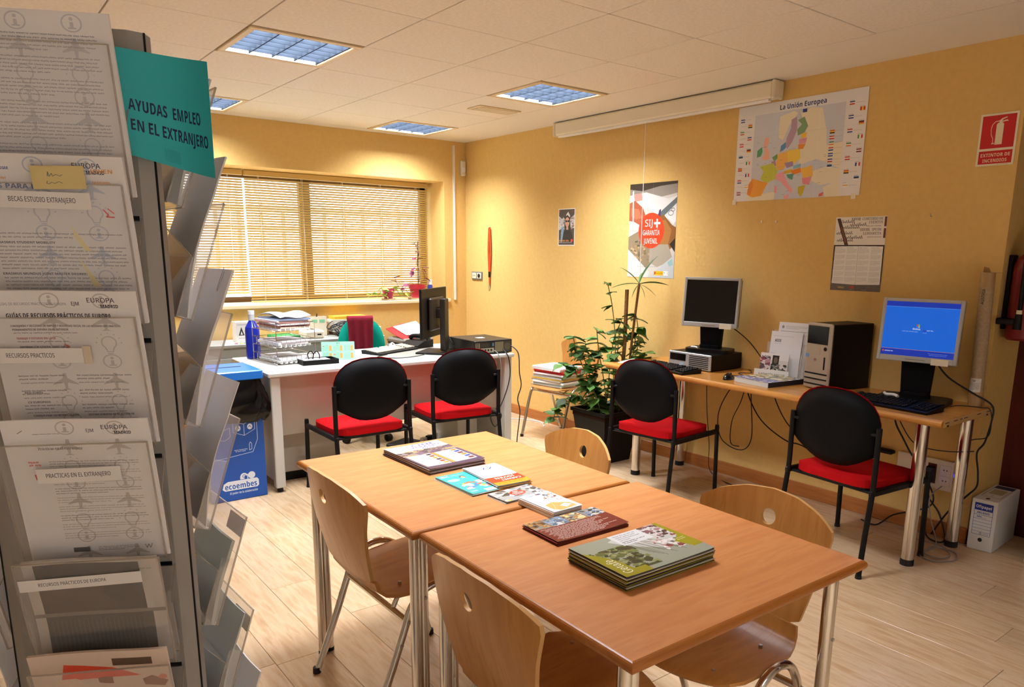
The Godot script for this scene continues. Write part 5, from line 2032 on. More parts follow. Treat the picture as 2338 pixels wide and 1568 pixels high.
func computer_desk_things():
	# flat desktop under the first monitor
	var t := thing("desktop_computer", "silver-fronted flat desktop computer under the dark monitor", "computer", V(3.80, DT, -3.21), 0.0)
	var b := B.new()
	b.span(V(0.012, 0.005, -0.178), V(0.325, 0.108, 0.178), 0.004)
	put("case", b, M.black, t)
	b = B.new()
	b.span(V(0.0, 0.005, -0.178), V(0.012, 0.108, 0.178), 0.004)
	put("front_panel", b, M.silver, t)
	b = B.new()
	b.span(V(-0.0015, 0.05, -0.165), V(0.001, 0.095, -0.03))
	put("drive_bay", b, M.black_gloss, t)
	for i in 7:
		b = B.new()
		b.span(V(-0.0015, 0.016 + i * 0.012, 0.0), V(0.001, 0.021 + i * 0.012, 0.16))
		put("vent_slot", b, M.black, t)
	b = B.new()
	b.span(V(-0.0012, 0.016, -0.075), V(0.001, 0.038, -0.05))
	put("sticker", b, mat(K("a8c4e0"), 0.4), t)
	var off := mat(K("060607"), 0.12)
	monitor("silver-framed monitor with a dark screen on the flat desktop computer", V(3.965, DT + 0.108, -3.185), deg_to_rad(-72), off, 0.165, [0.30, 0.20])
	# the blue log-on screen
	var a := Art.new(640, 512, K("0f6be6"), 2)
	a.rect(0, 0, 640, 52, K("1238b4")); a.rect(0, 450, 640, 62, K("1238b4"))
	a.rect(0, 50, 640, 3, K("6aa4f4")); a.rect(0, 448, 640, 3, K("d88a50"))
	a.poly([288, 212, 300, 208, 302, 222, 290, 226], K("e0562a")); a.poly([304, 207, 318, 212, 318, 226, 304, 221], K("7ac044"))
	a.poly([290, 229, 302, 225, 304, 238, 292, 242], K("4a8af0")); a.poly([306, 225, 318, 229, 318, 243, 306, 239], K("f2c83a"))
	a.text(258, 262, "Windows", 24, K("f2f6ff"), "sansb", 70)
	a.words(170, 276, 150, 6, K("c8dcff"))
	a.rect(350, 258, 26, 18, K("2a48c8")); a.words(384, 258, 50, 7, K("dfeaff")); a.words(352, 282, 30, 6, K("9fc0ff"))
	a.ell(24, 474, 9, 9, K("d8482a")); a.words(40, 470, 70, 8, K("e8f0ff"))
	a.words(420, 470, 170, 6, K("7a9ae8")); a.words(430, 484, 150, 6, K("7a9ae8"))
	var on := printed(a, 0.25)
	on.emission_enabled = true
	on.emission_texture = on.albedo_texture
	on.emission = Color.BLACK
	on.emission_energy_multiplier = 0.75
	on.albedo_color = Color(0.25, 0.25, 0.25)
	var mt := monitor("silver-framed monitor showing a bright blue log-on screen", V(3.905, DT, -1.785), deg_to_rad(-80), on, 0.212, [0.34, 0.24])
	var sl := AreaLight3D.new()
	sl.name = "screen_light"
	sl.area_size = Vector2(0.34, 0.28)
	sl.light_color = Color(0.25, 0.5, 1.0)
	sl.light_energy = 0.06
	sl.shadow_enabled = true
	mt.add_child(sl)
	sl.position = V(0, 0.39, 0.06)
	sl.rotation = V(-0.10, PI, 0)
	keyboard("black keyboard in front of the flat desktop computer", V(3.665, DT, -3.27), PI / 2 * -1 - 0.12, M.black)
	keyboard("black keyboard in front of the blue-lit monitor", V(3.715, DT, -1.80), -PI / 2 - 0.06, M.black)
	mouse("black mouse beside the catalogue on the computer desk", V(3.69, DT, -2.80), -1.3, M.black_gloss)
	# catalogue pile
	a = Art.new(512, 512, K("8d8a6a"), 6)
	a.blotch(90, [K("b9a86a"), K("d8d0b0"), K("6a6f8c"), K("5c5230"), K("e0dcc8")], 0, 0, 512, 512, 20, 70)
	a.poly([0, 380, 512, 300, 512, 512, 0, 512], K("7c84b4"))
	a.blotch(20, [K("e8e6e0"), K("aeb4d4")], 0, 380, 512, 512, 14, 40)
	t = thing("catalogue", "thick glossy colour catalogue beside the computer tower", "catalogue", V(3.79, DT, -2.585), -0.12)
	b = B.new()
	b.span(V(-0.15, 0.0, -0.13), V(0.15, 0.028, 0.13), 0.001)
	put("pages", b, M.paper_grey, t)
	b = B.new()
	b.span(V(-0.15, 0.0, 0.13), V(0.15, 0.029, 0.133))
	put("spine", b, mat(K("1a2030"), 0.4), t)
	b = B.new()
	b.sheet([[V(0.152, 0.029, -0.132), V(0.152, 0.029, 0.132)], [V(-0.152, 0.031, -0.132), V(-0.152, 0.029, 0.132)]], 0.0006)
	put("cover", b, printed(a, 0.25), t)
	# leaflet holder with sheets and a small stand card
	t = thing("leaflet_holder", "clear acrylic leaflet holder behind the computer tower", "leaflet holder", V(3.985, DT, -2.62), deg_to_rad(-80))
	b = B.new()
	b.xf = Transform3D(Basis(Vector3.RIGHT, -0.16), V(0, 0, 0))
	b.span(V(-0.115, 0.0, -0.035), V(0.115, 0.30, -0.032))
	b.span(V(-0.115, 0.0, 0.03), V(0.115, 0.15, 0.033))
	b.span(V(-0.115, 0.0, -0.032), V(0.115, 0.003, 0.03))
	for s in [-1, 1]: b.ext(P2([-0.0015, 0]), 0, 0) if false else b.span(V(s * 0.1135 - 0.0015, 0, -0.032), V(s * 0.1135 + 0.0015, 0.22, 0.03))
	put("pocket", b, M.acrylic, t)
	b = B.new()
	b.xf = Transform3D(Basis(Vector3.RIGHT, -0.16), V(0, 0, 0))
	for s in [-1, 1]:
		b.cyl(V(s * 0.115, 0, -0.033), V(s * 0.115, 0.30, -0.033), 0.0016, -1, 6)
		b.cyl(V(s * 0.115, 0.0, 0.032), V(s * 0.115, 0.22, 0.03), 0.0016, -1, 6)
	put("pocket_edge", b, M.acrylic_edge, t)
	var doc := [[0.0, "white letter sheets standing tallest in the leaflet holder", -0.026, 0.345, 0.02], [1.0, "white ASDI form standing in the leaflet holder", -0.012, 0.285, -0.015]]
	for q in doc:
		a = Art.new(300, 420, K("eeeef0"), 3)
		if q[0] == 0.0:
			a.ell(40, 36, 12, 12, K("9a9aa4")); a.para(70, 26, 200, 3, 9, 4, K("8a8a92")); a.rect(20, 66, 260, 3, K("8a8a92")); a.para(20, 84, 260, 3, 9, 4, K("a0a0a8"))
		else:
			a.text(40, 96, "ASDI", 34, K("22222a"), "sansb", 64); a.words(20, 40, 200, 4, K("9a9aa4")); a.words(40, 108, 80, 4, K("8a8a92"))
			a.words(20, 200, 40, 4, K("8a8a92")); a.words(20, 230, 30, 4, K("8a8a92"))
		b = B.new()
		b.xf = Transform3D(Basis(Vector3.RIGHT, -0.16), V(q[4], 0.004, 0))
		b.sheet([[V(-0.1, q[3], q[2]), V(0.1, q[3], q[2])], [V(-0.1, 0.0, q[2]), V(0.1, 0.0, q[2])]], 0.004)
		single("document", b, printed(a, 0.6), q[1], "document", V(3.985, DT, -2.62), deg_to_rad(-80))
	a = Art.new(300, 260, K("d9d2cc"), 5)
	a.rect(0, 0, 300, 70, K("e8e6e2"))
	a.blotch(40, [K("8d3d52"), K("b98a92"), K("5c4a50"), K("d8c8c4")], 0, 40, 110, 220, 12, 34)
	a.rect(130, 20, 70, 110, K("1c1a1c")); a.ell(165, 70, 22, 34, K("6e5a4c"))
	a.blotch(30, [K("4a4a44"), K("7c7a70"), K("22221f")], 120, 110, 290, 220, 14, 34)
	a.text(10, 60, "IV ÉXITO", 40, K("2a2a30"), "sansb", 100)
	a.ell(200, 226, 46, 34, K("e0502a")); a.text(168, 238, "SIJ+", 30, K("ffffff"), "sansb", 62)
	t = thing("leaflet_pile", "colour leaflets in front of the leaflet holder", "leaflets", V(3.945, DT, -2.665), deg_to_rad(-80))
	b = B.new()
	b.xf = Transform3D(Basis(Vector3.RIGHT, -0.16), V(0, 0.0, 0.01))
	b.sheet([[V(-0.09, 0.155, 0.0), V(0.09, 0.155, 0.0)], [V(-0.09, 0.002, 0.0), V(0.09, 0.002, 0.0)]], 0.006)
	put("front_leaflet", b, printed(a, 0.4), t)
	a = Art.new(400, 120, K("eceae8"), 5)
	a.text(50, 76, "GARANTÍA JUVENIL", 42, K("30302e"), "sans", 320)
	t = thing("name_strip", "white card strip reading GARANTÍA JUVENIL on the computer desk", "label", V(3.905, DT, -2.65), deg_to_rad(-76))
	put("card", card(0.215, 0.058, 0.001), printed(a, 0.6), t)
	# tower
	t = thing("computer_tower", "black and silver computer tower beside the blue-lit monitor", "computer", V(3.81, DT, -2.295), -0.2)
	b = B.new()
	b.span(V(0.02, 0.004, -0.088), V(0.335, 0.372, 0.088), 0.004)
	put("case", b, M.black, t)
	b = B.new()
	b.span(V(0.0, 0.004, -0.09), V(0.022, 0.376, 0.09), 0.008)
	put("front_panel", b, M.silver_warm, t)
	b = B.new()
	b.span(V(-0.002, 0.258, -0.078), V(0.004, 0.36, 0.07), 0.002)
	put("drive_bay", b, M.black_gloss, t)
	b = B.new()
	b.span(V(-0.0015, 0.20, -0.078), V(0.004, 0.248, 0.02), 0.001)
	put("drive_cover", b, M.silver_warm, t)
	b = B.new()
	b.cyl(V(-0.002, 0.235, 0.055), V(0.002, 0.235, 0.055), 0.011, -1, 16)
	put("power_button", b, M.black, t)
	b = B.new()
	b.span(V(-0.0015, 0.118, 0.048), V(0.003, 0.19, 0.06), 0.002)
	put("port_slot", b, M.black, t)
	b = B.new()
	b.cyl(V(-0.0015, 0.17, -0.012), V(0.002, 0.17, -0.012), 0.009, -1, 14)
	put("badge", b, M.steel, t)
	b = B.new()
	b.span(V(-0.0012, 0.18, -0.082), V(0.002, 0.20, -0.06))
	put("sticker", b, mat(K("5a8ac4"), 0.4), t)
	for i in 3:
		b = B.new()
		b.span(V(-0.003, 0.028 + i * 0.03, -0.08), V(0.004, 0.036 + i * 0.03, 0.08), 0.001)
		put("vent_slot", b, M.black, t)
	# cardboard mailing tube in the corner
	t = thing("mailing_tube", "tall cardboard mailing tube standing at the end of the desk", "mailing tube", V(4.075, DT, -1.545))
	b = B.new()
	b.cyl(V(0, 0, 0), V(0.0, 0.672, -0.02), 0.0325, -1, 24)
	put("tube", b, M.cardboard, t)
	b = B.new()
	b.cyl(V(0, 0.0005, 0), V(0.0, 0.075, -0.002), 0.0332, -1, 24, false)
	put("lower_tape", b, M.tape, t)
	b = B.new()
	b.cyl(V(0, 0.60, -0.0178), V(0.0, 0.673, -0.02), 0.0333, -1, 24, false)
	b.sheet([[V(-0.03, 0.70, -0.03), V(0.03, 0.695, -0.03)], [V(-0.034, 0.674, -0.03), V(0.034, 0.674, -0.02)], [V(-0.034, 0.672, 0.01), V(0.04, 0.672, 0.03)]], 0.001)
	put("upper_tape", b, M.tape, t)
	a = Art.new(160, 128, K("d8d4cc"), 2)
	a.para(10, 56, 130, 5, 12, 5, K("6a6660")); a.rect(0, 44, 160, 4, K("a8a49c")); a.text(50, 32, "767", 24, K("33302c"), "sansb")
	b = B.new()
	var rows := []
	for y in [0.145, 0.075]:
		var row := []
		for k in 9:
			var q := PI + 0.9 - 1.8 * k / 8.0
			row.append(V(cos(q) * 0.0334, y, -sin(q) * 0.0334 * -1.0 - 0.003))
		rows.append(row)
	b.sheet(rows)
	put("address_label", b, printed(a, 0.6), t)
	var tm := TextMesh.new()
	tm.text = "AUSTRIA"
	tm.font = Art.font("sans")
	tm.font_size = 18
	tm.pixel_size = 0.0011
	tm.depth = 0.0006
	var tx := put("handwriting", tm, M.black, t)
	tx.transform = Transform3D(Basis(V(0, 1, 0), V(0, 0, -1), V(-1, 0, 0)), V(-0.0336, 0.555, -0.016))
	# white clip on the monitor foot
	b = B.new()
	b.tube(curve([V(-0.03, 0.008, 0.0), V(0.0, 0.012, 0.006), V(0.035, 0.01, -0.004), V(0.05, 0.02, -0.01)], 4), 0.008, 8)
	single("cable_clip", b, M.white, "white cable clip lying on the foot of the blue-lit monitor", "clip", V(3.845, DT + 0.022, -1.86), 1.4)
	b = B.new()
	b.tube(curve([V(-0.03, 0.006, 0.0), V(0.0, 0.009, 0.004), V(0.03, 0.007, -0.004)], 4), 0.006, 8)
	single("cable_clip", b, M.white, "white cable clip on the foot of the dark monitor", "clip", V(3.885, DT + 0.13, -3.24), 1.4)

func wire(label: String, pts: Array, r := 0.0035, m: Material = null, closed := false):
	var b := B.new()
	b.tube(curve(pts, 6, closed), r, 6, closed)
	single("cable", b, m if m else M.cable, label, "cable")

func cables():
	# behind and under the computer desk
	wire("black cable from the dark monitor down behind the desk", [V(4.0, 1.05, -3.05), V(4.08, 0.95, -2.95), V(4.10, 0.80, -2.80), V(4.115, 0.77, -2.70), V(4.12, 0.74, -2.62)], 0.004)
	wire("mouse cable curling over the middle of the desk", [V(3.75, DT + 0.015, -2.82), V(3.85, DT + 0.004, -2.80), V(3.92, DT + 0.004, -2.90), V(4.0, DT + 0.004, -2.86), V(4.10, DT + 0.004, -2.95)], 0.0025)
	wire("long black cable loop hanging under the desk, leftmost", [V(4.05, 0.72, -2.96), V(4.05, 0.60, -3.07), V(4.05, 0.43, -3.14), V(4.05, 0.27, -3.10), V(4.05, 0.226, -2.94), V(4.05, 0.324, -2.86), V(4.05, 0.60, -2.885), V(4.05, 0.72, -2.89)], 0.0035)
	wire("black cable hanging straight inside the loop under the desk", [V(4.07, 0.72, -2.93), V(4.06, 0.55, -2.97), V(4.06, 0.41, -3.03), V(4.06, 0.258, -3.03), V(4.06, 0.245, -2.96)], 0.0035)
	wire("black cable swinging from the loop towards the second chair", [V(4.08, 0.72, -2.95), V(4.07, 0.60, -2.92), V(4.06, 0.453, -2.80), V(4.06, 0.36, -2.616), V(4.06, 0.351, -2.5), V(4.06, 0.30, -2.3), V(4.08, 0.33, -2.0)], 0.0045)
	wire("black cable dropping under the computer tower", [V(4.08, 0.72, -2.75), V(4.06, 0.626, -2.717), V(4.06, 0.51, -2.646), V(4.06, 0.428, -2.56), V(4.06, 0.33, -2.42)], 0.004)
	wire("thin cable touching the skirting under the left of the desk", [V(4.10, 0.72, -3.3), V(4.10, 0.45, -3.28), V(4.11, 0.2, -3.25), V(4.08, 0.01, -3.2), V(3.95, 0.006, -2.9), V(3.98, 0.006, -2.6)], 0.003)
	wire("thick black cable from the blue-lit monitor round the desk end", [V(3.96, 0.985, -1.72), V(4.0, 0.90, -1.66), V(4.04, 0.83, -1.55), V(4.06, 0.778, -1.46), V(4.06, 0.70, -1.452), V(4.06, 0.585, -1.47), V(4.07, 0.52, -1.503), V(4.08, 0.42, -1.49), V(4.09, 0.34, -1.49), V(4.10, 0.28, -1.53), V(4.11, 0.16, -1.62), V(4.08, 0.02, -1.68)], 0.005)
	wire("thin black cable joining the thick one at the desk end", [V(3.85, DT + 0.02, -1.63), V(3.92, DT + 0.006, -1.60), V(3.98, DT + 0.006, -1.585), V(4.03, DT + 0.004, -1.50), V(4.05, 0.75, -1.458), V(4.07, 0.62, -1.46), V(4.06, 0.585, -1.53), V(4.02, 0.55, -1.56)], 0.0025)
	wire("thin black cable sagging between the near chrome legs", [V(4.02, 0.72, -1.95), V(3.95, 0.56, -1.80), V(3.92, 0.53, -1.70), V(3.98, 0.52, -1.6), V(4.05, 0.53, -1.51)], 0.0028)
	wire("black cable running down behind the front chrome leg", [V(4.04, 0.72, -1.93), V(4.05, 0.612, -1.93), V(4.06, 0.52, -1.88), V(4.07, 0.44, -1.83), V(4.11, 0.40, -1.81)], 0.0055)
	wire("black plug lead falling from the lit adapter", [V(4.11, 0.30, -1.735), V(4.09, 0.22, -1.72), V(4.08, 0.14, -1.65), V(4.06, 0.02, -1.60), V(4.02, 0.008, -1.63), V(4.06, 0.02, -1.70), V(4.10, 0.12, -1.73)], 0.0045)
	wire("second black plug lead crossing below the sockets", [V(4.11, 0.30, -1.745), V(4.10, 0.22, -1.70), V(4.10, 0.16, -1.72), V(4.06, 0.12, -1.80), V(4.03, 0.08, -1.88), V(4.0, 0.01, -1.95), V(4.02, 0.008, -2.05)], 0.0045)
	wire("grey network cable coiled on the floor by the desk leg", [V(4.115, 0.29, -1.67), V(4.08, 0.22, -1.71), V(4.06, 0.10, -1.68), V(3.96, 0.012, -1.60), V(3.78, 0.006, -1.60), V(3.745, 0.006, -1.52), V(3.84, 0.006, -1.455), V(3.95, 0.006, -1.50), V(3.93, 0.010, -1.60), V(3.80, 0.012, -1.585), V(3.79, 0.012, -1.51), V(3.87, 0.012, -1.49), V(3.98, 0.008, -1.58), V(3.96, 0.008, -1.75)], 0.0032, M.cable_grey)
	# office side
	wire("black power cable hanging from the right end of the office desk", [V(3.262, 0.83, -4.50), V(3.30, 0.77, -4.43), V(3.307, 0.621, -4.42), V(3.324, 0.52, -4.42), V(3.292, 0.422, -4.42), V(3.314, 0.318, -4.42), V(3.29, 0.12, -4.42), V(3.27, 0.008, -4.40)], 0.004)
	wire("white cable along the skirting behind the paper-loaded chair", [V(3.40, 0.005, -5.7), V(3.9, 0.005, -5.45), V(4.06, 0.005, -5.25), V(4.07, 0.005, -5.10), V(4.0, 0.005, -4.98)], 0.004, M.white)
	wire("black lead hanging in front of the desk's right leg panel", [V(3.20, 0.80, -4.49), V(3.22, 0.74, -4.44), V(3.23, 0.60, -4.435), V(3.19, 0.46, -4.44), V(3.14, 0.36, -4.45), V(3.08, 0.30, -4.47), V(3.12, 0.22, -4.47), V(3.17, 0.30, -4.46), V(3.12, 0.36, -4.46)], 0.004)
	wire("grey lead from the desktop computer's ports over the desk edge", [V(3.12, 0.80, -4.505), V(3.14, 0.77, -4.46), V(3.15, 0.70, -4.44), V(3.16, 0.58, -4.45), V(3.16, 0.45, -4.47)], 0.003, M.cable_grey)
	var t := thing("extension_strip", "white multi-socket strip on the floor under the office desk", "extension lead", V(2.84, 0, -4.98), 0.5)
	var b := B.new()
	b.span(V(-0.14, 0, -0.028), V(0.14, 0.045, 0.028), 0.006)
	put("body", b, M.white, t)
	for i in 3:
		b = B.new()
		b.span(V(-0.10 + i * 0.08, 0.045, -0.02), V(-0.05 + i * 0.08, 0.09, 0.02), 0.006)
		put("plug", b, M.white if i != 1 else M.black, t)
	b = B.new()
	b.span(V(-0.12, 0, -0.09), V(0.12, 0.03, 0.09), 0.01)
	single("foot_switch", b, M.black, "flat black pedal on the floor under the office desk", "pedal", V(2.70, 0, -5.12), 0.4)
	t = thing("pc_holder", "light grey panel box on the floor at the right desk end", "computer", V(3.06, 0, -4.95), -0.03)
	b = B.new()
	b.span(V(-0.09, 0.02, -0.2), V(0.09, 0.33, 0.2), 0.006)
	put("case", b, M.desk_grey, t)
	b = B.new()
	b.span(V(-0.02, 0.06, 0.2), V(0.03, 0.09, 0.203))
	put("port", b, M.grey_panel, t)
	b = B.new()
	b.span(V(-0.08, 0.0, -0.18), V(0.08, 0.02, 0.18))
	put("foot", b, M.black, t)

func corner_plant():
	var C := V(3.735, 0, -3.92)
	var t := thing("potted_plant", "big bushy green plant in a black square planter by the wall", "plant", C)
	var b := B.new()
	var r := RandomNumberGenerator.new()
	r.seed = 33
	# tapered planter with a rim
	var lo := 0.13
	var hi := 0.175
	var k4 := [V(-1, 0, -1), V(1, 0, -1), V(1, 0, 1), V(-1, 0, 1)]
	for i in 4:
		var p: Vector3 = k4[i]
		var q: Vector3 = k4[(i + 1) % 4]
		b.quad(q * lo, p * lo, p * hi + V(0, 0.36, 0), q * hi + V(0, 0.36, 0))
		b.quad(q * hi + V(0, 0.36, 0), p * hi + V(0, 0.36, 0), p * (hi + 0.012) + V(0, 0.36, 0), q * (hi + 0.012) + V(0, 0.36, 0))
		b.quad(q * (hi + 0.012) + V(0, 0.36, 0), p * (hi + 0.012) + V(0, 0.36, 0), p * (hi + 0.012) + V(0, 0.385, 0), q * (hi + 0.012) + V(0, 0.385, 0))
		b.quad(p * (hi - 0.006) + V(0, 0.385, 0), q * (hi - 0.006) + V(0, 0.385, 0), q * (hi + 0.012) + V(0, 0.385, 0), p * (hi + 0.012) + V(0, 0.385, 0))
		b.quad(p * (hi - 0.006) + V(0, 0.35, 0), q * (hi - 0.006) + V(0, 0.35, 0), q * (hi - 0.006) + V(0, 0.385, 0), p * (hi - 0.006) + V(0, 0.385, 0))
	b.quad(k4[0] * lo, k4[1] * lo, k4[2] * lo, k4[3] * lo)
	put("planter", b, M.black, t)
	b = B.new()
	b.span(V(-hi, 0.33, -hi), V(hi, 0.36, hi))
	put("soil", b, M.soil, t)
	b = B.new()
	b.tube([V(0.09, 0.35, 0.04), V(0.115, 0.85, 0.055), V(0.115, 1.25, 0.06)], 0.014, 10)
	put("stake", b, M.bark, t)
	# dracaena cane with strap leaves
	b = B.new()
	b.tube(curve([V(0.12, 0.35, 0.08), V(0.145, 0.80, 0.09), V(0.165, 1.06, 0.10), V(0.178, 1.29, 0.118)], 5), 0.009, 8)
	put("cane", b, M.bark, t)
	var strap := strap_mesh(0.24, 0.034)
	var tops := [V(0.2, 0.75, 0.15), V(-0.3, 0.6, -0.3), V(-0.85, 0.12, -0.7), V(0.85, 0.25, 0.75), V(0.7, -0.35, 0.7), V(-0.4, -0.5, -0.2), V(0.35, 0.5, -0.3), V(0.25, -0.6, 0.45)]
	for i in tops.size():
		var o := put("strap_leaf", strap, M.leaf[[3, 1, 0, 3, 1, 0, 2, 3][i]], t)
		aim(o, V(0.178, 1.29, 0.118), tops[i], r.randf_range(-0.5, 0.5), [1.0, 0.75, 0.85, 0.85, 0.62, 0.45, 0.6, 0.45][i])
	# leafy shoots
	var lm := [leaf_mesh(0.09, 0.066), leaf_mesh(0.08, 0.054, 0.25)]
	var shoots := [
		[V(0.02, 0.35, 0.02), V(0.06, 0.62, 0.02), V(0.06, 0.90, 0.01), V(0.04, 1.13, -0.01), V(0.012, 1.29, -0.035)],
		[V(0.05, 0.35, 0.05), V(0.10, 0.6, 0.1), V(0.19, 0.85, 0.12), V(0.18, 1.06, 0.10)],
		[V(0.0, 0.35, 0.0), V(0.02, 0.6, 0.0), V(0.05, 0.86, 0.0), V(0.10, 1.03, 0.03)],
		[V(-0.05, 0.35, -0.03), V(-0.10, 0.6, -0.10), V(-0.15, 0.78, -0.16), V(-0.17, 0.90, -0.19)],
		[V(-0.06, 0.35, 0.0), V(-0.13, 0.55, -0.09), V(-0.2, 0.66, -0.16), V(-0.25, 0.70, -0.22)],
		[V(-0.08, 0.35, -0.04), V(-0.15, 0.46, -0.12), V(-0.22, 0.44, -0.20), V(-0.25, 0.36, -0.26), V(-0.26, 0.28, -0.30)],
		[V(0.04, 0.35, 0.08), V(0.10, 0.55, 0.15), V(0.15, 0.7, 0.19), V(0.19, 0.80, 0.2)],
		[V(0.08, 0.35, 0.0), V(0.14, 0.6, 0.03), V(0.2, 0.78, 0.06), V(0.22, 0.92, 0.06)],
		[V(-0.02, 0.35, 0.08), V(-0.06, 0.55, 0.13), V(-0.08, 0.68, 0.15), V(-0.07, 0.80, 0.14)],
		[V(-0.02, 0.35, 0.04), V(-0.05, 0.60, 0.02), V(-0.05, 0.80, -0.04), V(-0.04, 0.95, -0.08)],
		[V(-0.1, 0.35, 0.06), V(-0.16, 0.5, 0.06), V(-0.2, 0.58, 0.04), V(-0.22, 0.55, 0.02)],
		[V(0.0, 0.35, -0.08), V(-0.02, 0.6, -0.16), V(-0.06, 0.75, -0.2), V(-0.08, 0.82, -0.22)],
		[V(0.1, 0.35, -0.06), V(0.16, 0.6, -0.08), V(0.18, 0.8, -0.08), V(0.17, 0.95, -0.06)],
		[V(0.02, 0.35, 0.1), V(0.03, 0.5, 0.15), V(0.05, 0.62, 0.17), V(0.08, 0.7, 0.18)],
		[V(-0.04, 0.35, 0.02), V(-0.09, 0.58, -0.02), V(-0.12, 0.70, -0.05), V(-0.13, 0.82, -0.08)]]
	for si in shoots.size():
		var pts: Array = curve(shoots[si], 6)
		b = B.new()
		b.tube(pts, 0.0035, 6)
		put("stem", b, M.stem, t)
		var from := int(pts.size() * (0.5 if si == 0 else 0.12))
		var i := from
		while i < pts.size():
			var d: Vector3 = pts[mini(i + 1, pts.size() - 1)] - pts[maxi(i - 1, 0)]
			for s in [0.0, PI]:
				var a: float = r.randf() * TAU + s
				var o := put("leaf", lm[r.randi() % 2], M.leaf[r.randi() % 4], t)
				aim(o, pts[i], V(cos(a), r.randf_range(-0.45, 0.3), sin(a)), r.randf_range(-0.5, 0.5), r.randf_range(0.85, 1.35) * (0.75 if si == 0 else 1.0))
			i += 3 if si == 0 else (1 if i % 3 else 2)
	# paper pile on the chair by the wall
	paper_pile("paper_stack", "pile of magazines and red folders heaped on the wall chair", "papers", V(3.85, 0.4475, -4.62), 0.26, 0.32, 0.155, 0.15, [M.paper_grey, mat(K("9fc4c8"), 0.4), M.paper, mat(K("9a8f80"), 0.6), mat(K("c8a040"), 0.5), M.paper_grey, mat(K("b8b0b0"), 0.5), M.paper, mat(K("b01e26"), 0.35), M.red_plain, M.paper, M.paper], 15)
	b = B.new()
	b.span(V(-0.13, 0, -0.02), V(0.13, 0.35, 0.02))
	single("paper_sheet", card(0.22, 0.12, 0.004), M.paper, "white sheet lying at the left end of the computer desk", "paper", V(3.75, DT + 0.0045, -3.60), 0.3).rotation.x = -PI / 2 + 0.0

func strap_mesh(l: float, w: float) -> ArrayMesh:
	var b := B.new()
	var rows := []
	for i in 11:
		var t := i / 10.0
		var ww := w * (0.35 + 0.65 * sin(minf(t * 1.6, 1.0) * PI / 2)) * (1.0 - pow(t, 4.0) * 0.97)
		var row := []
		for s in [-1.0, 0.0, 1.0]:
			row.append(V(s * ww / 2, -0.28 * l * t * t + 0.25 * ww * absf(s), -l * t))
		rows.append(row)
	b.sheet(rows)
	return b.mesh()

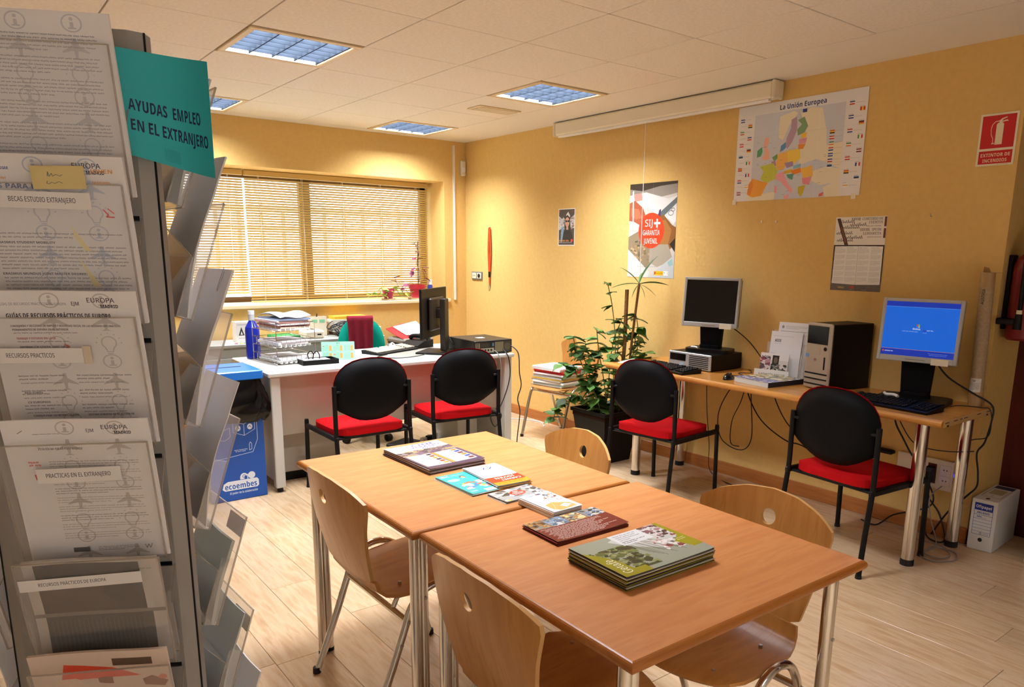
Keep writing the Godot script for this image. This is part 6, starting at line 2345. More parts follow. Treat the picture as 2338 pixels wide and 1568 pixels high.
func right_corner():
	# white socket trunking on the wall under the desk
	var t := thing("socket_panel", "white wall panel of sockets under the computer desk", "socket panel", V(XW, 0.262, -1.77), -PI / 2)
	var b := B.new()
	b.span(V(-0.16, 0, 0), V(0.145, 0.167, 0.016), 0.003)
	put("plate", b, M.cream, t)
	for x in [-0.045, 0.105]:
		for y in [0.055, 0.115]:
			b = B.new()
			b.span(V(x - 0.028, y - 0.026, 0.015), V(x + 0.028, y + 0.026, 0.018), 0.001)
			put("insert", b, M.cream, t)
			for s in [-1, 1]:
				b = B.new()
				b.cyl(V(x + s * 0.008, y, 0.017), V(x + s * 0.008, y, 0.0186), 0.0035, -1, 8)
				put("pin_hole", b, M.black, t)
	b = B.new()
	b.span(V(0.012, 0.03, 0.015), V(0.058, 0.14, 0.018), 0.001)
	put("insert", b, mat(K("5a1a14"), 0.5), t)
	t = thing("plug_adapter", "black plug adapter with a glowing blue light in the socket panel", "adapter", V(XW - 0.018, 0.345, -1.735), -PI / 2)
	b = B.new()
	b.span(V(-0.02, -0.045, 0), V(0.02, 0.045, 0.035), 0.006)
	put("body", b, M.black, t)
	b = B.new()
	b.cyl(V(0.002, 0.0, 0.034), V(0.002, 0.0, 0.0365), 0.006, -1, 10)
	put("led_light", b, M.led, t)
	var ol := OmniLight3D.new()
	ol.name = "led_glow"
	ol.light_color = Color(0.1, 0.2, 1.0)
	ol.light_energy = 0.001
	ol.light_size = 0.006
	ol.shadow_enabled = true
	t.add_child(ol)
	ol.position = V(0.002, 0, 0.045)
	b = B.new()
	b.span(V(-0.05, 0, 0), V(0.05, 0.022, 0.05), 0.006)
	single("power_brick", b, M.black, "flat black power brick on the wall left of the socket panel", "adapter", V(XW, 0.405, -2.0), -PI / 2)
	# archive box
	var a := Art.new(360, 800, K("dcdcda"), 2)
	var bl := K("1c2f8c")
	a.rect(40, 46, 270, 118, bl)
	a.text(56, 128, "Ofipapel", 64, K("f4f4f4"), "sansb", 240)
	a.words(230, 142, 60, 6, K("a8b4e0"))
	a.path([40, 160, 40, 560, 310, 560, 310, 160], 5, bl)
	a.ctext(176, 218, "ARCHIVO", 46, bl, "sansb", 190)
	a.rect(40, 234, 272, 5, bl)
	a.text(84, 280, "año____", 40, bl, "sansb", 150)
	for y in [300, 352, 404, 456, 508]: a.rect(40, y, 272, 4, bl)
	a.ring(170, 534, 14, 14, 6, bl); a.words(200, 530, 96, 7, bl)
	a.ell(176, 640, 32, 32, K("17171a"))
	t = thing("archive_box", "white Ofipapel archive box standing on the floor in the corner", "archive box", V(4.10, 0, -1.443), 0.06)
	b = B.new()
	b.span(V(0, 0, -0.06), V(0.35, 0.275, 0.06), 0.002)
	put("carton", b, mat(K("dcdcda"), 0.6), t)
	b = B.new()
	b.quad(V(-0.0006, 0.004, -0.058), V(-0.0006, 0.004, 0.058), V(-0.0006, 0.271, 0.058), V(-0.0006, 0.271, -0.058))
	put("printed_front", b, printed(a, 0.6), t)
	a = Art.new(512, 180, K("dcdcda"), 2)
	a.ell(50, 90, 22, 16, K("222226")); a.path([110, 20, 490, 20, 490, 160, 110, 160, 110, 20], 4, K("55586a"))
	a.rect(400, 20, 90, 140, K("26304e")); a.rect(210, 40, 150, 100, K("b8ae90")); a.words(130, 84, 60, 6, K("55586a"))
	b = B.new()
	b.quad(V(0.003, 0.2756, 0.058), V(0.347, 0.2756, 0.058), V(0.347, 0.2756, -0.058), V(0.003, 0.2756, -0.058))
	put("printed_lid", b, printed(a, 0.6), t)
	# box at the edge of the picture
	t = thing("storage_carton", "pale carton with a yellow label at the right edge", "box", V(4.12, 0, -1.24), 0.0)
	b = B.new()
	b.span(V(0, 0, 0.0), V(0.33, 0.12, 0.32), 0.003)
	put("base", b, M.cream, t)
	b = B.new()
	b.span(V(-0.008, 0.12, -0.008), V(0.338, 0.132, 0.328), 0.003)
	put("rim", b, M.cream, t)
	b = B.new()
	b.span(V(0.01, 0.132, 0.01), V(0.32, 0.30, 0.31), 0.003)
	put("upper_part", b, M.white, t)
	b = B.new()
	b.span(V(0.008, 0.135, 0.02), V(0.011, 0.20, 0.30))
	put("label", b, mat(K("d8b93a"), 0.5), t)
	# fire extinguisher hung on the end wall
	t = thing("fire_extinguisher", "red fire extinguisher with a black hose hung in the alcove", "fire extinguisher", V(4.225, 1.10, -1.435))
	b = B.new()
	b.lathe(V(0, 0, 0), [Vector2(0, 0), Vector2(0.06, 0.0), Vector2(0.07, 0.012), Vector2(0.07, 0.36), Vector2(0.06, 0.40), Vector2(0.03, 0.43), Vector2(0.02, 0.435), Vector2(0.02, 0.46), Vector2(0, 0.46)], 28)
	put("cylinder", b, M.red_dark, t)
	b = B.new()
	b.span(V(-0.02, 0.455, -0.02), V(0.02, 0.50, 0.02), 0.004)
	b.span(V(-0.02, 0.495, -0.012), V(0.10, 0.507, 0.012), 0.003)
	put("valve", b, M.black, t)
	b = B.new()
	b.tube(curve([V(-0.02, 0.48, 0), V(-0.06, 0.475, 0.0), V(-0.09, 0.42, 0.01), V(-0.10, 0.30, 0.015), V(-0.112, 0.18, 0.02), V(-0.115, 0.13, 0.02)], 6), 0.011, 10)
	put("hose", b, M.black, t)
	b = B.new()
	b.tube(curve([V(-0.075, 0.44, 0.013), V(-0.087, 0.30, 0.02), V(-0.098, 0.18, 0.022)], 6), 0.006, 8)
	put("hose_stripe", b, M.red_dark, t)
	b = B.new()
	b.cyl(V(-0.115, 0.155, 0.02), V(-0.114, 0.135, 0.02), 0.013, -1, 12)
	put("collar", b, M.cream, t)
	b = B.new()
	b.cyl(V(-0.115, 0.135, 0.02), V(-0.12, 0.06, 0.02), 0.015, 0.021, 12)
	put("nozzle", b, M.black, t)
	b = B.new()
	b.span(V(-0.12, 0.08, -0.08), V(0.08, 0.11, 0.005), 0.004)
	b.span(V(-0.03, 0.05, -0.09), V(0.03, 0.42, -0.068), 0.004)
	put("bracket", b, M.black, t)

# bundle of prints lying flat; the printed side up, its top edge towards -z before turning
func booklet(called: String, label: String, cat: String, a: Art, p: Vector3, w: float, d: float, h: float, n: int, yaw: float, edge: Array, curl := 0.0, group := "") -> Node3D:
	var t := thing(called, label, cat, p, yaw, group)
	var r := RandomNumberGenerator.new()
	r.seed = int(w * 1000 + d * 777)
	for i in n:
		var b := B.new()
		var y0 := h * i / n
		var y1 := h * (i + 1) / n - h / n * 0.14
		b.at(r.randf_range(-0.003, 0.003), 0, r.randf_range(-0.003, 0.003), r.randf_range(-0.012, 0.012))
		b.span(V(-w / 2, y0, -d / 2), V(w / 2, y1, d / 2), minf(0.0006, (y1 - y0) * 0.3))
		put("copy", b, edge[i % edge.size()], t)
	var b := B.new()
	var rows := []
	for i in 9:
		var row := []
		for j in 9:
			var u := j / 8.0
			var v := i / 8.0
			row.append(V(-w / 2 + w * u, h + 0.0012 + curl * (pow(absf(u - 0.5) * 2, 3) * 0.6 + 0.4 * sin(v * PI) * u), -d / 2 + d * v))
		rows.append(row)
	b.sheet(rows, 0.0008)
	put("cover", b, printed(a, 0.22), t)
	return t

func table_prints():
	var T := 0.75
	# summer cinema programme
	var a := Art.new(512, 724, K("5a4a5e"), 3)
	a.rect(0, 0, 512, 170, K("c9bfd0")); a.poly([0, 60, 200, 20, 512, 90, 512, 190, 0, 210], K("d8c8b4"))
	a.text(230, 70, "CINE", 64, K("5a54a0"), "sansb", 230); a.text(190, 122, "VERANO", 60, K("6a64a8"), "sansb", 290); a.text(270, 168, "2019", 52, K("5a54a0"), "sansb", 130)
	a.blotch(60, [K("3a3244"), K("6b5668"), K("8a7a70"), K("a58a5c")], 0, 180, 512, 330, 16, 50)
	a.text(180, 240, "CONCHA", 34, K("2a2430"), "sansb", 190)
	a.rect(20, 330, 220, 330, K("d9d3d8")); a.rect(280, 330, 200, 330, K("e6dcd6"))
	for k in 6:
		a.para(30, 342 + k * 52, 150, 4, 10, 5, K("7a7080")); a.para(290, 342 + k * 52, 120, 4, 10, 5, K("8a7060"))
		a.rect(190, 340 + k * 52, 44, 40, [K("2c2640"), K("8a4a2a"), K("a8863a")][k % 3]); a.rect(424, 340 + k * 52, 50, 40, [K("c2702a"), K("3a4a8a"), K("6a2a34")][k % 3])
	a.rect(250, 330, 26, 330, K("e08a3a")); a.rect(0, 668, 512, 56, K("4a3a52"))
	booklet("magazine_stack", "stack of purple summer cinema programmes on the far table", "magazines", a, V(1.339, T, -2.315), 0.232, 0.328, 0.02, 6, 0.03, [mat(K("7a7480"), 0.4), mat(K("3a3544"), 0.4), mat(K("9a96a0"), 0.4)], 0.004)
	# student card leaflet
	a = Art.new(400, 640, K("3aaeb0"), 5)
	a.text(30, 70, "ISIC", 60, K("dff4f2"), "sansb", 130); a.words(180, 40, 180, 8, K("c8ecea")); a.words(180, 60, 150, 8, K("c8ecea"))
	a.ell(270, 140, 34, 40, K("7a4a34")); a.ell(270, 150, 24, 30, K("e0b494"))
	a.ell(110, 190, 80, 40, K("9fd8d8"))
	a.blotch(36, [K("e8c23a"), K("e6f0ee"), K("c96a4a"), K("4f7fb0"), K("f0e0c8")], 60, 300, 390, 520, 18, 54)
	a.text(40, 580, "ISIC", 44, K("bfe8e6"), "sansb", 100); a.rect(210, 560, 180, 70, K("eef2f2"))
	for i in 20: a.rect(230 + i * 7, 570, 3, 30, K("3a3a3a"))
	booklet("leaflet_stack", "stack of turquoise ISIC student card leaflets", "leaflets", a, V(1.276, T, -1.985), 0.115, 0.225, 0.006, 3, 0.02, [M.paper_grey, mat(K("5ab0b0"), 0.4)], 0.002)
	# youth network leaflet, white over orange
	a = Art.new(400, 640, K("eeeef2"), 6)
	for i in 14: a.ell(30 + i * 26, 26 + (i % 3) * 14, 8, 6, [K("c23a4a"), K("4a6ab0"), K("e0a03a")][i % 3])
	a.path([110, 90, 170, 140, 200, 90, 230, 150, 290, 96], 12, K("2c3a8c")); a.ring(200, 190, 90, 18, 6, K("b8d0ec"))
	a.para(70, 250, 260, 4, 20, 9, K("d8d4da"))
	a.rect(0, 400, 400, 150, K("b83a20")); a.text(90, 404, "JOVEN", 60, K("f6e6d6"), "sansb", 240, 2); a.text(130, 470, "CARNET", 52, K("f6e6d6"), "sansb", 240, 2)
	a.rect(0, 550, 400, 90, K("e09a2a")); a.words(40, 580, 300, 14, K("a8641a"))
	booklet("leaflet_stack", "stack of white and orange CARNET JOVEN leaflets", "leaflets", a, V(1.392, T, -1.988), 0.13, 0.235, 0.014, 4, -0.06, [mat(K("c9a050"), 0.4), M.paper_grey], 0.002)
	# youth guarantee leaflets
	a = Art.new(640, 420, K("a8aaa8"), 7)
	a.blotch(60, [K("d0d2d0"), K("6a645c"), K("8a8f90"), K("e4e4e0"), K("4a4540")], 0, 0, 640, 420, 24, 70)
	a.ell(330, 200, 110, 92, K("d2402a"))
	a.ctext(330, 170, "SIJ+", 50, K("ffffff"), "sansb"); a.ctext(330, 214, "GARANTÍA", 34, K("ffffff"), "sansb"); a.ctext(330, 254, "JUVENIL", 34, K("ffffff"), "sansb")
	a.rect(40, 370, 70, 30, K("e8b83a")); a.words(380, 30, 200, 8, K("c8502a"))
	booklet("leaflet_stack", "grey leaflets with a red disc lying beside the table joint", "leaflets", a, V(1.345, T, -1.805), 0.165, 0.1, 0.005, 3, 0.05, [M.paper_grey, mat(K("8a8c8a"), 0.4)], 0.002)
	# white note block
	a = Art.new(420, 600, K("f0f0f0"), 8)
	a.text(40, 70, "EXCHANGE", 34, K("3a4a6a"), "sansb", 130); a.words(40, 100, 140, 10, K("8a9ab0")); a.words(40, 130, 120, 10, K("8a9ab0"))
	a.blotch(30, [K("8a5a4a"), K("c9a080"), K("3f5a7a"), K("d8b0a0"), K("6a4a40")], 200, 30, 400, 220, 12, 36)
	a.poly([60, 380, 200, 330, 360, 440, 380, 560, 120, 590, 60, 520], K("eeb06a")); a.poly([200, 470, 300, 430, 350, 500, 240, 540], K("f6f0ea"))
	a.path([60, 580, 200, 330, 380, 560], 6, K("f4d2a8")); a.ring(340, 300, 24, 24, 7, K("c23a34"))
	booklet("note_block", "thick white note block printed with an orange drawing", "note block", a, V(1.352, T, -1.648), 0.11, 0.168, 0.02, 2, 0.01, [mat(K("e2e2e0"), 0.6)], 0.0)
	# maroon folded brochures
	a = Art.new(760, 470, K("74241f"), 9)
	a.rect(0, 0, 760, 180, K("8a8a86"))
	a.blotch(40, [K("3a2c24"), K("a8743a"), K("6a4a2a"), K("c9a060")], 0, 0, 170, 180, 12, 34)
	a.blotch(40, [K("7a9ab8"), K("5a6a80"), K("c8ccd0"), K("a8987a")], 180, 0, 370, 180, 14, 40)
	a.blotch(40, [K("d8b878"), K("5a4434"), K("b07a40"), K("e4d8b8")], 380, 0, 560, 180, 12, 34)
	a.blotch(40, [K("3a5a8a"), K("2c2c34"), K("7a8aa0"), K("d0c8b8")], 570, 0, 760, 180, 14, 40)
	for x in [172, 372, 564]: a.rect(x, 0, 6, 180, K("74241f"))
	for k in 12:
		a.words(30 + (k * 37) % 60, 200 + k * 21, 640 - (k * 53) % 200, 10, K("d8c4be"))
	booklet("brochure_stack", "stack of maroon photo brochures on the near table", "brochures", a, V(1.307, T, -1.478), 0.255, 0.157, 0.009, 4, -0.02, [mat(K("6a1a18"), 0.4), mat(K("7c2622"), 0.4)], 0.004)
	# council magazines, turned away from the camera
	a = Art.new(724, 512, K("8a8f7c"), 10)
	a.rect(0, 0, 724, 512, K("9aa090"))
	a.blotch(160, [K("3f4a2a"), K("5a663a"), K("2c3420"), K("77804e"), K("8f9668")], 0, 150, 330, 470, 14, 44)
	a.poly([250, 70, 420, 0, 724, 0, 724, 260, 480, 330, 330, 200], K("c9cbc8"))
	for i in 16: a.line(300 + i * 14, 120 + (i % 4) * 20, 360 + i * 16, 330 + (i % 5) * 22, 3, K("4a4636"))
	a.rect(300, 0, 250, 170, K("dfe2e4")); a.para(330, 20, 180, 4, 24, 10, K("8a9098")); a.para(320, 120, 210, 2, 20, 9, K("5a5f66"))
	a.blotch(50, [K("4a3038"), K("8a5a64"), K("d8d4d4"), K("2c2226"), K("a87a80")], 550, 0, 700, 190, 12, 32)
	a.blotch(50, [K("c9b8b8"), K("e6e2e0"), K("8a4a4a"), K("6a5a5a"), K("b89a90")], 470, 190, 690, 380, 12, 34)
	a.poly([690, 0, 724, 0, 724, 420, 640, 420, 690, 250], K("96921e")); a.poly([600, 300, 724, 200, 724, 400, 640, 400], K("9c961e"))
	a.words(620, 270, 80, 8, K("e4e0b0")); a.words(630, 290, 70, 8, K("e4e0b0"))
	a.poly([0, 120, 60, 200, 110, 300, 130, 512, 0, 512], K("96901e")); a.rect(0, 440, 210, 72, K("96901e"))
	a.text(16, 270, "Getafe", 84, K("f2f0e0"), "serif", 210, 3)
	booklet("magazine_stack", "thick pile of olive green Getafe magazines on the near table", "magazines", a, V(1.283, T, -1.202), 0.302, 0.208, 0.034, 12, -0.02, [mat(K("8a861e"), 0.35), mat(K("1c1c1a"), 0.35), mat(K("c8c8be"), 0.35), mat(K("3a3a30"), 0.35)], 0.003)

func doc_marks(a: Art, c: Color, y0: int):
	# pale bulb, letter i and aeroplane watermarks down two columns
	for col in 2:
		var x := 300.0 + col * 250.0
		var y := float(y0)
		for k in 3:
			a.ring(x, y, 44, 44, 7, c); a.rect(x - 8, y - 6, 16, 34, c); a.rect(x - 18, y + 22, 36, 8, c); a.ell(x, y - 22, 9, 9, c)
			var q := y + 130
			a.poly([x - 8, q - 52, x + 8, q - 52, x + 12, q - 18, x + 62, q + 18, x + 62, q + 26, x + 10, q + 12, x + 6, q + 48, x + 24, q + 60, x - 24, q + 60, x - 6, q + 48, x - 10, q + 12, x - 62, q + 26, x - 62, q + 18, x - 12, q - 18], c)
			q = y + 268
			a.ring(x, q, 36, 40, 7, c, 2.4, TAU + 0.75); a.line(x - 24, q + 26, x - 14, q + 54, 7, c); a.line(x + 24, q + 26, x + 14, q + 54, 7, c)
			a.rect(x - 18, q + 56, 36, 6, c); a.rect(x - 14, q + 68, 28, 6, c)
			for m in 7:
				var an := PI + PI * m / 6.0
				a.ell(x + 62 * cos(an), q + 62 * sin(an), 4, 4, c)
			y += 392

func euro_page(kind: int) -> Art:
	var a := Art.new(720, 1018, K("eceaec"), 40 + kind)
	var ink := K("2a2a3a")
	var pale: Color = [K("c9c9d2"), K("bcc6da"), K("c2bfc0"), K("bfb9b6")][kind]
	doc_marks(a, pale, 60)
	if kind == 0:
		for k in 6: a.para(90, 120 + k * 120, 560, 5, 20, 7, K("9a9aa6"))
		return a
	a.text(476, 70, "EUROPA", 40, ink, "sans", 140)
	a.text(540, 104, "MADRID", 28, ink, "sansb", 90)
	if kind != 1: a.text(400, 90, "EJM", 30, ink, "sans", 44)
	if kind == 1:
		a.text(560, 96, "JOVEN", 30, K("e09a5a"), "sansb", 110)
		a.text(20, 90, "BECAS PARA ESTUDIAR", 22, K("4a5aa0"), "sansb", 170)
		a.words(20, 130, 180, 12, K("e0b08a")); a.text(560, 160, "MADRID", 22, K("e0a06a"), "sansb", 90)
		a.text(20, 196, "BECAS PARA EL", 38, K("27308c"), "sansb", 300); a.text(30, 246, "EXTRANJERO", 38, K("27308c"), "sansb", 260)
		a.path([590, 306, 612, 340, 600, 350, 640, 352], 7, K("e02a3a")); a.path([612, 300, 640, 330], 6, K("e02a3a"))
		for k in [[440, 2], [520, 7], [710, 8], [900, 3]]:
			a.text(60, k[0], ["", "ERASMUS STUDENT MOBILITY", "", "", "", "", "", "", ""][0] + ("ERASMUS STUDENT MOBILITY" if k[0] == 520 else "ERASMUS MUNDUS JOINT MASTER DEGREES" if k[0] == 710 else "JEAN MONNET" if k[0] == 900 else " "), 20, ink, "sansb")
			a.para(66, k[0] + 14, 600, k[1], 22, 8, K("7c7c8c"))
		a.poly([420, 400, 500, 560, 470, 560, 430, 480], K("f0e2a8")); a.poly([430, 600, 520, 780, 480, 780], K("f0e2a8"))
	elif kind == 2:
		a.text(60, 90, "GUÍAS DE RECURSOS PRÁCTICOS DE EUROPA", 22, K("8a8a98"), "sans", 320)
		a.text(86, 170, "GUÍAS DE RECURSOS PRÁCTICOS DE EUROPA", 40, ink, "sansb", 500)
		a.text(96, 226, "CONSEJERÍAS Y SECCIONES DE EMPLEO Y SEGURIDAD SOCIAL EN LAS MISIONES DIPLOMÁTICAS", 17, ink, "sansb", 560)
		a.text(100, 250, "PERMANENTES DE ESPAÑA EN EL EXTERIOR", 17, ink, "sansb", 280); a.words(104, 260, 300, 7, K("7c7c8c"))
		a.text(110, 306, "TRABAJO Y ESTUDIO EN LA UE", 18, K("a03040"), "sansb", 200); a.words(114, 316, 250, 7, K("7c7c8c"))
		a.text(118, 362, "INFORMACIÓN GENERAL SOBRE EUROPA", 18, ink, "sansb", 250)
		a.path([330, 340, 350, 350, 340, 366], 8, K("e03040"))
		for k in 5:
			a.para(80, 540 + k * 100, 230, 2, 22, 8, K("5c5c6c")); a.para(360, 540 + k * 100, 270, 2, 22, 8, K("5c5c6c"))
			a.words(84, 588 + k * 100, 200, 7, K("8a8a98")); a.words(364, 588 + k * 100, 230, 7, K("8a8a98"))
		a.text(90, 664, "RED EURES", 18, ink, "sansb"); a.text(96, 728, "CV EUROPASS", 18, ink, "sansb")
		a.text(110, 820, "CONSEJOS PARA LOS RECIÉN LLEGADOS", 17, ink, "sansb", 240); a.text(380, 820, "OFICINA EUROPEA DE SELECCIÓN DE", 17, ink, "sansb", 250)
		a.text(116, 900, "CONVALIDACIÓN DE TÍTULOS", 17, ink, "sansb", 200); a.text(390, 900, "CUADERNOS PARA COMPARTIR REVE", 17, ink, "sansb", 240)
	else:
		a.text(150, 210, "Prácticas en el extranjero", 26, ink, "serifb", 220)
		a.path([70, 90, 96, 70], 4, K("8a8078")); a.words(140, 96, 130, 5, K("8a8078"))
		a.words(90, 286, 60, 12, K("d84a48")); a.words(92, 306, 90, 12, K("d84a48")); a.path([112, 380, 116, 420], 12, K("d02a2a"))
		for k in 9: a.para(190, 290 + k * 66, 450, 3, 17, 6, K("8f867e") if k % 3 else K("55504c"))
		a.rect(220, 930, 84, 34, K("2a2628")); a.para(350, 930, 220, 3, 12, 6, K("7a726c")); a.path([596, 930, 604, 960, 614, 930, 622, 960, 634, 926], 4, K("6a625c"))
	return a

func strip(s: String, w: int, f0: float, f1: float) -> Art:
	var a := Art.new(w, 100, K("e9e7e6"), 2)
	a.text(w * f0, 62, s, 40, K("2c2a3c"), "sans", w * (f1 - f0))
	return a

func leaflet_tower():
	var C := V(0.1915, 0, -1.4812)
	var t := thing("leaflet_tower", "grey three-sided leaflet tower with clear acrylic pockets", "leaflet stand", C)
	# column: three flat faces with ridged corners
	var poly := PackedVector2Array()
	for k in 3:
		var a := deg_to_rad(-27.5 + 120 * k)
		var n := Vector2(sin(a), cos(a))
		var u := Vector2(cos(a), -sin(a))
		poly.append(n * 0.099 - u * 0.1265)
		poly.append(n * 0.099 + u * 0.1265)
		var a2 := deg_to_rad(-27.5 + 120 * k + 60)
		poly.append(Vector2(sin(a2), cos(a2)) * 0.170)
	var b := B.new()
	# outline is in (x, z); extrude upwards
	var flip := PackedVector2Array()
	for p in poly: flip.append(Vector2(p.x, -p.y))
	b.xf = Transform3D(Basis(V(1, 0, 0), V(0, 0, -1), V(0, 1, 0)), V(0, 0.10, 0))
	b.ext(flip, 0, 1.72)
	put("column", b, M.grey_metal, t)
	b = B.new()
	b.cyl(V(0, 0, 0), V(0, 0.03, 0), 0.27, 0.265, 40)
	b.cyl(V(0, 0.03, 0), V(0, 0.11, 0), 0.05, -1, 20)
	put("base", b, M.grey_panel, t)
	# ridge lines of the corner trim
	for k in 3:
		var a2 := deg_to_rad(-27.5 + 120 * k + 60)
		b = B.new()
		b.cyl(V(sin(a2) * 0.170, 0.1, cos(a2) * 0.170), V(sin(a2) * 0.170, 1.82, cos(a2) * 0.170), 0.0018, -1, 6)
		put("corner_seam", b, M.black, t)
	var rows := [0.425, 0.616, 0.8075, 1.0, 1.194, 1.386, 1.5765]
	var labels := {}
	for k in 3:
		var yaw := deg_to_rad(-27.5 + 120 * k)
		var face := Transform3D(Basis(Vector3.UP, yaw), Vector3.ZERO) * Transform3D(Basis.IDENTITY, V(0, 0, 0.099))
		for i in rows.size():
			var y: float = rows[i]
			b = B.new()
			b.xf = face
			b.span(V(-0.10, y + 0.155, -0.004), V(0.121, y + 0.163, 0.0012))
			put("slot", b, M.black, t)
			var pk := tower_pocket(face, y)
			t.add_child(pk, true)
			labels["%d,%d" % [k, i]] = pk
	tower_strips(labels)
	tower_papers(C)

# front and back panes leaning out at the top, joined at the foot and sides
func pocket_frame(face: Transform3D, y: float) -> Transform3D:
	return face * Transform3D(Basis(Vector3.RIGHT, deg_to_rad(11 if face.basis.x.x > 0.5 else 19)), V(0.018, y, 0.012))

func tower_pocket(face: Transform3D, y: float) -> MeshInstance3D:
	var f := pocket_frame(face, y)
	var b := B.new()
	b.xf = f
	b.span(V(-0.1065, 0.0, 0.026), V(0.1065, 0.212, 0.028))
	b.span(V(-0.1065, 0.0, 0.0), V(0.1065, 0.105, 0.002))
	b.span(V(-0.1065, 0.0, 0.002), V(0.1065, 0.002, 0.026))
	for s in [-1, 1]: b.span(V(s * 0.1055 - 0.001, 0.0, 0.002), V(s * 0.1055 + 0.001, 0.13, 0.026))
	# hanger lip from the rear pane back into the slot
	b.xf = face
	var top: Vector3 = face.affine_inverse() * (f * V(0, 0.105, 0.001))
	b.quad(V(-0.0885, top.y, top.z), V(0.1245, top.y, top.z), V(0.1245, y + 0.159, 0.0), V(-0.0885, y + 0.159, 0.0))
	var o := MeshInstance3D.new()
	o.name = "pocket"
	o.mesh = b.mesh()
	o.material_override = M.acrylic
	b = B.new()
	b.xf = f
	for s in [-1, 1]:
		b.span(V(s * 0.1065 - 0.0011, -0.0005, 0.0255), V(s * 0.1065 + 0.0011, 0.2125, 0.0285))
		b.span(V(s * 0.1065 - 0.0009, -0.0005, -0.0003), V(s * 0.1065 + 0.0009, 0.105, 0.0023))
	b.span(V(-0.1065, 0.2112, 0.0255), V(0.1065, 0.2128, 0.0285))
	b.span(V(-0.1065, -0.0008, 0.0255), V(0.1065, 0.0012, 0.0285))
	b.span(V(-0.1065, -0.0008, -0.0005), V(0.1065, 0.0010, 0.0025))
	b.xf = face
	for s in [-1, 1]:
		b.cyl(V(s * 0.1065 + 0.018, top.y, top.z), V(s * 0.1065 + 0.018, y + 0.159, 0.0), 0.0011, -1, 6)
	put("pocket_edge", b, M.acrylic_edge, o)
	return o

func on_pocket(pk: Node3D, k: int, y: float, a: Art, called: String, x0: float, x1: float, v0: float, v1: float, tilt := 0.0):
	var face := Transform3D(Basis(Vector3.UP, deg_to_rad(-27.5 + 120 * k)), Vector3.ZERO) * Transform3D(Basis.IDENTITY, V(0, 0, 0.099))
	var b := B.new()
	b.xf = pocket_frame(face, y)
	b.sheet([[V(x0, v1, 0.0288), V(x1, v1 + tilt, 0.0288)], [V(x0, v0, 0.0288), V(x1, v0 + tilt, 0.0288)]], 0.0004)
	put(called, b, printed(a, 0.6), pk)

func tower_strips(pk: Dictionary):
	on_pocket(pk["0,5"], 0, 1.386, strip("BECAS ESTUDIO EXTRANJERO", 560, 0.21, 0.86), "paper_label", -0.075, 0.062, 0.178, 0.202, -0.002)
	on_pocket(pk["0,4"], 0, 1.194, strip("RECURSOS PRACTICOS", 540, 0.165, 0.69), "paper_label", -0.1, 0.027, 0.1425, 0.166, -0.001)
	on_pocket(pk["0,3"], 0, 1.0, strip("PRACTICAS EN EL EXTRANJERO", 480, 0.1, 0.88), "paper_label", -0.058, 0.062, 0.147, 0.172, 0.001)
	on_pocket(pk["0,2"], 0, 0.8075, strip("RECURSOS PRÁCTICOS DE EUROPA", 700, 0.155, 0.71), "paper_label", -0.104, 0.077, 0.162, 0.183, 0.006)
	var a := Art.new(300, 200, K("d9c68a"), 3)
	a.path([90, 90, 96, 50, 100, 92, 116, 64, 120, 90, 140, 74, 160, 88, 176, 76], 4, K("6a6a70"))
	a.path([86, 130, 80, 150, 92, 156, 110, 140, 124, 152, 150, 136, 170, 150], 4, K("6a6a70"))
	on_pocket(pk["0,5"], 0, 1.386, a, "sticky_note", -0.01, 0.06, 0.204, 0.236, 0.002)
	a = Art.new(100, 100, K("d8ccb8"), 3)
	on_pocket(pk["0,4"], 0, 1.194, a, "tape_patch", 0.026, 0.038, 0.14, 0.168, 0.0)
	a = Art.new(300, 120, K("eeeaea"), 3)
	a.words(20, 40, 250, 34, K("b84a4a"))
	on_pocket(pk["1,2"], 1, 0.8075, a, "paper_label", -0.10, -0.02, 0.17, 0.205, 0.0)
	a = Art.new(300, 120, K("e4d2b8"), 3)
	a.words(20, 40, 250, 40, K("a8625a"))
	on_pocket(pk["1,1"], 1, 0.616, a, "paper_label", -0.10, -0.02, 0.165, 0.195, 0.0)

func page_sheet(f: Transform3D, w: float, h: float, th: float, bow: float, dx := 0.0, lift := 0.0) -> B:
	var b := B.new()
	b.xf = f
	var rows := []
	for i in 13:
		var v := 1.0 - i / 12.0
		var row := []
		for j in 9:
			var u := j / 8.0
			row.append(V(dx - w / 2 + w * u, 0.003 + lift + h * v, 0.0235 - bow * sin(v * PI) * 0.55 - maxf(0.0, v - 0.72) * bow * 1.2 - 0.003 * sin(u * 5.0) * v))
		rows.append(row)
	b.sheet(rows, th)
	return b

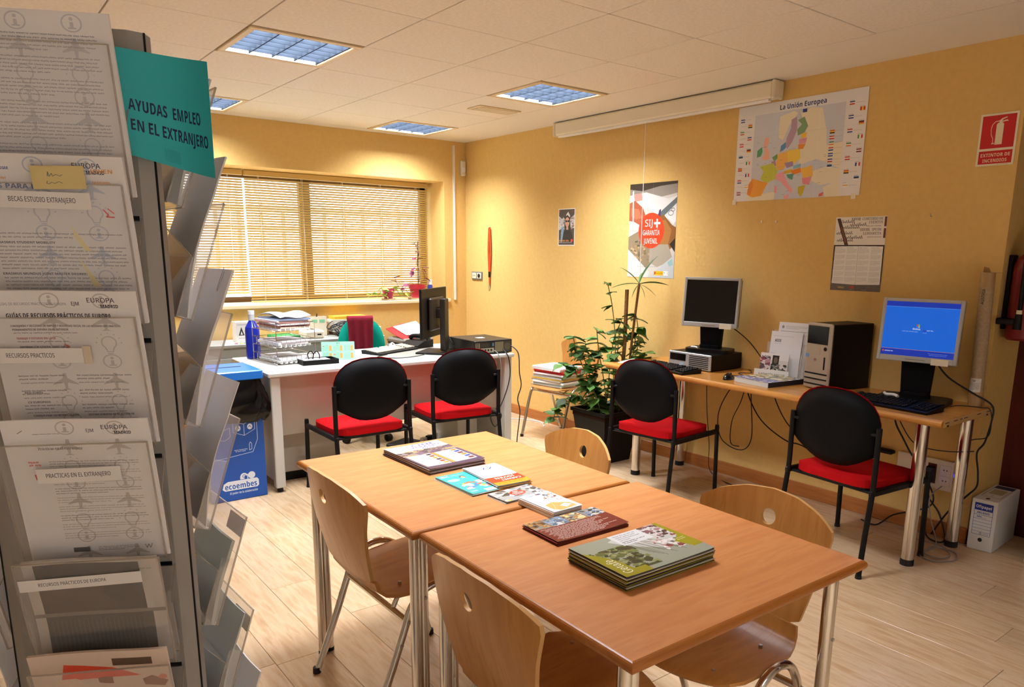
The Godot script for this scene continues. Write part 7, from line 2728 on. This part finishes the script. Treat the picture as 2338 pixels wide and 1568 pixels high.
func tower_papers(C: Vector3):
	var rows := [0.425, 0.616, 0.8075, 1.0, 1.194, 1.386, 1.5765]
	var arts := {3: euro_page(3), 4: euro_page(2), 5: euro_page(1), 6: euro_page(0)}
	var tx := {3: "thin printed sheets behind the PRACTICAS EN EL EXTRANJERO label", 4: "printed sheets headed GUÍAS DE RECURSOS PRÁCTICOS DE EUROPA", 5: "printed sheets behind the BECAS ESTUDIO EXTRANJERO label", 6: "printed sheets in the topmost front pocket of the tower"}
	var face := Transform3D(Basis(Vector3.UP, deg_to_rad(-27.5)), Vector3.ZERO) * Transform3D(Basis.IDENTITY, V(0, 0, 0.099))
	for i in [3, 4, 5, 6]:
		single("document", page_sheet(pocket_frame(face, rows[i]), 0.208, 0.248, [0, 0, 0, 0.003, 0.003, 0.007, 0.006][i], 0.006, 0.008), printed(arts[i], 0.65, 0.35), tx[i], "document", C)
	# dark photo brochure bowed in its pocket
	var a := Art.new(512, 640, K("6a625c"), 9)
	a.rect(0, 0, 512, 640, K("c8c2bc"))
	a.rect(40, 20, 400, 600, K("1d1b1a"))
	a.poly([40, 120, 250, 90, 330, 300, 60, 340], K("3a2a1c")); a.poly([250, 100, 420, 90, 400, 260, 300, 250], K("101010"))
	a.rect(0, 320, 512, 22, K("7a746c"))
	for k in 13: a.words(70 + k * 28, 360, 14, 6, K("4a4845"))
	for k in 22: a.line(60 + k * 17, 370, 64 + k * 17, 610, 3, K("4f4c49"))
	a.rect(420, 340, 40, 290, K("33302e")); a.words(440, 60, 60, 8, K("8a847c")); a.words(452, 150, 14, 60, K("a09a92"))
	single("brochure", page_sheet(pocket_frame(face, rows[2]), 0.20, 0.205, 0.006, 0.02), printed(a, 0.3), "dark photo brochure behind the RECURSOS PRÁCTICOS DE EUROPA label", "brochure", C)
	a = Art.new(512, 640, K("d8c4b4"), 9)
	a.rect(300, 40, 150, 40, K("5a4434")); a.poly([120, 60, 300, 90, 400, 140, 100, 150], K("d8452a"))
	a.blotch(30, [K("c86a4a"), K("8a5a44"), K("e0c8b0")], 20, 140, 500, 620, 20, 60)
	single("brochure", page_sheet(pocket_frame(face, rows[1]), 0.21, 0.24, 0.005, 0.012), printed(a, 0.4), "reddish brochure in the lowest visible front pocket", "brochure", C)
	single("brochure", page_sheet(pocket_frame(face, rows[0]), 0.21, 0.25, 0.005, 0.012), M.paper, "plain white sheets in the bottom front pocket", "brochure", C)
	# side facing the window wall: sheets seen from behind
	var f2 := Transform3D(Basis(Vector3.UP, deg_to_rad(92.5)), Vector3.ZERO) * Transform3D(Basis.IDENTITY, V(0, 0, 0.099))
	var side := {6: ["grey sheet in the top side pocket behind the turquoise sign", 0.22, 0.004, 0.012, M.paper_grey], 5: ["large blank white sheets in the upper side pocket", 0.288, 0.003, 0.03, M.paper], 4: ["white sheets with a paper clip in the middle side pocket", 0.285, 0.004, 0.03, M.paper], 3: ["curling white sheet in the side pocket above the blue bin", 0.275, 0.0015, 0.034, M.paper], 2: ["pale greenish sheets standing low in a side pocket", 0.16, 0.006, 0.01, mat(K("c3c9c0"), 0.6)], 1: ["grey sheets leaning in the lowest side pocket", 0.20, 0.003, 0.02, M.paper_grey], 0: ["white sheets in the bottom side pocket", 0.26, 0.003, 0.01, M.paper]}
	for i in side:
		var q: Array = side[i]
		single("document", page_sheet(pocket_frame(f2, rows[i]), 0.2, q[1], q[2], q[3], 0.0), q[4], q[0], "document", C)
	var clip := B.new()
	clip.xf = pocket_frame(f2, rows[4])
	clip.tube(curve([V(-0.085, 0.282, 0.002), V(-0.085, 0.25, 0.0), V(-0.077, 0.25, 0.0), V(-0.077, 0.29, 0.002)], 4), 0.0008, 5)
	single("paper_clip", clip, M.steel, "paper clip on the sheets in the middle side pocket", "paper clip", C)
	# third side
	var f3 := Transform3D(Basis(Vector3.UP, deg_to_rad(212.5)), Vector3.ZERO) * Transform3D(Basis.IDENTITY, V(0, 0, 0.099))
	for i in [1, 2, 3, 4, 5]:
		single("document", page_sheet(pocket_frame(f3, rows[i]), 0.2, 0.28, 0.003, 0.012), M.paper, ["", "lowest", "second lowest", "middle", "second highest", "highest"][i] + " white sheets in the tower's far left pockets", "document", C)
	# turquoise sign wrapped round the corner at the top
	a = Art.new(640, 520, K("2cb2bb"), 4)
	a.text(40, 292, "AYUDAS  EMPLEO", 76, K("14204c"), "sansb", 500)
	a.text(40, 390, "EN EL EXTRANJERO", 76, K("14204c"), "sansb", 560)
	a.rect(230, 440, 110, 60, K("22a6b0"))
	var b := B.new()
	var rr := []
	for i in 2:
		var row := []
		for j in 13:
			var u := j / 12.0
			# from the front face's edge, bending out past the corner, towards the right
			var p := V(0.238, 0, -1.318).lerp(V(0.352, 0, -1.268), u) + V(0.010, 0, -0.012) * sin(u * PI) * 1.6
			p.y = [1.79, 1.64][i] - [0.0, 0.020][i] * sin(u * PI * 0.5) - 0.012 * u * u
			row.append(p)
		rr.append(row)
	b.sheet(rr, 0.0006)
	single("paper_sign", b, printed(a, 0.65), "turquoise paper sign reading EMPLEO EN EL EXTRANJERO on the tower", "sign")
